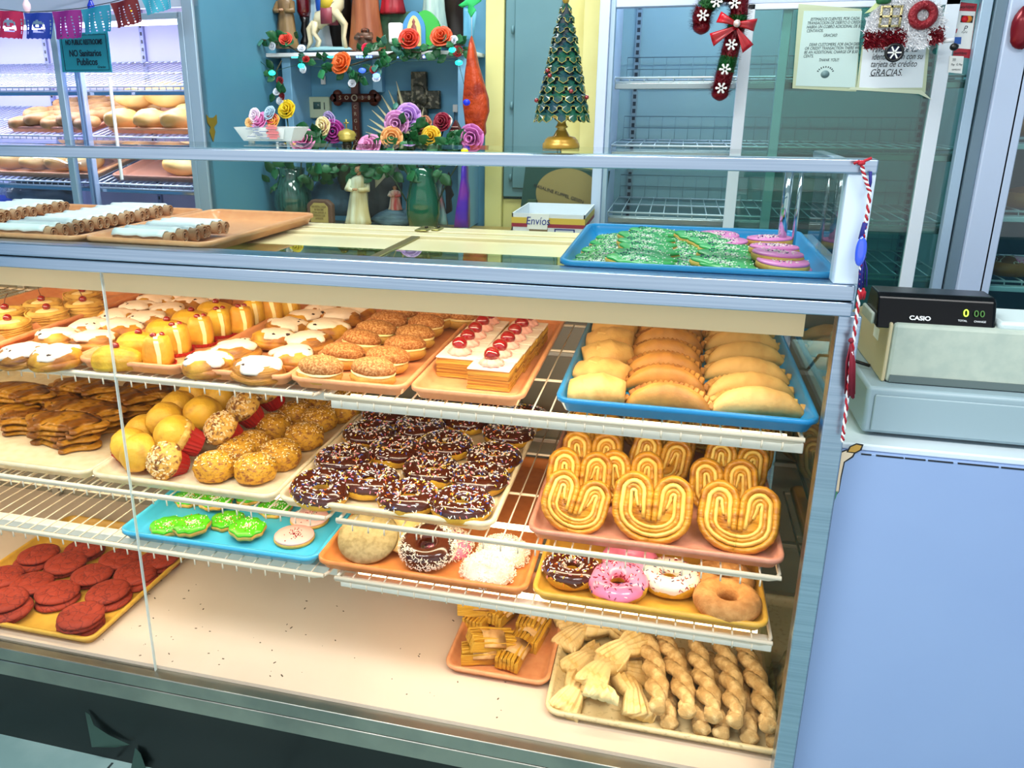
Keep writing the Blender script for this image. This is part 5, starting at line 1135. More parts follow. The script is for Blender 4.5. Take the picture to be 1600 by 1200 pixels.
for x, y in ((471, 75), (473, 108), (550, 130), (588, 122), (709, 62), (432, 143), (437, 158), (425, 72)): rose(gl, pj(x, y, GY-0.02), 0.014, '#dfe8f2', x, 'white_blossom')
fl = thing('fairy_lights', 'glowing turquoise and blue bulbs tangled in the rose garland', 'string lights')
MB().tube([pj(x, y, 2.93) for x, y in ((400, 90), (425, 112), (450, 105), (470, 100), (520, 108), (566, 100), (568, 118), (620, 96), (690, 94), (716, 96), (732, 160), (728, 236))], 0.0012, 4).build('wire', mat('wire_green', '#1c4a3a', 0.5), fl)
for x, y, h in ((425, 114, '#28f0c8'), (471, 103, '#28e8e8'), (566, 110, '#3050ff'), (588, 118, '#6a90ff'), (707, 78, '#20e8d0'), (717, 98, '#20e8d0')): MB().blob(pj(x, y, 2.925), (0.014, 0.008, 0.009), x, 0.1).build('bulb', mat('glow_'+h[1:], h, 0.3, emis=h, estr=3.0), fl)
for x, y, h in ((729, 160, '#1028b8'), (726, 236, '#f4d800')): MB().blob(pj(x, y, 2.80), (0.013, 0.010, 0.011), x, 0.05).build('bulb', mat('glowd_'+h[1:], h, 0.3, emis=h, estr=0.6), fl)

# statues: one continuous robe-and-head body each, with hair or veil
def figure(name, label, px, pb, ph, Y, robe, robe2=None, skin='#c89878', hair='#3a2418', w=0.30, veil=True, lean=0.0, sway=0.0):
    b = atY(px, pb, Y); H = atY(px, ph, Y).z-b.z; t = thing(name, label, 'statue', tuple(b)); n = 28
    R1 = mat('robe_'+robe[1:], robe, 0.35, col2=robe2 or robe, scale=12, bump=0.35, bscale=16, stretch=(2.5, 2.5, 0.4))
    prof = [(0.9, 0), (1.0, .02), (.92, .10), (.80, .25), (.72, .40), (.66, .52), (.62, .60), (.66, .70), (.64, .77), (.40, .82), (.20, .84)]
    hw = H*w*0.5; m = MB(); m.loft([[(hw*r*cos(a)*(1+0.07*cos(7*a+z*5)*(z < .6))+lean*z*H, hw*0.75*r*sin(a)*(1+0.07*cos(7*a+z*5)*(z < .6)), z*H) for a in [2*PI*j/n for j in range(n)]] for r, z in prof])
    for s in (-1, 1): m.tube([(s*hw*.58+lean*.74*H, 0, .74*H), (s*hw*.78+lean*.6*H, -hw*.35, .60*H), (s*hw*.25+lean*.62*H, -hw*.75, .60*H)], [hw*.26, hw*.24, hw*.15], 10)
    m.build('robe', R1, t); SK = mat('skin_'+skin[1:], skin, 0.4)
    hd = MB().lathe([(hw*.17, -.05*H), (hw*.17, 0), (hw*.26, .015*H), (hw*.34, .05*H), (hw*.35, .08*H), (hw*.28, .12*H), (hw*.05, .14*H)], 18, (lean*.86*H, -hw*.05, .85*H), 0.9, 1.0)
    hd.blob((lean*.86*H, -hw*.40, .92*H), (hw*.05, hw*.08, hw*.08), 0, 0, n=8, m=6)
    for s in (-1, 1): hd.blob((s*hw*.25*0.3+lean*.6*H, -hw*.82, .61*H), (hw*.12, hw*.13, hw*.10), s+2, .1, n=10, m=8)
    ho = hd.build('head_and_hands', SK, t)
    e = MB()
    for s in (-1, 1): e.blob((s*hw*.11+lean*.86*H, -hw*.375, .935*H), (hw*.035, hw*.02, hw*.025), 0, 0, n=8, m=6)
    e.build('eyes', INK, ho)
    HM = mat('hair_'+hair[1:], hair, 0.5)
    v = MB().loft([[(hw*r*cos(a)+lean*(z)*H, hw*r*sin(a)+hw*.12, z*H) for a in [(-0.25+1.5*j/16)*PI for j in range(17)]]+[(hw*(r-.06)*cos(a)+lean*z*H, hw*(r-.06)*sin(a)+hw*.12, z*H) for a in [(1.25-1.5*j/16)*PI for j in range(17)]] for r, z in ((.46, .72 if veil else .84), (.42, .86), (.42, .94), (.30, .99), (.10, 1.01))])
    v.build('veil' if veil else 'hair', HM, t); return t
SY = 3.06
figure('saint_statue', 'brown robed saint statue holding a child at the left of the altar shelf', 450, 76, -22, SY, '#6e5434', '#8a7048', hair='#4a3420', w=0.42, veil=False)
figure('angel_statue', 'pale blue and white statue behind the horse at the top of the shelf', 500, 76, -60, SY+0.08, '#9cc4da', '#dfe8ee', w=0.36)
figure('robed_statue', 'tall copper brown robed statue at the centre of the altar shelf', 574, 80, -110, SY, '#a0603c', '#8a4a2c', w=0.34, veil=False)
figure('crouching_figurine', 'small dark figurine in an open copper robe at the foot of the tall statue', 571, 82, 44, SY-0.06, '#4a3a30', '#6a4a38', skin='#7a4a38', w=0.9)
figure('red_robed_statue', 'statue in a glossy red robe, cut by the top of the view', 614, 22, -90, SY+0.02, '#a81c2c', '#7a1420', w=0.40)
MB_ = MB(); b = atY(600, 80, SY+.05); h1 = atY(600, 18, SY).z
o = MB().box(b.x-0.05, b.x+0.15, SY+0.02, SY+0.10, zs+0.001, h1).build('statue_plinth', mat('dark_leafy_plinth', '#1f3a24', 0.6, col2='#2c5a3a', scale=25, bump=0.6, bscale=30), bevel=0.004); tag(o, 'dark green plinth under the red robed statue', 'plinth')
figure('pale_robed_statue', 'pale grey green robed statue at the right of the altar shelf', 679, 62, -80, SY+0.03, '#b8d0c4', '#8aa8a8', w=0.36)
# arch shaped icon with a small robed figure
p = atY(656, 76, SY-0.06); t = thing('arched_icon', 'small arched icon in blue, green and gold on the altar shelf', 'icon', tuple(p)); sH = atY(656, 16, SY-.06).z-p.z
def arch(w, h): return [(-w, 0), (w, 0)]+[(w*cos(a)*(1-0.3*max(0, sin(a)-.3)), h*.5+h*.5*sin(a)) for a in [PI*j/14 for j in range(15)]]
def plate(m_, nm, w, h, y0, y1, dx=0, dz=0): P = arch(w, h); return MB().loft([[(x+dx, y, z+dz) for x, z in P] for y in (y0, y1)]).build(nm, m_, t, smooth=False)
plate(mat('icon_green', '#3cb048', 0.3), 'green_mantle', sH*.42, sH, 0.0, 0.02, sH*0.16); plate(mat('icon_blue', '#4a90c8', 0.35), 'blue_arch', sH*.34, sH*.98, -0.006, 0.014, -sH*.16); plate(mat('icon_gold', '#e2d08a', 0.4), 'gold_halo', sH*.20, sH*.80, -0.012, -0.004, -sH*.14, sH*.06)
MB().lathe([(sH*.10, 0), (sH*.12, sH*.2), (sH*.07, sH*.5), (sH*.03, sH*.56), (sH*.05, sH*.62), (sH*.01, sH*.7)], 14, (-sH*.14, -0.012, sH*.08), 1, 0.5).build('robed_relief', mat('icon_robe', '#8a4a44', 0.4), t)
p = atY(619, 68, SY-0.08); o = MB().cbox((0, 0, 0.035), (0.05, 0.03, 0.07)).build('white_card', PAP, bevel=0.006); o.location = p; tag(o, 'small white rounded card standing beside the arched icon', 'card')
p = atY(705, 72, SY+.06); o = MB().cbox((0, 0, 0.22), (0.10, 0.03, 0.44)).build('wooden_board', mat('very_dark_wood', '#1c0d08', 0.4)); o.location = p; tag(o, 'very dark wooden panel leaning at the right end of the altar shelf', 'panel')
p = atY(530, 76, SY+.09); o = MB().cbox((0, 0, 0.2), (0.12, 0.03, 0.4)).build('wooden_board', _M['very_dark_wood']); o.location = p; tag(o, 'dark ribbed wooden panel behind the white horse statue', 'panel')
p = atY(478, 70, SY+.05); t = thing('glass_lantern', 'dark red capped lantern with beaded dark stem by the saint statue', 'lantern', tuple(p))
MB().lathe([(0.02, 0), (0.022, .01), (.012, .03), (.018, .05), (.012, .08), (.02, .10)], 16).build('beaded_stem', BLACK, t); MB().lathe([(0.018, .10), (0.028, .12), (.030, .22), (.02, .24)], 16).build('glass_cup', mat('dark_red_glass', '#5a1018', 0.1, coat=1), t)
# horse with a blue cloaked rider
p = atY(518, 78, SY-0.02); s_ = 0.20; t = thing('horse_statue', 'white rearing horse statue with a rider in a blue cloak', 'statue', tuple(p)); HW = mat('cream_glaze', '#d8cfae', 0.3, col2='#c4b88c', scale=10)
def V3(*a): return [Vector(k)*s_ for k in a]
m = MB(); m.tube(V3((-.28, 0, .42), (-.20, 0, .55), (0, 0, .62), (.18, 0, .80), (.24, 0, 1.02)), [.10*s_, .15*s_, .15*s_, .12*s_, .075*s_], 14)
m.tube(V3((.22, 0, 1.0), (.27, 0, 1.12), (.36, -.02, 1.06), (.46, -.03, .96)), [.07*s_, .10*s_, .075*s_, .045*s_], 12)
for y, K in ((-.07, ((.14, .66), (.34, .44), (.30, .22), (.33, .02))), (.07, ((.12, .66), (.24, .44), (.22, .20), (.24, .02))), (-.07, ((-.26, .5), (-.32, .30), (-.20, .16), (-.26, .0))), (.07, ((-.26, .5), (-.36, .30), (-.30, .16), (-.36, .0)))): m.tube(V3(*[(x, y, z) for x, z in K]), [.085*s_, .05*s_, .035*s_, .04*s_], 10)
m.tube(V3((-.34, 0, .5), (-.44, 0, .38), (-.42, 0, .15), (-.5, 0, .02)), [.05*s_, .06*s_, .05*s_, .02*s_], 8); m.blob(tuple(Vector((.29, .03, 1.2))*s_), (.02*s_, .02*s_, .05*s_), 0, 0, n=8, m=6)
m.build('horse_body', HW, t)
m = MB(); m.tube(V3((.20, 0, .85), (.24, 0, 1.10)), [.03*s_, .05*s_], 8); m.tube(V3((.40, -.06, 1.02), (.25, -.09, .9), (.05, -.1, .78)), .010*s_, 6); m.build('bridle', mat('dark_green_paint', '#1e4a3a', 0.4), t)
MB().loft([[(x*s_, y*s_, z*s_) for y, z in ((-.17, .45), (-.16, .72), (0, .82), (.16, .72), (.17, .45))]+[(x*s_, y*s_*.9, z*s_) for y, z in ((.15, .45), (.14, .70), (0, .79), (-.14, .70), (-.15, .45))] for x in (-.12, .10)]).build('saddle_cloth', mat('dusky_red_paint', '#8a3a48', 0.4), t)
MB().lathe([(.16*s_, 0), (.15*s_, .15*s_), (.11*s_, .4*s_), (.05*s_, .5*s_), (.08*s_, .56*s_), (.08*s_, .66*s_), (.01, .72*s_)], 16, (-.02*s_, 0, .72*s_)).build('rider', mat('yellow_blue_paint', '#c8b030', 0.35), t)
MB().blob((-.18*s_, .02*s_, .95*s_), (.12*s_, .12*s_, .36*s_), 2, .2).build('blue_cloak', mat('blue_cloak_paint', '#1c50b0', 0.35), t)
MB().blob((0, 0, 0), (.52*s_, .16*s_, .06*s_), 3, .25, zcut=-0.002).build('ground_base', mat('sea_paint', '#8ab8c0', 0.4), t)

# niche contents
p0 = (640, 232)
t = thing('palm_fan', 'fan of pale gold dried palm spikes behind the bouquet', 'palm fan', pj(*p0, 3.10)); PG = mat('pale_gold_palm', '#f0e6b8', 0.4)
o0 = Vector(pj(*p0, 3.10))
for x, y in ((619, 127), (607, 141), (596, 149), (590, 165), (581, 172), (577, 186), (571, 206), (566, 214), (641, 162), (650, 166), (662, 168), (574, 196)):
    q_ = Vector(pj(x, y, 3.09))-o0; mid = q_*0.6+Vector((0.012, -0.01, 0)); MB().tube([(0, 0, 0), q_*0.3, mid, q_], [0.009, 0.013, 0.009, 0.0008], 6, 0.35).build('spike', PG, t)
def bouquet(label, pts_r, leafp, base, Y, name='rose_bouquet', n_leaf=40, lm=LEAFM, seed=1, ls=0.05):
    o = Vector(pj(*base, Y)); t = thing(name, label, 'bouquet', tuple(o)); st = MB()
    for x, y, r, h, dy in pts_r:
        c = Vector(pj(x, y, Y+dy))-o; rose(t, tuple(c), r, h, x); st.tube([(c.x*0.15, c.y*.2, 0), c*0.5+Vector((0.01*sin(x), 0, 0)), c-Vector((0, 0, r*.4))], 0.003, 5)
    st.build('stems', mat('dark_stem', '#1e3a22', 0.5), t); q = random.Random(seed)
    leaves(t, [Vector(pj(x+q.gauss(0, sx), y+q.gauss(0, sy), Y+q.uniform(-.04, .03)))-o for x, y, sx, sy in leafp for _ in range(n_leaf)], lm, ls, seed); return t
bouquet('left bouquet in the clear vase, with a big pink rose and a yellow bud', [(447, 170, 0.034, '#ecd028', 0), (472, 217, 0.046, '#d884b4', -0.05), (503, 197, 0.034, '#f0e2b0', 0), (520, 205, 0.042, '#a83a98', 0.02), (513, 188, 0.032, '#b8a8d8', 0.03)], [(495, 215, 9, 12), (440, 268, 18, 12), (485, 270, 16, 14), (525, 262, 14, 10)], (462, 335), 2.92, n_leaf=16, seed=4)
bouquet('large central bouquet of pink, peach and yellow roses in the green vase', [(575, 228, 0.046, '#dc90c0', -0.06), (619, 193, 0.044, '#d89ad0', -0.02), (637, 182, 0.046, '#c49ae0', 0), (612, 215, 0.038, '#ecb070', -0.04), (660, 196, 0.036, '#b87a58', 0.02), (673, 212, 0.034, '#ecc438', -0.03), (690, 190, 0.032, '#8c2038', 0), (695, 190, 0.026, '#efe8d8', 0.02), (736, 216, 0.046, '#d07ac0', -0.05)], [(645, 218, 22, 14), (600, 230, 16, 8), (690, 228, 18, 8), (655, 262, 22, 12), (585, 262, 14, 10), (715, 225, 8, 8)], (662, 340), 2.88, n_leaf=22, seed=6)
leaves(gl, [pj(x, y, 3.0) for x, y in ((620, 160), (617, 165))], LEAFG, 0.04, 9)
def vase(label, px, pt_, pb, w, Y, m_):
    b = atY(px, pb, Y); H = atY(px, pt_, Y).z-b.z; R = abs(atY(px+w/2, pb, Y).x-b.x)
    o = MB().loft([[(R*r*cos(a), R*r*sin(a), z*H) for a in [2*PI*j/28 for j in range(28)]] for r, z in ((.6, 0), (.85, .04), (1, .25), (.98, .45), (.8, .7), (.66, .85), (.72, 1), (.66, 1), (.60, .85), (.74, .7), (.9, .45), (.9, .25), (.5, .06))]).build('vase', m_); o.location = b; return tag(o, label, 'vase')
vase('round green glass vase under the central bouquet', 662, 262, 357, 52, 2.88, mat('green_glass', '#0e5a40', 0.06, coat=1.0))
vase('tall dark green tinted vase with stems at the left of the altar', 460, 262, 338, 54, 2.92, mat('dim_green_glass', '#2a5a50', 0.1, col2='#12382c', scale=20, stretch=(6, 6, 0.4), coat=1.0))
figure('small_angel_statue', 'white and gold angel statue bending its head, between the vases', 560, 350, 258, 2.86, '#dfe6cc', '#c8bc88', skin='#b8906a', hair='#2a1c18', w=0.46, veil=False, lean=0.06)
p = atY(586, 268, 2.90); o = MB().loft([[(x*k, y*.4, z) for x, z in ((0, -0.06), (.04, -.02), (.055, .05), (.03, .09), (.0, .05))] for k, y in ((1, -0.01), (1, .01))]).build('angel_wing', mat('white_blue_feather', '#c8d8e4', 0.5)); o.parent = bpy.data.objects['small_angel_statue']; o.location = p-bpy.data.objects['small_angel_statue'].location
figure('tiny_saint_statue', 'tiny white robed figurine with a red sash on a grey mound', 618, 328, 290, 2.95, '#e4dccc', '#b83a3a', w=0.6)
p = atY(618, 352, 2.97); o = MB().blob((0, 0, 0.025), (0.085, 0.05, 0.042), 5, 0.35, n=22, zcut=-0.024).build('grey_mound', mat('grey_blue_rock', '#6a90a4', 0.6, col2='#4a6a80', scale=18, bump=0.8, bscale=24, stretch=(1, 1, 4))); o.location = p; tag(o, 'layered grey blue mound carrying the tiny figurine', 'ornament')
p = atY(593, 345, 3.02); o = MB().blob((0, 0, 0.10), (0.085, 0.05, 0.16), 8, 0.4, n=22, m=14, zcut=-0.10).build('dark_rock_ornament', mat('dark_grotto_rock', '#3a4448', 0.7, col2='#20282a', scale=18, bump=1.0, bscale=22)); o.location = p; tag(o, 'dark rocky grotto ornament behind the small angel', 'ornament')
p = atY(520, 335, 3.05); o = MB().blob((0, 0, 0.05), (0.10, 0.05, 0.10), 9, 0.35, n=22, m=14, zcut=-0.05).build('blue_rock_ornament', mat('blue_rock', '#3e6a84', 0.6, col2='#28485c', scale=16, bump=0.8, bscale=22)); o.location = p; tag(o, 'dull blue rocky ornament behind the stone plaque', 'ornament')
p = atY(500, 349, 2.80); t = thing('stone_plaque', 'small round topped brown plaque with a tan inscription at the altar', 'plaque', tuple(p)); P = [(-.052, 0), (.052, 0), (.052, .07), (.03, .088), (-.03, .088), (-.052, .07)]
MB().loft([[(x, y, z) for x, z in P] for y in (0, .03)]).build('stone', mat('brown_stone', '#5c4434', 0.6), t, bevel=0.006, smooth=False); MB().loft([[(x*.68, y, z*.82+.004) for x, z in P] for y in (-.003, 0)]).build('inscribed_face', mat('tan_stone', '#a89858', 0.6), t, smooth=False)
text('EN ESTA CASA\nSE RECIBE\nCON AMOR A\nTODOS LOS\nAMIGOS', 0.011, mat('plaque_ink', '#6a5a34', 0.6), t, (0, -0.0035, 0.04), sx=0.8)
p = atY(543, 238, 2.95); t = thing('crowned_virgin_statue', 'green gold statuette with a gold crown and cross, left of the pink rose', 'statue', tuple(p))
MB().lathe([(.03, -.14), (.045, -.10), (.05, -.04), (.036, .0), (.014, .012), (.018, .03), (.016, .045), (.002, .055)], 20).build('robed_body', mat('dark_green_robe', '#22301a', 0.4), t); MB().lathe([(.026, .040), (.034, .052), (.030, .054), (.036, .066), (.032, .070), (.028, .078), (.012, .084), (.004, .088)], 20, wob=lambda a, z: 1+0.10*cos(a*6.2832*8)*(z > .06)).build('crown', mat('gold_paint', '#b8a850', 0.35, 0.3), t)
MB().box(-.002, .002, -.002, .002, .09, .122).box(-.010, .010, -.002, .002, .106, .111).build('crown_cross', _M['gold_paint'], t)
for k in range(9): a_ = -1.2+2.4*k/8; MB().tube([(.03*sin(a_), .005, -.02), (.085*sin(a_), .005, -.02+.05*cos(a_))], [.004, .001], 5).build('ray', _M['gold_paint'], t)
# orange mesh bag, purple mesh bag, green cut-outs, little dark house
def outline(name, pts_, Y, th, m_, label, cat, holes=None, group=None):
    P = [atY(x, y, Y) for x, y in pts_]; c = sum(P, Vector())/len(P); n_ = len(P)
    L = [[((p.x-c.x)*k, y, (p.z-c.z)*k) for p in P] for y, k in ((-th/2, .80), (-th*.3, .96), (0, 1), (th*.3, .96), (th/2, .80))]
    o = MB().loft(L).build(name, m_); o.location = c; return tag(o, label, cat, group)
outline('orange_net_bag', [(737, 55), (742, 75), (747, 100), (756, 130), (763, 155), (764, 175), (758, 195), (759, 210), (748, 222), (736, 212), (728, 195), (724, 160), (727, 120), (731, 85), (734, 65)], 2.92, 0.06, mat('orange_net', '#b8400e', 0.35, col2='#8a2408', scale=20, thr=(0.45, 0.62), bump=0.8, bscale=50), 'orange net bag of crumpled decoration hanging at the altar right', 'bag')
o = MB().tube([pj(737, -20, 2.92), pj(737, 56, 2.92)], 0.0012, 5).build('hanging_thread', PAP); tag(o, 'thin pale thread holding the orange net bag', 'thread')
outline('purple_net_vase', [(727, 248), (730, 262), (730, 280), (733, 300), (733, 356), (711, 356), (714, 330), (719, 300), (723, 275), (724, 255)], 2.86, 0.06, mat('purple_net', '#4a24b8', 0.3, col2='#7a2aa0', scale=14, bump=0.5, bscale=40), 'tall violet blue bottle shaped ornament right of the green vase', 'ornament')
outline('dark_pine_ornament', [(701, 268), (706, 285), (704, 292), (709, 305), (704, 312), (706, 330), (698, 335), (697, 300), (694, 285)], 2.95, 0.03, mat('dark_pine', '#141c1c', 0.7, bump=1.0, bscale=60), 'slim dark pine twig ornament beside the green vase', 'ornament')
outline('glass_ornament', [(689, 270), (693, 280), (690, 300), (696, 330), (700, 352), (684, 352), (688, 320), (684, 300), (683, 282)], 2.92, 0.03, mat('iridescent_glass', '#7ab0b8', 0.08, col2='#b07888', scale=14, coat=1.0), 'clear iridescent glass ornament between vase and dark twig', 'ornament')
outline('green_paper_cutout', [(716, 8), (728, 0), (735, -6), (755, -8), (752, 2), (740, 10), (744, 16), (736, 28), (731, 18), (731, 8), (722, 12)], 2.70, 0.004, mat('bright_green_paper', '#1fb860', 0.5), 'bright green paper cutout hanging at the top of the altar', 'decoration')
outline('blue_leaf_panel', [(722, 10), (745, 18), (740, 60), (718, 62), (712, 40)], 3.12, 0.02, mat('blue_feather', '#3a8ab0', 0.5, col2='#6ab0cc', scale=10, stretch=(4, 1, .5)), 'streaky blue curved panel behind the thread', 'decoration')
p = atY(711, 243, 2.93); t = thing('wooden_house_ornament', 'small dark red pointed house with pale scalloped roof lines', 'ornament', tuple(p)); P = [(-.042, 0), (.042, 0), (.042, .05), (0, .125), (-.042, .05)]
MB().loft([[(x, y, z) for x, z in P] for y in (0, .03)]).build('house_front', mat('dark_red_paint', '#5a1c20', 0.5), t, smooth=False)
for k in range(5):
    z = .048+k*.013; hw_ = .034*(1-(z-.048)/.085); MB().tube([(-hw_+2*hw_*i/8, -.002, z+.0022*abs(sin(i*PI/2))) for i in range(9)], .0016, 5).build('scallop', mat('pale_scallop', '#c8a8a0', 0.5), t)
MB().box(-.046, .046, -.004, .034, -.004, .004).build('base', mat('wood_base', '#4a3020', 0.5), t)
p = atY(711, 170, 3.17); t = thing('wall_hook', 'pale plastic hook stuck on the niche wall above the little house', 'hook', tuple(p)); MB().box(-.01, .01, 0, .025, -.014, .016).build('plate', PAP, t, bevel=.003); MB().tube([(0, -.004, -.012), (0, -.008, -.04), (0, -.004, -.07)], .003, 6).build('hook', mat('grey_metal', '#6a7a88', .3, .8), t)
p = atY(505, 125, 3.19); o = MB().cbox((0, 0, 0), (.02, .012, .035)).build('adhesive_hook', mat('white_plastic', '#f4f6f8', 0.4), bevel=.004); o.location = p; tag(o, 'small white adhesive hook above the thermostat', 'hook')
p = atY(451, 350, 3.0)
x = atY(437, 300, 3.0).x; o = MB().box(-.006, .006, 0, .01, -0.02, .30).build('white_strip', WS); o.location = (x, 3.0, CZ+.02); tag(o, 'white vertical strip beside the tall left vase', 'strip')
# ------------------------------------------------------------------ right fridge: frame, two sliding doors, wire shelves
RY = 2.90
rf = thing('display_fridge', 'empty sliding door display fridge with pale frame behind the blue tray', 'display fridge', (0, 0, 0))
xl = atY(930, 180, RY).x; xi = atY(957, 120, RY).x; x2 = atY(1518, 220, RY).x; x3 = atY(1590, 100, RY).x
tz = atY(1320, 2, RY).z
LIN = mat('grey_green_liner', '#7fa4a8', 0.45, col2='#88acae', scale=2)
MB().box(xl, xi-0.018, RY-0.01, RY+0.6, FZ, 1.0).build('left_frame', FRL, rf, bevel=0.003)
MB().box(xi-0.018, xi, RY+0.0, RY+0.04, FZ, 1.0).build('left_frame', FR, rf, bevel=0.003)
MB().box(xl+0.01, x3, RY+0.60, RY+0.62, FZ, 1.0).build('back_wall', LIN, rf, smooth=False)
MB().box(x2+0.03, x3-0.01, RY+0.02, RY+0.6, FZ, 1.0).build('right_wall', LIN, rf, smooth=False)
def px_stile(px, py, w, y0, y1, m_, z1=None, nm='door_stile'): x = atY(px, py, RY+y0).x; return MB().box(x-w/2, x+w/2, RY+y0, RY+y1, -1.2, z1 or tz).build(nm, m_, rf, bevel=0.002)
MB().box(xi, x2, RY-0.0, RY+0.05, tz, tz+0.05).build('top_bar', FRL, rf, bevel=0.002)
MB().box(xi, x3, RY-0.0, RY+0.05, tz+0.05, 1.0).build('header_panel', mat('fridge_header', '#b9c9dc', 0.4), rf, bevel=0.002)
WD2 = mat('white_door_frame', '#dfe9f2', 0.35, 0.05)
a = px_stile(1158, 150, 0.036, 0.0, 0.022, WD2); b = px_stile(1452, 230, 0.040, 0.0, 0.022, WD2); px_stile(1217, 150, 0.030, 0.03, 0.05, mat('pale_aluminium', '#a9cfd6', 0.3, 0.5)); 
xa, xb = atY(1158, 150, RY).x, atY(1452, 230, RY).x
MB().box(xa-0.018, xb+0.02, RY, RY+0.022, tz-0.018, tz).build('door_rail', WD2, rf, bevel=0.002)
px_stile(1503, 230, 0.030, 0.0, 0.03, FR, nm='jamb_trim')
MB().box(atY(1514, 230, RY).x, atY(1532, 230, RY).x, RY-0.01, RY+0.05, FZ, 1.0).build('grey_jamb', mat('grey_jamb_paint', '#6f8796', 0.4, 0.3), rf, bevel=0.002)
MB().box(atY(1532, 230, RY).x, atY(1574, 230, RY).x, RY-0.03, RY+0.05, FZ, 1.0).build('right_frame', FRL, rf, bevel=0.004)
MB().box(xa, xb, RY+0.008, RY+0.011, -1.2, tz-0.018).build('door_glass', glass('fridge_glass_green', '#d6ece6', 1.5, bias=0.05), rf, smooth=False)
MB().box(atY(1217, 150, RY+.03).x, x2, RY+0.038, RY+0.041, -1.2, tz).build('door_glass', _M['fridge_glass_green'], rf, smooth=False)
RZ = [atY(1040, 120, RY+0.06).z, atY(1040, 227, RY+0.06).z, atY(1040, 333, RY+0.06).z, atY(1380, 428, RY+0.06).z]
WG = mat('fridge_wire', '#b8ccd0', 0.35, 0.3)
for k, z in enumerate(RZ):
    rack(rf, xi+0.005, x2+0.01, RY+0.06, RY+0.58, z, 0.048, WG, 'wire_rack', 0.0020)
    MB().box(xi+0.005, x2+0.01, RY+0.055, RY+0.062, z-0.04, z-0.020).build('shelf_edge', mat('brushed_trim', '#9fb0b4', 0.25, 0.7), rf, bevel=0.002)
    # low wire back fence of each shelf
    m = MB(); n = int((x2-xi)/0.05)
    for i in range(n): x = xi+0.01+(x2-xi)*i/n; m.tube([(x, RY+0.57, z), (x, RY+0.575, z+0.09)], 0.0012, 4)
    m.tube([(xi+0.01, RY+0.575, z+0.09), (x2, RY+0.575, z+0.09)], 0.0018, 5).tube([(xi+0.01, RY+0.573, z+0.045), (x2, RY+0.573, z+0.045)], 0.0014, 5); m.build('wire_fence', mat('thin_dark_wire', '#6f8a90', 0.4, 0.4), rf)
for px in (990, 1440):
    x = atY(px, 180, RY+0.59).x; MB().box(x-0.011, x+0.011, RY+0.588, RY+0.60, -0.9, 0.9).build('shelf_standard', mat('slotted_standard_grey', '#7d979e', 0.4, 0.4), rf, smooth=False)
    m = MB()
    for k in range(48): m.box(x-0.006, x+0.006, RY+0.5865, RY+0.5885, -0.7+k*0.028, -0.7+k*0.028+0.016)
    m.build('slots', mat('slot_dark', '#1d2c34', 0.6), rf, smooth=False, kind='stuff')
lamp('fridge_lamp', (xi+0.12, RY+0.12, 0.62), (0.2, -0.3, 0), 0.25, 0.06, 1.3, (0.25, 0.35, 1.0), rf)
lamp('fridge_lamp', ((xi+x2)/2, RY+0.10, 0.75), (0.35, 0, 0), 1.0, 0.05, 7.0, (0.85, 0.97, 1.0), rf)

# notices taped to the door
def sheet(quad, Y, m_, name, label, cat, th=0.0012):
    P = [atY(x, y, Y) for x, y in quad]; c = sum(P, Vector())/4; t = thing(name, label, cat, tuple(c)); P = [p-c for p in P]
    MB().add([(p.x, 0, p.z) for p in P]+[(p.x, th, p.z) for p in P], [(0, 1, 2, 3), (7, 6, 5, 4), (0, 4, 5, 1), (1, 5, 6, 2), (2, 6, 7, 3), (3, 7, 4, 0)]).build('sheet', m_, t, smooth=False)
    return t, P, c
def lines(t, c, Y, rows, m_, al='LEFT', tilt=0.0):
    for s, px, py, size, sx, sh in rows:
        p = atY(px, py, Y)-c; text(s, size, m_, t, (p.x, -0.0014, p.z), rot=(PI/2, tilt, 0), sx=sx, align=al, shear=sh, ext=0.0002)
SLV = mat('clear_yellowed_sleeve', '#cfdcb8', 0.3, alpha=0.72); PG2 = mat('pale_green_paper', '#c2dcd8', 0.7)
t, P, c = sheet([(1248, 6), (1346, 14), (1338, 143), (1238, 138)], RY-0.006, SLV, 'notice_sheet', 'pale notice about card surcharges in a clear sleeve, left of the camper ornament', 'notice')
P2 = [atY(x, y, RY-0.006)-c for x, y in ((1256, 17), (1347, 17), (1336, 137), (1243, 134))]; MB().add([(p.x, -0.001, p.z) for p in P2]+[(p.x, 0.0, p.z) for p in P2], [(0, 1, 2, 3), (7, 6, 5, 4), (0, 4, 5, 1), (1, 5, 6, 2), (2, 6, 7, 3), (3, 7, 4, 0)]).build('paper', PG2, t, smooth=False)
IK2 = mat('grey_ink', '#22363c', 0.6)
rows = [('ESTIMADOS CLIENTES, POR CADA', 1266, 30.5), ('TRANSACCION DE DEBITO O CREDITO', 1261, 36.5), ('HABRA UN COBRO ADICIONAL DE $.50', 1260, 42.5), ('CENTAVOS.', 1260, 48.5), ('GRACIAS!', 1286, 55.5), ('DEAR CUSTOMERS, FOR EACH DEBIT', 1264, 70), ('OR CREDIT TRANSACTION THERE WILL', 1257, 76), ('BE AN ADDITIONAL CHARGE OF $.50', 1256, 82), ('CENTS.', 1255, 88), ('THANK YOU!!', 1279, 94)]
lines(t, c, RY-0.006, [(s, x, y, 0.0125, 0.74, 0.25) for s, x, y in rows], IK2)
for q_, (x, y) in enumerate(((1279, 110), (1299, 110))): pass
p = atY(1289, 116, RY-.006)-c; m = MB(); m.X = Matrix.Translation((p.x, -0.001, p.z)) @ Matrix.Rotation(PI/2, 4, 'X'); m.lathe([(0.013, 0), (0.013, 0.0006)], 18, (0, 0, 0), 1.0, 0.9); m.X = None; m.build('round_logo', mat('logo_grey', '#6a8a8c', 0.6), t)
m = MB()
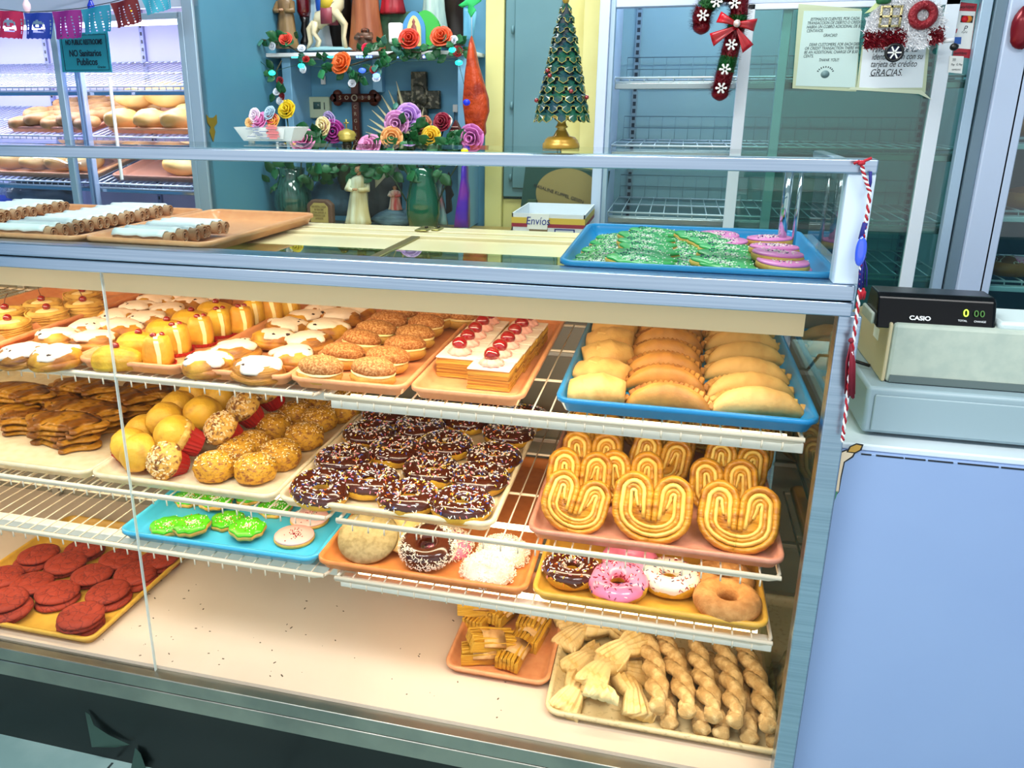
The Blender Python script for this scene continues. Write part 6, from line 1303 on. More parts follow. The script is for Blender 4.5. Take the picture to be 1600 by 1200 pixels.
for k in range(9): a_ = PI*(0.12+0.76*k/8); m.cbox((p.x+0.024*cos(a_), -0.0012, p.z+0.002+0.020*sin(a_)), (0.003, 0.0006, 0.005), 0, 0, PI/2-a_)
m.build('logo_arc', IK2, t, smooth=False)
t, P, c = sheet([(1347, 70), (1452, 74), (1446, 145), (1338, 139)], RY-0.012, SLV, 'notice_sheet', 'white notice asking for card identification, below the camper ornament', 'notice')
P2 = [atY(x, y, RY-0.012)-c for x, y in ((1350, 60), (1448, 66), (1441, 137), (1342, 138))]; MB().add([(p.x, -0.001, p.z) for p in P2]+[(p.x, 0.0, p.z) for p in P2], [(0, 1, 2, 3), (7, 6, 5, 4), (0, 4, 5, 1), (1, 5, 6, 2), (2, 6, 7, 3), (3, 7, 4, 0)]).build('paper', mat('notice_white', '#dfeaf0', 0.7), t, smooth=False)
lines(t, c, RY-0.012, [('Favor de presentar', 1363, 77.5, 0.0265, 0.64, 0.25), ('identificaci\u00f3n con su', 1362, 89, 0.0265, 0.66, 0.25), ('tarjeta de cr\u00e9dito', 1360, 100.5, 0.0265, 0.70, 0.25), ('GRACIAS.', 1359, 114, 0.0285, 0.76, 0.25)], INK)
q0, q1 = atY(1358, 119, RY-.012)-c, atY(1397, 118, RY-.012)-c; MB().box(q0.x, q1.x, -0.0016, -0.001, q0.z-0.0008, q0.z+0.0008).build('underline', INK, t, smooth=False)
q = [atY(x, y, RY-.014)-c for x, y in ((1326, 140), (1330, 136), (1440, 141), (1456, 156), (1436, 147))]; MB().loft([[(p.x, y, p.z) for p in q] for y in (-0.002, -0.001)]).build('torn_sleeve_edge', mat('cloudy_sleeve', '#c8d4b8', 0.3), t, smooth=False)
t, P, c = sheet([(1498, 3), (1527, 6), (1515, 91), (1489, 88)], RY+0.034, mat('card_red', '#b81c30', 0.5), 'card_sticker', 'red card payment sticker behind the door frame, upper right', 'sticker')
def sub(pts, m_, nm, d=-0.001): q = [atY(x, y, RY+0.034)-c for x, y in pts]; return MB().loft([[(p.x, y, p.z) for p in q] for y in (d-0.0005, d)]).build(nm, m_, t, smooth=False)
sub([(1497, 17), (1524, 18), (1516, 77), (1490, 75)], PAP, 'white_panel'); sub([(1502, 24), (1521, 25), (1519, 36), (1500, 35)], BLACK, 'card_tile', -0.0016)
for px, h in ((1507, '#e01824'), (1513, '#f0902c')):
    p = atY(px, 30, RY+.034)-c; m = MB(); m.X = Matrix.Translation((p.x, -0.003 if px == 1507 else -0.0025, p.z)) @ Matrix.Rotation(PI/2, 4, 'X'); m.lathe([(0.0095, 0), (0.0095, 0.0005)], 18); m.X = None; m.build('overlapping_circle', mat('disc_'+h[1:], h, 0.5), t)
sub([(1490, 58), (1502, 58), (1501, 69), (1489, 69)], mat('card_blue', '#1c60b8', 0.5), 'blue_tile', -0.0016); sub([(1489, 45), (1496, 45), (1494, 52), (1489, 52)], _M['card_red'], 'small_red_tile', -0.0016)
lines(t, c, RY+0.033, [('worldpay', 1499, 11, 0.014, 0.8, 0), ('P', 1505, 45, 0.022, 0.9, .2), ('PayPal', 1502, 50.5, 0.008, 0.8, .2), ('AMEX', 1491, 63.5, 0.009, 0.8, 0), ('worldpay', 1491, 83, 0.012, 0.8, 0)], INK)
t, P, c = sheet([(1484, 87), (1506, 88), (1503, 115), (1481, 113)], RY-0.004, PAP, 'card_sticker', 'small white contactless payment sticker below the red one', 'sticker')
lines(t, c, RY-0.004, [('))) ', 1488, 93, 0.010, 1, 0), ('Pay  G Pay', 1486, 101, 0.009, .8, 0), ('SAMSUNG', 1487, 109, 0.006, .9, 0)], mat('grey_ink', '#22363c', 0.6))

# tinsel camper
def tinsel(parent, pts, m_, name, n, L=0.012, seed=0, depth=0.012):
    """bristly tinsel filling a polygon (x, z) in front of a board"""
    r = random.Random(seed); m = MB(); xs_ = [p[0] for p in pts]; zs_ = [p[1] for p in pts]; k = 0
    def inside(x, z):
        c_ = False; j = len(pts)-1
        for i in range(len(pts)):
            if (pts[i][1] > z) != (pts[j][1] > z) and x < (pts[j][0]-pts[i][0])*(z-pts[i][1])/(pts[j][1]-pts[i][1]+1e-12)+pts[i][0]: c_ = not c_
            j = i
        return c_
    while k < n:
        x, z = r.uniform(min(xs_), max(xs_)), r.uniform(min(zs_), max(zs_))
        if not inside(x, z): continue
        d = Vector((r.uniform(-1, 1), -r.uniform(0.1, 1.1), r.uniform(-1, 1))).normalized()*L*r.uniform(.7, 1.2); s_ = d.cross(Vector((0, 1, .2))).normalized()*0.0016; p = Vector((x, -depth*r.uniform(.3, 1), z))
        m.add([p-s_, p+s_, p+d+s_*.4, p+d-s_*.4], [(0, 1, 2, 3)]); k += 1
    m.loft([[(x, y, z) for x, z in pts] for y in (-depth*.6, 0.004)])
    o = m.build(name, m_, parent, smooth=False); return o
CY = 2.83
p = atY(1412, 45, CY); t = thing('camper_ornament', 'white and red tinsel camper trailer ornament hanging on the fridge door', 'ornament', tuple(p))
def Q2(pts): return [((atY(x, y, CY)-p).x, (atY(x, y, CY)-p).z) for x, y in pts]
WT = mat('white_tinsel', '#f4f6fa', 0.35, emis='#ffffff', estr=0.0); RT = mat('red_tinsel', '#7c0c1c', 0.25, 0.3)
tinsel(t, Q2([(1350, 52), (1354, 32), (1366, 14), (1388, 2), (1412, -6), (1440, -4), (1462, 8), (1473, 28), (1474, 44), (1448, 46), (1449, 72), (1412, 76), (1412, 48), (1352, 54)]), WT, 'white_tinsel_body', 2600, 0.018, 1)
tinsel(t, Q2([(1351, 50), (1413, 46), (1414, 70), (1350, 77)]), RT, 'red_tinsel_band', 900, 0.013, 2, 0.016); tinsel(t, Q2([(1447, 44), (1473, 42), (1472, 66), (1448, 71)]), RT, 'red_tinsel_band', 260, 0.010, 3, 0.016)
def ring_at(px, py, R, r, m_, nm, y=-0.022): q = atY(px, py, CY)-p; m = MB(); m.X = Matrix.Translation((q.x, y, q.z)) @ Matrix.Rotation(PI/2, 4, 'X'); m.torus((0, 0, 0), R, r, 28, 10); m.X = None; return m.build(nm, m_, t)
ring_at(1439, 25, 0.028, 0.013, mat('red_tinsel_ring', '#8c1020', 0.3, 0.2, bump=1.0, bscale=160), 'wreath_ring')
q = atY(1389, 27, CY)-p; GT = mat('gold_tinsel', '#d8c890', 0.3, 0.4, bump=1, bscale=120); m = MB()
for x0_, x1_, z0_, z1_ in ((-.026, .026, .024, .030), (-.026, .026, -.030, -.024), (-.030, -.024, -.03, .03), (.024, .030, -.03, .03), (-.003, .003, -.03, .03), (-.03, .03, -.003, .003)): m.box(q.x+x0_, q.x+x1_, -0.026, -0.020, q.z+z0_, q.z+z1_)
m.build('gold_window', GT, t)
ring_at(1394, 83, 0.023, 0.0045, BLACK, 'tyre', -0.026); q = atY(1394, 83, CY)-p; m = MB(); m.X = Matrix.Translation((q.x, -0.024, q.z)) @ Matrix.Rotation(PI/2, 4, 'X'); m.lathe([(0.021, 0), (0.021, .003)], 24); m.X = None; hub = m.build('wheel_disc', mat('dark_hub', '#262a44', .4), t)
m = MB()
for k in range(6): m.cbox((q.x+0.010*cos(k*PI/3), -0.0285, q.z+0.010*sin(k*PI/3)), (0.018, 0.003, 0.004), 0, 0, -k*PI/3)
m.build('spokes', PAP, hub, smooth=False)
a0 = atY(1472, 64, CY)-p; MB().tube([tuple(a0), (a0.x+0.03, -0.01, a0.z+.002)], 0.007, 8).build('hitch', WT, t); MB().blob((a0.x+0.032, -0.012, a0.z-0.018), (0.012, 0.012, 0.011), 1, .05).build('hitch_ball', BLACK, t)
o = MB().loft([[((atY(x, y, CY)-p).x, yy, (atY(x, y, CY)-p).z) for x, y in ((1349, 22), (1360, 12), (1368, 4), (1380, -6), (1372, 10), (1358, 20))] for yy in (-0.02, -0.014)]).build('leaf_sprig', mat('pale_leaf', '#c8d89a', .5), t, smooth=False)
MB().blob(tuple(atY(1378, 1, CY)-p+Vector((0, -.02, 0))), (0.022, 0.01, 0.012), 3, .3).build('holly_leaf', LEAFM, t)

# tinsel candy cane with bow
KY = 2.80; p = atY(1133, 60, KY); t = thing('candy_cane_ornament', 'red and green tinsel candy cane with a red bow hanging before the fridge', 'ornament', tuple(p))
GTN = mat('green_tinsel', '#0d5a1c', 0.3, 0.3)
path = [(1096, 42), (1095, 28), (1100, 14), (1112, 0), (1130, -12), (1148, -10), (1156, 4), (1154, 24), (1150, 44), (1144, 66), (1139, 88), (1133, 112), (1128, 132), (1125, 146)]
PP = [atY(x, y, KY)-p for x, y in path]; Rr = 0.033
segs = [(0, 2, RT), (2, 4, GTN), (4, 7, RT), (7, 8, GTN), (8, 10, RT), (10, 11, GTN), (11, 13, RT)]
r = random.Random(5)
for a_, b_, m_ in segs:
    m = MB(); pts_ = PP[a_:b_+1]; rad = [Rr*(0.86 if (i+a_ in (0, 13)) else 1) for i in range(len(pts_))]; m.tube(pts_, [x*.82 for x in rad], 14, up=(0, 1, 0))
    for i in range(len(pts_)-1):
        for k in range(330):
            u = r.random(); c_ = pts_[i].lerp(pts_[i+1], u); ax = (pts_[i+1]-pts_[i]).normalized(); nn = Matrix.Rotation(r.uniform(0, 6.28), 3, ax) @ ax.orthogonal().normalized(); d = (nn+ax*r.uniform(-.6, .6)).normalized(); s_ = d.cross(ax).normalized()*0.0018; q = c_+nn*Rr*.7
            m.add([q-s_, q+s_, q+d*.019+s_*.3, q+d*.019-s_*.3], [(0, 1, 2, 3)])
    m.build('tinsel_section', m_, t, smooth=False)
MB().blob(tuple(PP[0]), (Rr*.8, Rr*.8, Rr*.7), 1, .1).blob(tuple(PP[-1]), (Rr*.8, Rr*.8, Rr*.7), 1, .1).build('rounded_ends', RT, t)
def flake(px, py):
    q = atY(px, py, KY)-p; m = MB()
    for k in range(3): m.cbox((q.x, -Rr-0.004, q.z), (0.032, 0.003, 0.005), 0, 0, k*PI/3)
    for k in range(6): m.blob((q.x+0.014*cos(k*PI/3), -Rr-0.004, q.z+0.014*sin(k*PI/3)), (0.004, 0.002, 0.004), 0, 0, n=8, m=5)
    m.build('snowflake', PAP, t, smooth=False)
for x, y in ((1098, 26), (1119, 5), (1147, 7), (1142, 71), (1132, 109), (1126, 138)): flake(x, y)
BW = mat('red_satin', '#c01020', 0.25, col2='#a00c18', scale=10, coat=.4)
def ribbon(pts4, nm, bulge=0.012):
    P4_ = [atY(x, y, KY)-p for x, y in pts4]; L = []
    for i in range(7):
        u = i/6; a_ = P4_[0].lerp(P4_[1], u); b_ = P4_[3].lerp(P4_[2], u); L.append([(a_.lerp(b_, j/4)+Vector((0, -Rr-0.008-bulge*sin(PI*u)*(1 if j in (1, 2, 3) else .5)-0.003*sin(j*2), 0))) for j in range(5)])
    m = MB().loft(L, False, False, closed=False).build(nm, BW, bow_); sd = m.modifiers.new('thick', 'SOLIDIFY'); sd.thickness = 0.0012
bow_ = bpy.data.objects.new('bow', None); COL.objects.link(bow_); bow_.parent = t
ribbon([(1149, 36), (1126, 20), (1118, 37), (1149, 42)], 'bow_loop'); ribbon([(1150, 36), (1182, 31), (1176, 51), (1150, 43)], 'bow_loop'); ribbon([(1147, 42), (1108, 54), (1114, 74), (1149, 46)], 'bow_tail', .004); ribbon([(1150, 43), (1176, 71), (1159, 84), (1149, 46)], 'bow_tail', .004)
MB().blob(tuple(atY(1150, 39, KY)-p+Vector((0, -Rr-.018, 0))), (.011, .008, .011), 0, .1).build('bow_knot', mat('silver_bead', '#f0d8d0', .15, .5), bow_)

# ------------------------------------------------------------------ far right fridge with pink buns
FX = atY(1584, 200, RY).x
ff = thing('display_fridge', 'dark fridge with trays of buns at the right edge of the view', 'display fridge', (0, 0, 0))
FXl = x3+0.005
MB().box(FXl, FXl+0.03, RY-0.03, RY+0.6, FZ, 1.0).build('left_frame', FRL, ff, bevel=0.003)
MB().box(FXl, FXl+1.2, RY+0.58, RY+0.60, FZ, 1.0).build('back_wall', mat('dark_liner', '#1c3a4a', 0.5), ff, smooth=False)
zz = [atY(1592, 215, RY).z, atY(1590, 330, RY).z, atY(1575, 440, RY).z]
for z in zz: rack(ff, FXl+0.035, FXl+1.2, RY+0.02, RY+0.56, z, 0.05, mat('bright_wire', '#dfe6f2', 0.25, 0.5)); MB().box(FXl+0.035, FXl+1.2, RY+0.012, RY+0.02, z-0.036, z-0.02).build('shelf_edge', ALUW, ff, bevel=.002)
MB().box(FXl+0.03, FXl+1.2, RY-0.01, RY-0.006, -1.2, 0.9).build('door_glass', _M['fridge_glass_green'], ff, smooth=False)
lamp('fridge_lamp', (FXl+0.5, RY+0.1, 0.75), (0.35, 0, 0), 0.9, 0.05, 5.0, (0.9, 0.95, 1.0), ff)
def concha(h, seed):
    t = thing('shell_bun', 'shell bun', 'bread'); MB().blob((0, 0, 0.028), (0.062, 0.062, 0.034), seed, 0.06, n=22, m=12, zcut=-.027).build('bun', mat('brown_bun', '#a8642c', .5), t)
    MB().blob((0, 0, 0.034), (0.055, 0.055, 0.033), seed, 0.08, n=30, m=12, zcut=-.01).build('topping', mat('topping_'+h[1:], h, .6, col2='#d8a0b8' if h == '#d83c98' else '#7a4420', scale=30, tex='voronoi', thr=(0, .06)), t); return t
cs = {h: Kind(concha(h, k)) for k, h in enumerate(('#d83c98', '#8a4a24', '#e8e0d0'))}
for k, (px, py, s_, h, d) in enumerate([(1578, 435, 2, '#d83c98', 'bright pink one on the lowest visible shelf'), (1606, 435, 2, '#d83c98', 'pink one cut by the right edge, lowest shelf'), (1562, 436, 2, '#e8e0d0', 'whitish one at the left of the lowest shelf'), (1592, 323, 1, '#8a4a24', 'brown one on the middle shelf'), (1612, 323, 1, '#8a4a24', 'brown one cut by the right edge, middle shelf'), (1601, 208, 0, '#d83c98', 'pink one on the upper shelf')]):
    q = atY(px, py, RY+.08); cs[h].put((max(q.x, FXl+.10)+0.01, RY+.10+.02*k*0, zz[s_]+.002), (0, 0, k), 'shell bun in right edge fridge, %s' % d, 'shell buns in the right edge fridge')
p = atY(1598, 45, RY-.05); o = MB().blob((0, 0, 0), (0.03, 0.02, 0.055), 2, .25).build('tinsel_ornament', RT); o.location = p; tag(o, 'dark red tinsel ornament cut by the upper right edge', 'ornament')

# ------------------------------------------------------------------ topiary tree and basket on the guard's clear top
MB().box(X0, 0.262, 1.262, 1.405, -0.0715, -0.0665).build('guard_top_glass', glass('guard_top_glass', '#fafefc', 1.08), case, smooth=False)
TYP = 1.345; GT_ = -0.0665
p = atY(876, 243, TYP); bz = GT_; zt_ = atY(880, 0, TYP).z; zb = atY(878, 178, TYP).z
t = thing('topiary_tree', 'dark green leafy topiary tree on a gold pedestal standing on the case guard', 'ornament', (p.x, TYP, bz))
GP = mat('antique_gold', '#c09a3c', 0.32, 0.35, col2='#a8802c', scale=14)
b_ = zb-bz; R0 = atY(905, 243, TYP).x-atY(876, 243, TYP).x
MB().lathe([(R0*.98, 0), (R0, .002), (R0*.98, .008), (R0*.9, .010), (R0*.88, .013), (R0*.72, .018), (R0*.45, b_*.36), (R0*.30, b_*.50), (R0*.22, b_*.58), (R0*.34, b_*.62), (R0*.26, b_*.68), (R0*.20, b_*.78), (R0*.34, b_*.86), (R0*.62, b_*.93), (R0*.66, b_*.97), (R0*.60, b_), (R0*.2, b_*1.0)], 32).build('pedestal', GP, t)
Ht = zt_-zb; rb = abs(atY(919, 178, TYP).x-atY(837, 178, TYP).x)/2
MB().lathe([(rb*.80, b_), (rb*.66, b_+Ht*.25), (rb*.42, b_+Ht*.6), (rb*.18, b_+Ht*.92), (.001, b_+Ht)], 24).build('core', mat('dark_blue_green', '#0c2430', .6), t)
HL = mat('holly_leaf_paint', '#14543a', 0.3, col2='#163c48', scale=30, coat=.3); HG = mat('holly_leaf_gilt', '#b8a850', 0.35, .4)
lv, gi = MB(), MB(); tiers = 12; r = random.Random(4)
for k in range(tiers):
    u = k/(tiers-1); zc = b_+Ht*(0.02+0.93*u); rr = rb*(1-u)**.9*0.93+rb*.10; n_ = max(5, int(9*(1-u)+4))
    for j in range(n_):
        a_ = 2*PI*(j+.5*(k % 2))/n_+r.uniform(-.1, .1); ca, sa = cos(a_), sin(a_); L = Ht*.14*(1-.35*u); W = rr*PI/n_*1.25
        out = lambda s_, w_, lift=0.0: ((rr*.80+L*.42*s_+lift)*ca-w_*W*sa, (rr*.80+L*.42*s_+lift)*sa+w_*W*ca, zc+L*.25-L*.9*s_)
        O = [(0, 0), (.18, .55), (.30, .35), (.5, .95), (.62, .5), (.82, .55), (1.05, 0), (.82, -.55), (.62, -.5), (.5, -.95), (.30, -.35), (.18, -.55)]
        vs = [out(s_, w_, 0.0) for s_, w_ in O]; cc = out(.5, 0, .004); n0 = len(O)
        lv.add(vs+[cc]+[out(s_, w_, -.0022) for s_, w_ in O], [(i, (i+1) % n0, n0) for i in range(n0)]+[((i+1) % n0, i, n0+1+i, n0+1+(i+1) % n0) for i in range(n0)])
        gi.tube([out(s_, w_, .0006) for s_, w_ in O[5:8]], .0005, 4); gi.tube([out(s_, w_, .0006) for s_, w_ in (O[3], O[4], O[5])], .0004, 4); gi.tube([out(s_, w_, .0006) for s_, w_ in (O[7], O[8], O[9])], .0004, 4)
lo = lv.build('holly_leaves', HL, t, smooth=False, kind='stuff'); gi.build('gilt_edges', HG, lo, smooth=False, kind='stuff')
m = MB()
for k in range(5): u = r.uniform(.08, .8); a_ = -PI/2+r.uniform(-1.3, 1.3); rr = rb*(1-u)*1.0+rb*.14; m.blob((rr*cos(a_), rr*sin(a_), b_+Ht*u), (.0035, .0035, .0035), 0, 0, n=8, m=6)
m.build('berries', CHERRY, t, kind='stuff'); MB().blob((0, 0, b_+Ht*1.02), (.006, .006, .010), 0, .1).build('gold_tip', GP, t)
# receipt basket
BYP = 1.36; pc = atY(413, 234, BYP); t = thing('receipt_basket', 'clear white plastic basket with a receipt and roses on the case guard', 'basket', (pc.x, BYP, GT_))
s_ = abs(atY(450, 234, BYP).x-atY(376, 234, BYP).x); wt = abs(atY(461, 200, BYP).x-atY(366, 200, BYP).x)/2; hb = atY(413, 199, BYP).z-GT_-0.0
CLP = mat('clear_white_plastic', '#e4ecea', 0.2, alpha=0.62, coat=.5)
L = [[(x*k1, y*k2+.035, z) for x, y in ((-1, -1), (1, -1), (1, 1), (-1, 1))] for k1, k2, z in ((s_/2, .022, .004), (wt, .032, hb), (wt-.002, .030, hb), (s_/2-.002, .020, .007))]
MB().loft(L).build('tray_body', CLP, t, smooth=False)
for fx in (-.4, .4): MB().box(s_*fx-.004, s_*fx+.004, .02, .03, 0, .005).build('foot', CLP, t)
rc = MB().loft([[(x, y, z) for x, y, z in ((-s_*.42, .010, .008), (s_*.36, .010, .008), (s_*.44, .002, hb*.94), (-s_*.12, .002, hb*.96))], [(x, y, z) for x, y, z in ((-s_*.42, .0106, .008), (s_*.36, .0106, .008), (s_*.44, .0026, hb*.94), (-s_*.12, .0026, hb*.96))]]).build('receipt', PAP, t, smooth=False)
r = random.Random(2); m = MB(); m2 = MB()
for k in range(11):
    z = .010+k*hb*.078; x = -s_*.20+r.uniform(-.01, .02); m.cbox((x, .0085-.0085*(z/hb), z), (s_*r.uniform(.08, .2), .0006, .0011)); m2.cbox((s_*.18, .0085-.0085*(z/hb), z), (s_*r.uniform(.15, .3), .0006, .0015 if k % 4 else .004))
m.build('grey_print', mat('faint_blue_ink', '#6a7a9a', .6), rc, smooth=False); m2.build('red_print', mat('faint_red_ink', '#d8787a', .6), rc, smooth=False)
for x, y, rr, h in ((397, 180, .013, '#e4d4e4'), (405, 188, .017, '#d880b8'), (427, 189, .013, '#ecb050'), (424, 184, .010, '#c83a48'), (390, 192, .009, '#ecc080'), (420, 176, .013, '#a8c4d4')): q = atY(x, y, BYP+.035)-Vector((pc.x, BYP, GT_)); rose(t, tuple(q), rr, h, x)

# boxes on the back counter
bx = thing('paperboard_box', 'open white box with yellow and red stripes and a handwritten label', 'box', (0, 0, 0))
f0, f1 = atY(800, 328, 2.58), atY(914, 341, 2.58); xw0, xw1 = f0.x, f1.x; zb_, zt_ = CZ+.001, (f0.z+f1.z)/2; yd = 2.58; dp = .30
BX = mat('white_board', '#dfe6ee', .6); cxm = (xw0+xw1)/2
bx.location = (cxm, yd, zb_); w_ = (xw1-xw0)/2; h_ = zt_-zb_
MB().box(-w_, w_, 0, .004, 0, h_).box(-w_, w_, dp, dp+.004, 0, h_).box(-w_, -w_+.004, 0, dp, 0, h_).box(w_-.004, w_, 0, dp, 0, h_).box(-w_, w_, 0, dp, 0, .003).build('box_walls', BX, bx, smooth=False)
MB().box(-w_-.0008, w_+.0008, -.0008, 0, h_-.032, h_-.013).box(w_, w_+.0008, 0, dp, h_-.032, h_-.013).build('yellow_stripe', mat('stripe_yellow', '#d8b848', .6), bx, smooth=False); MB().box(-w_-.0008, w_+.0008, -.0008, 0, h_-.044, h_-.032).box(w_, w_+.0008, 0, dp, h_-.044, h_-.032).build('red_stripe', mat('stripe_red', '#94243c', .6), bx, smooth=False)
tp = MB().loft([[(x, y, z) for x, z in ((-.062, h_), (.005, h_), (-.002, h_-.050), (-.068, h_-.050))] for y in (-.003, -.001)]).build('paper_label', PAP, bx, smooth=False)
text('Env\u00edos', .036, mat('blue_marker', '#16308c', .6), tp, (-.032, -.0035, h_-.024), sx=.85, shear=.1)
MB().box(-.060, .0, -.002, -.0009, h_*.05, h_-.046).build('brown_tape', mat('brown_tape', '#8a7658', .4), bx, smooth=False)
m = MB()
for a1, a2, b1, b2 in ((.022, .088, .60, .63), (.022, .088, -.0, .03), (.022, .026, 0, .63), (.084, .088, 0, .63)): m.box(a1, a2, -.0015, -.0009, h_*b1, h_*b2)
m.build('blue_frame_print', mat('blue_marker', '#16308c', .6), bx, smooth=False)
text('LATAM', .014, INK, bx, (.055, -.0015, h_*.50), sx=.9)
p = atY(872, 330, 2.98); t = thing('cardboard_box', 'dark green box with a tan circle standing tilted behind the white box', 'box', (p.x, 2.98, CZ), 0)
hh_ = atY(872, 262, 2.98).z-CZ; m = MB(); m.X = Matrix.Rotation(0.10, 4, 'Y'); m.box(-.15, .15, 0, .12, .015, hh_); m.X = None; m.build('box_body', mat('dark_green_board', '#0e4038', .6), t, smooth=False)
m = MB(); m.X = Matrix.Rotation(0.10, 4, 'Y') @ Matrix.Translation((.02, -.001, hh_*.62)) @ Matrix.Rotation(PI/2, 4, 'X'); m.lathe([(.12, 0), (.12, .001)], 40, (0, 0, 0), 1.0, .78); m.X = None; m.build('tan_circle', mat('tan_print', '#8a7c48', .6), t, smooth=False)
text('MASALINE KUPPEL GESEN', .017, INK, t, (.0, -.003, hh_*.62), rot=(PI/2, .30, 0))
p = atY(797, 350, 2.72); o = MB().loft([[(x, y, z) for x, z in ((-.05, 0), (.06, 0), (.05, .13), (.02, .13))] for y in (0, .03)]).build('dark_green_flap', mat('olive_board', '#2c4a34', .6), smooth=False); o.location = (p.x, 2.94, CZ); tag(o, 'leaning dark green board left of the white box', 'board')

# ------------------------------------------------------------------ cash counter, register
KZ = -0.525; KF = atZ(1450, 708, KZ).y
cn = thing('cash_counter', 'cash counter with a pale blue front panel right of the bakery case', 'counter', (0, 0, 0))
kx = 0.293
MB().box(kx, 1.6, KF, 1.95, FZ, KZ-0.012).build('front_panel', mat('pale_blue_vinyl', '#8fa8d4', 0.3, col2='#839ccc', scale=1.6, thr=(.35, .7)), cn, smooth=False)
MB().box(kx, 1.6, KF+0.012, 1.95, KZ-0.012, KZ).build('counter_top', mat('white_laminate', '#d4e2ea', 0.25, coat=.3), cn, bevel=.003)
m = MB(); r = random.Random(1); x = kx+.03
while x < 1.0: w_ = r.uniform(.01, .05); m.box(x, x+w_, KF-.0008, KF+.0015, KZ-.0135, KZ-.0115); x += w_+r.uniform(.0, .008)
m.build('dark_seam', INK, cn, smooth=False)
MB().box(0.286, kx-0.001, 1.30, 1.93, FZ, KZ).build('side_filler', mat('grey_filler', '#5a6670', .5), cn, smooth=False)
# candle decal on the panel
def decal(pts_, m_, nm, par, d): q_ = [atY(x, y, KF-.0004)-par.location for x, y in pts_]; return MB().loft([[(v.x, y-0*v.y, v.z) for v in q_] for y in (-d, -d+.0005)]).build(nm, m_, par, smooth=False)
pc = atY(1325, 735, KF-.0008); t = thing('candle_decal', 'flat decal of a hand like candle with a flame on the counter panel', 'decal', tuple(pc))
decal([(1305, 775), (1306, 750), (1308, 722), (1311, 706), (1322, 702), (1340, 701), (1333, 714), (1320, 722), (1315, 745), (1311, 768)], mat('decal_outline', '#141014', .6), 'outline', t, .0008)
decal([(1306, 772), (1307, 750), (1309, 723), (1312, 708), (1322, 704), (1336, 703), (1331, 712), (1318, 721), (1313, 744), (1310, 767)], mat('decal_cream', '#e8d2b4', .6), 'candle', t, .0012)
decal([(1322, 706), (1327, 697), (1338, 692), (1349, 694), (1346, 703), (1336, 708)], mat('decal_outline', '#141014', .6), 'flame_outline', t, .0012); decal([(1325, 705), (1329, 698), (1338, 694), (1346, 696), (1343, 702), (1335, 706)], mat('decal_flame', '#c09440', .6), 'flame', t, .0016)
decal([(1300, 790), (1302, 770), (1309, 766), (1306, 776)], mat('decal_green', '#3c8c6c', .6), 'leaf', t, .0014)
# register
q = atZ(1345, 677, KZ+.004); DX, DY = q.x, q.y; dh = atY(1357, 604, DY).z-KZ
RGW = mat('register_grey', '#b4c0b4', 0.45, col2='#a8b6ac', scale=40); RGB = mat('register_beige', '#c8bb96', .45)
RGD = mat('drawer_grey_blue', '#93aab4', .4)
t = thing('cash_register', 'grey beige cash register with a black customer display on its drawer', 'cash register', (DX, DY, KZ))
MB().box(0, .42, 0, .36, .006, dh).build('drawer_case', RGD, t, bevel=.006); MB().box(.012, .42, -.004, 0, .012, dh-.012).build('drawer_front', RGD, t, bevel=.002)
for fx, fy in ((.03, .03), (.38, .03), (.03, .32), (.38, .32)): MB().lathe([(.012, 0), (.012, .007)], 12, (fx, fy, 0)).build('rubber_foot', BLACK, t)
RX = atY(1389, 590, DY+.03).x-DX; z1 = dh; z2 = atY(1401, 506, DY+.03).z-KZ
# body: side profile lofted along x, back slopes down
prof = [(.03, z1), (.03, z1+(z2-z1)), (.10, z2+.006), (.24, z2-.02), (.33, z1+.05), (.34, z1)]
xl_ = RX-.005; MB().loft([[(x, y, z) for y, z in prof] for x in (xl_, .42)]).build('body_shell', RGW, t, bevel=.006, smooth=False)
MB().loft([[(x, y, z) for y, z in [(a_+.002, b2) for a_, b2 in prof]] for x in (xl_-.006, xl_)]).build('side_cheek', RGB, t, bevel=.003, smooth=False)
MB().box(RX, .42, .0275, .03, z1+.002, z1+.014).build('skirt_line', mat('dark_skirt', '#5c6c6c', .5), t, smooth=False)
px0, px1 = atY(1398, 490, DY+.05).x-DX, atY(1557, 490, DY+.05).x-DX; zt0 = z2-.004; ztp = atY(1480, 459, DY+.07).z-KZ
MB().loft([[(x, y, z) for y, z in ((.035, zt0-.006), (.052, ztp-.006), (.06, ztp), (.11, ztp), (.13, zt0))] for x in (px0-.028, px0, px1-.004)]+[[(px1, y, z) for y, z in ((.04, zt0-.004), (.055, ztp-.010), (.062, ztp-.004), (.108, ztp-.004), (.126, zt0))]]).build('display_housing', mat('glossy_black', '#04060a', .2, spec=.25), t, bevel=.003, smooth=False)
MB().box(px1+.002, .42, .035, .14, zt0, z2+.012).build('printer_cover', mat('pale_cover', '#c4d6d8', .35), t, bevel=.006)
slope = math.atan2(.017, (ztp-zt0)); fr = Vector((0, .0435, (zt0+ztp)/2-.004)); fd = PI/2-slope
ww = px1-px0
GRN = mat('vfd_green', '#c8ff50', .4, emis='#b8ff30', estr=2.5); GRD = mat('vfd_dim', '#3a6a30', .4, emis='#5a9a30', estr=.25)
def face(dx, dz): return (px0+ww*dx, .0435-.0025+dz*math.tan(slope), (zt0+ztp)/2-.004+dz)
text('CASIO', .0095, mat('logo_white', '#f0f4f8', .4), t, face(.24, -.0075), rot=(PI/2-slope, 0, 0), sx=1.15, bold=.0003, ext=.0003, name='maker_lettering')
text('0', .017, GRN, t, face(.69, .004), rot=(PI/2-slope, 0, 0), ext=.0003, name='lit_digit'); text('00', .015, GRD, t, face(.82, .004), rot=(PI/2-slope, 0, 0), ext=.0003, spacing=1.15, name='dim_digits')
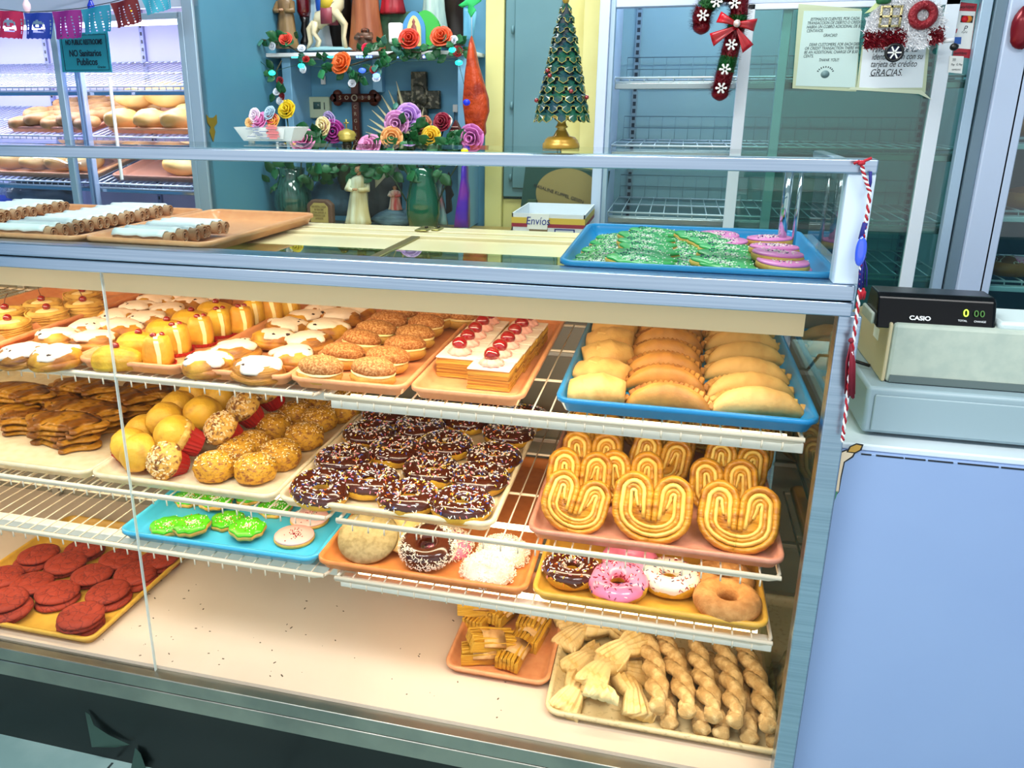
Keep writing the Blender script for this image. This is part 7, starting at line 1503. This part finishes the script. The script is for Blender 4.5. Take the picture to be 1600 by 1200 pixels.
text('TOTAL', .0042, _M['logo_white'], t, face(.66, -.0075), rot=(PI/2-slope, 0, 0), ext=.0002); text('CHANGE', .0042, _M['logo_white'], t, face(.83, -.0075), rot=(PI/2-slope, 0, 0), ext=.0002)
MB().box(px0-.034, px0-.028, .05, .125, zt0-.004, z2+.012).build('side_cap', RGW, t, bevel=.003)
m = MB(); m.box(xl_-.0068, xl_-.006, .09, .125, z1+.055, z1+.075); m.build('bar_code_label', PAP, t, smooth=False)
o = MB().tube([(xl_-.01, .10, z1+.006), (xl_-.05, .13, z1+.010), (xl_-.075, .20, z1-.01), (xl_-.08, .28, .02), (xl_-.08, .36, .004)], .003, 8).build('power_cord', BLACK, t)

# ------------------------------------------------------------------ twisted cord with tassels at the case corner
SY_ = 1.252
cordp = [(1337, 255), (1346, 254), (1360, 251)]
t = thing('twisted_cord', 'red and white twisted cord with tassels tied to the case corner', 'cord', tuple(atY(1348, 256, SY_)))
o0 = Vector(t.location)
main = [(1346, 254), (1349, 270), (1354, 286), (1359, 300), (1356, 330), (1352, 350), (1348, 375), (1345, 400), (1345, 430), (1343, 455), (1339, 490), (1335, 520), (1330, 560), (1326, 600), (1322, 640), (1318, 675), (1316, 692)]
def dense(pp, k=14):
    out = []
    for i in range(len(pp)-1):
        for j in range(k): u = j/k; out.append((pp[i][0]*(1-u)+pp[i+1][0]*u, pp[i][1]*(1-u)+pp[i+1][1]*u))
    return out
D = [atY(x, y, SY_)-o0 for x, y in dense(main, 12)]
for s_, m_, nm in ((0, mat('red_yarn', '#a80c24', .7), 'red_strand'), (PI, mat('white_yarn', '#f0f0f4', .7), 'white_strand')):
    MB().tube([p+Vector((.0016*cos(i*.9+s_), .0016*sin(i*.9+s_), 0)) for i, p in enumerate(D)], .0016, 5).build(nm, m_, t)
MB().tube([atY(x, y, SY_)-o0 for x, y in ((1334, 256), (1342, 252), (1346, 254), (1352, 251), (1362, 247))], .0022, 6).blob(tuple(atY(1346, 255, SY_)-o0), (.005, .004, .004), 1, .2).build('knot', _M['red_yarn'], t)
def tassel(px, py0, py1, m_, nm, w):
    a_, b2 = atY(px, py0, SY_)-o0, atY(px-3, py1, SY_)-o0; m = MB(); r = random.Random(int(px)); m.blob(tuple(a_), (w*.6, w*.5, w*.6), 1, .1, n=10, m=8)
    for k in range(26): an = r.uniform(0, 6.28); q_ = b2+Vector((w*cos(an), w*.6*sin(an), r.uniform(0, .008))); m.tube([a_, a_.lerp(q_, .4)+Vector((w*.5*cos(an), w*.3*sin(an), 0)), q_], .0011, 4)
    return m.build(nm, m_, t)
tassel(1330, 532, 622, mat('dark_red_yarn', '#7c1028', .7), 'red_tassel', .007); tassel(1350, 402, 452, mat('blue_yarn', '#1a1e78', .7), 'blue_tassel', .0055); tassel(1349, 452, 468, _M['red_yarn'], 'short_red_tassel', .004)
MB().tube([atY(x, y, SY_+.004)-o0 for x, y in ((1360, 268), (1360, 285), (1357, 296))], .0022, 6).build('navy_strand', _M['blue_yarn'], t)
MB().tube([atY(x, y, SY_)-o0 for x, y in ((1352, 348), (1348, 362), (1345, 374))], .0036, 6).build('navy_wrap', _M['blue_yarn'], t)
pc = atY(1345, 393, SY_-.004); o = MB().blob((0, 0, 0), (.0075, .005, .021), 2, .12).build('blue_glass_charm', mat('cobalt_glass', '#3a5ae8', .08, coat=1.0, emis='#3a5ae8', estr=.0)); o.location = pc; tag(o, 'small cobalt blue glass charm on the twisted cord at the corner', 'charm')
# ------------------------------------------------------------------ lift the whole place so that the floor is z = 0
bpy.context.view_layer.update()
for o in list(scene.objects):
    if o.parent is None: o.location.z += EYE
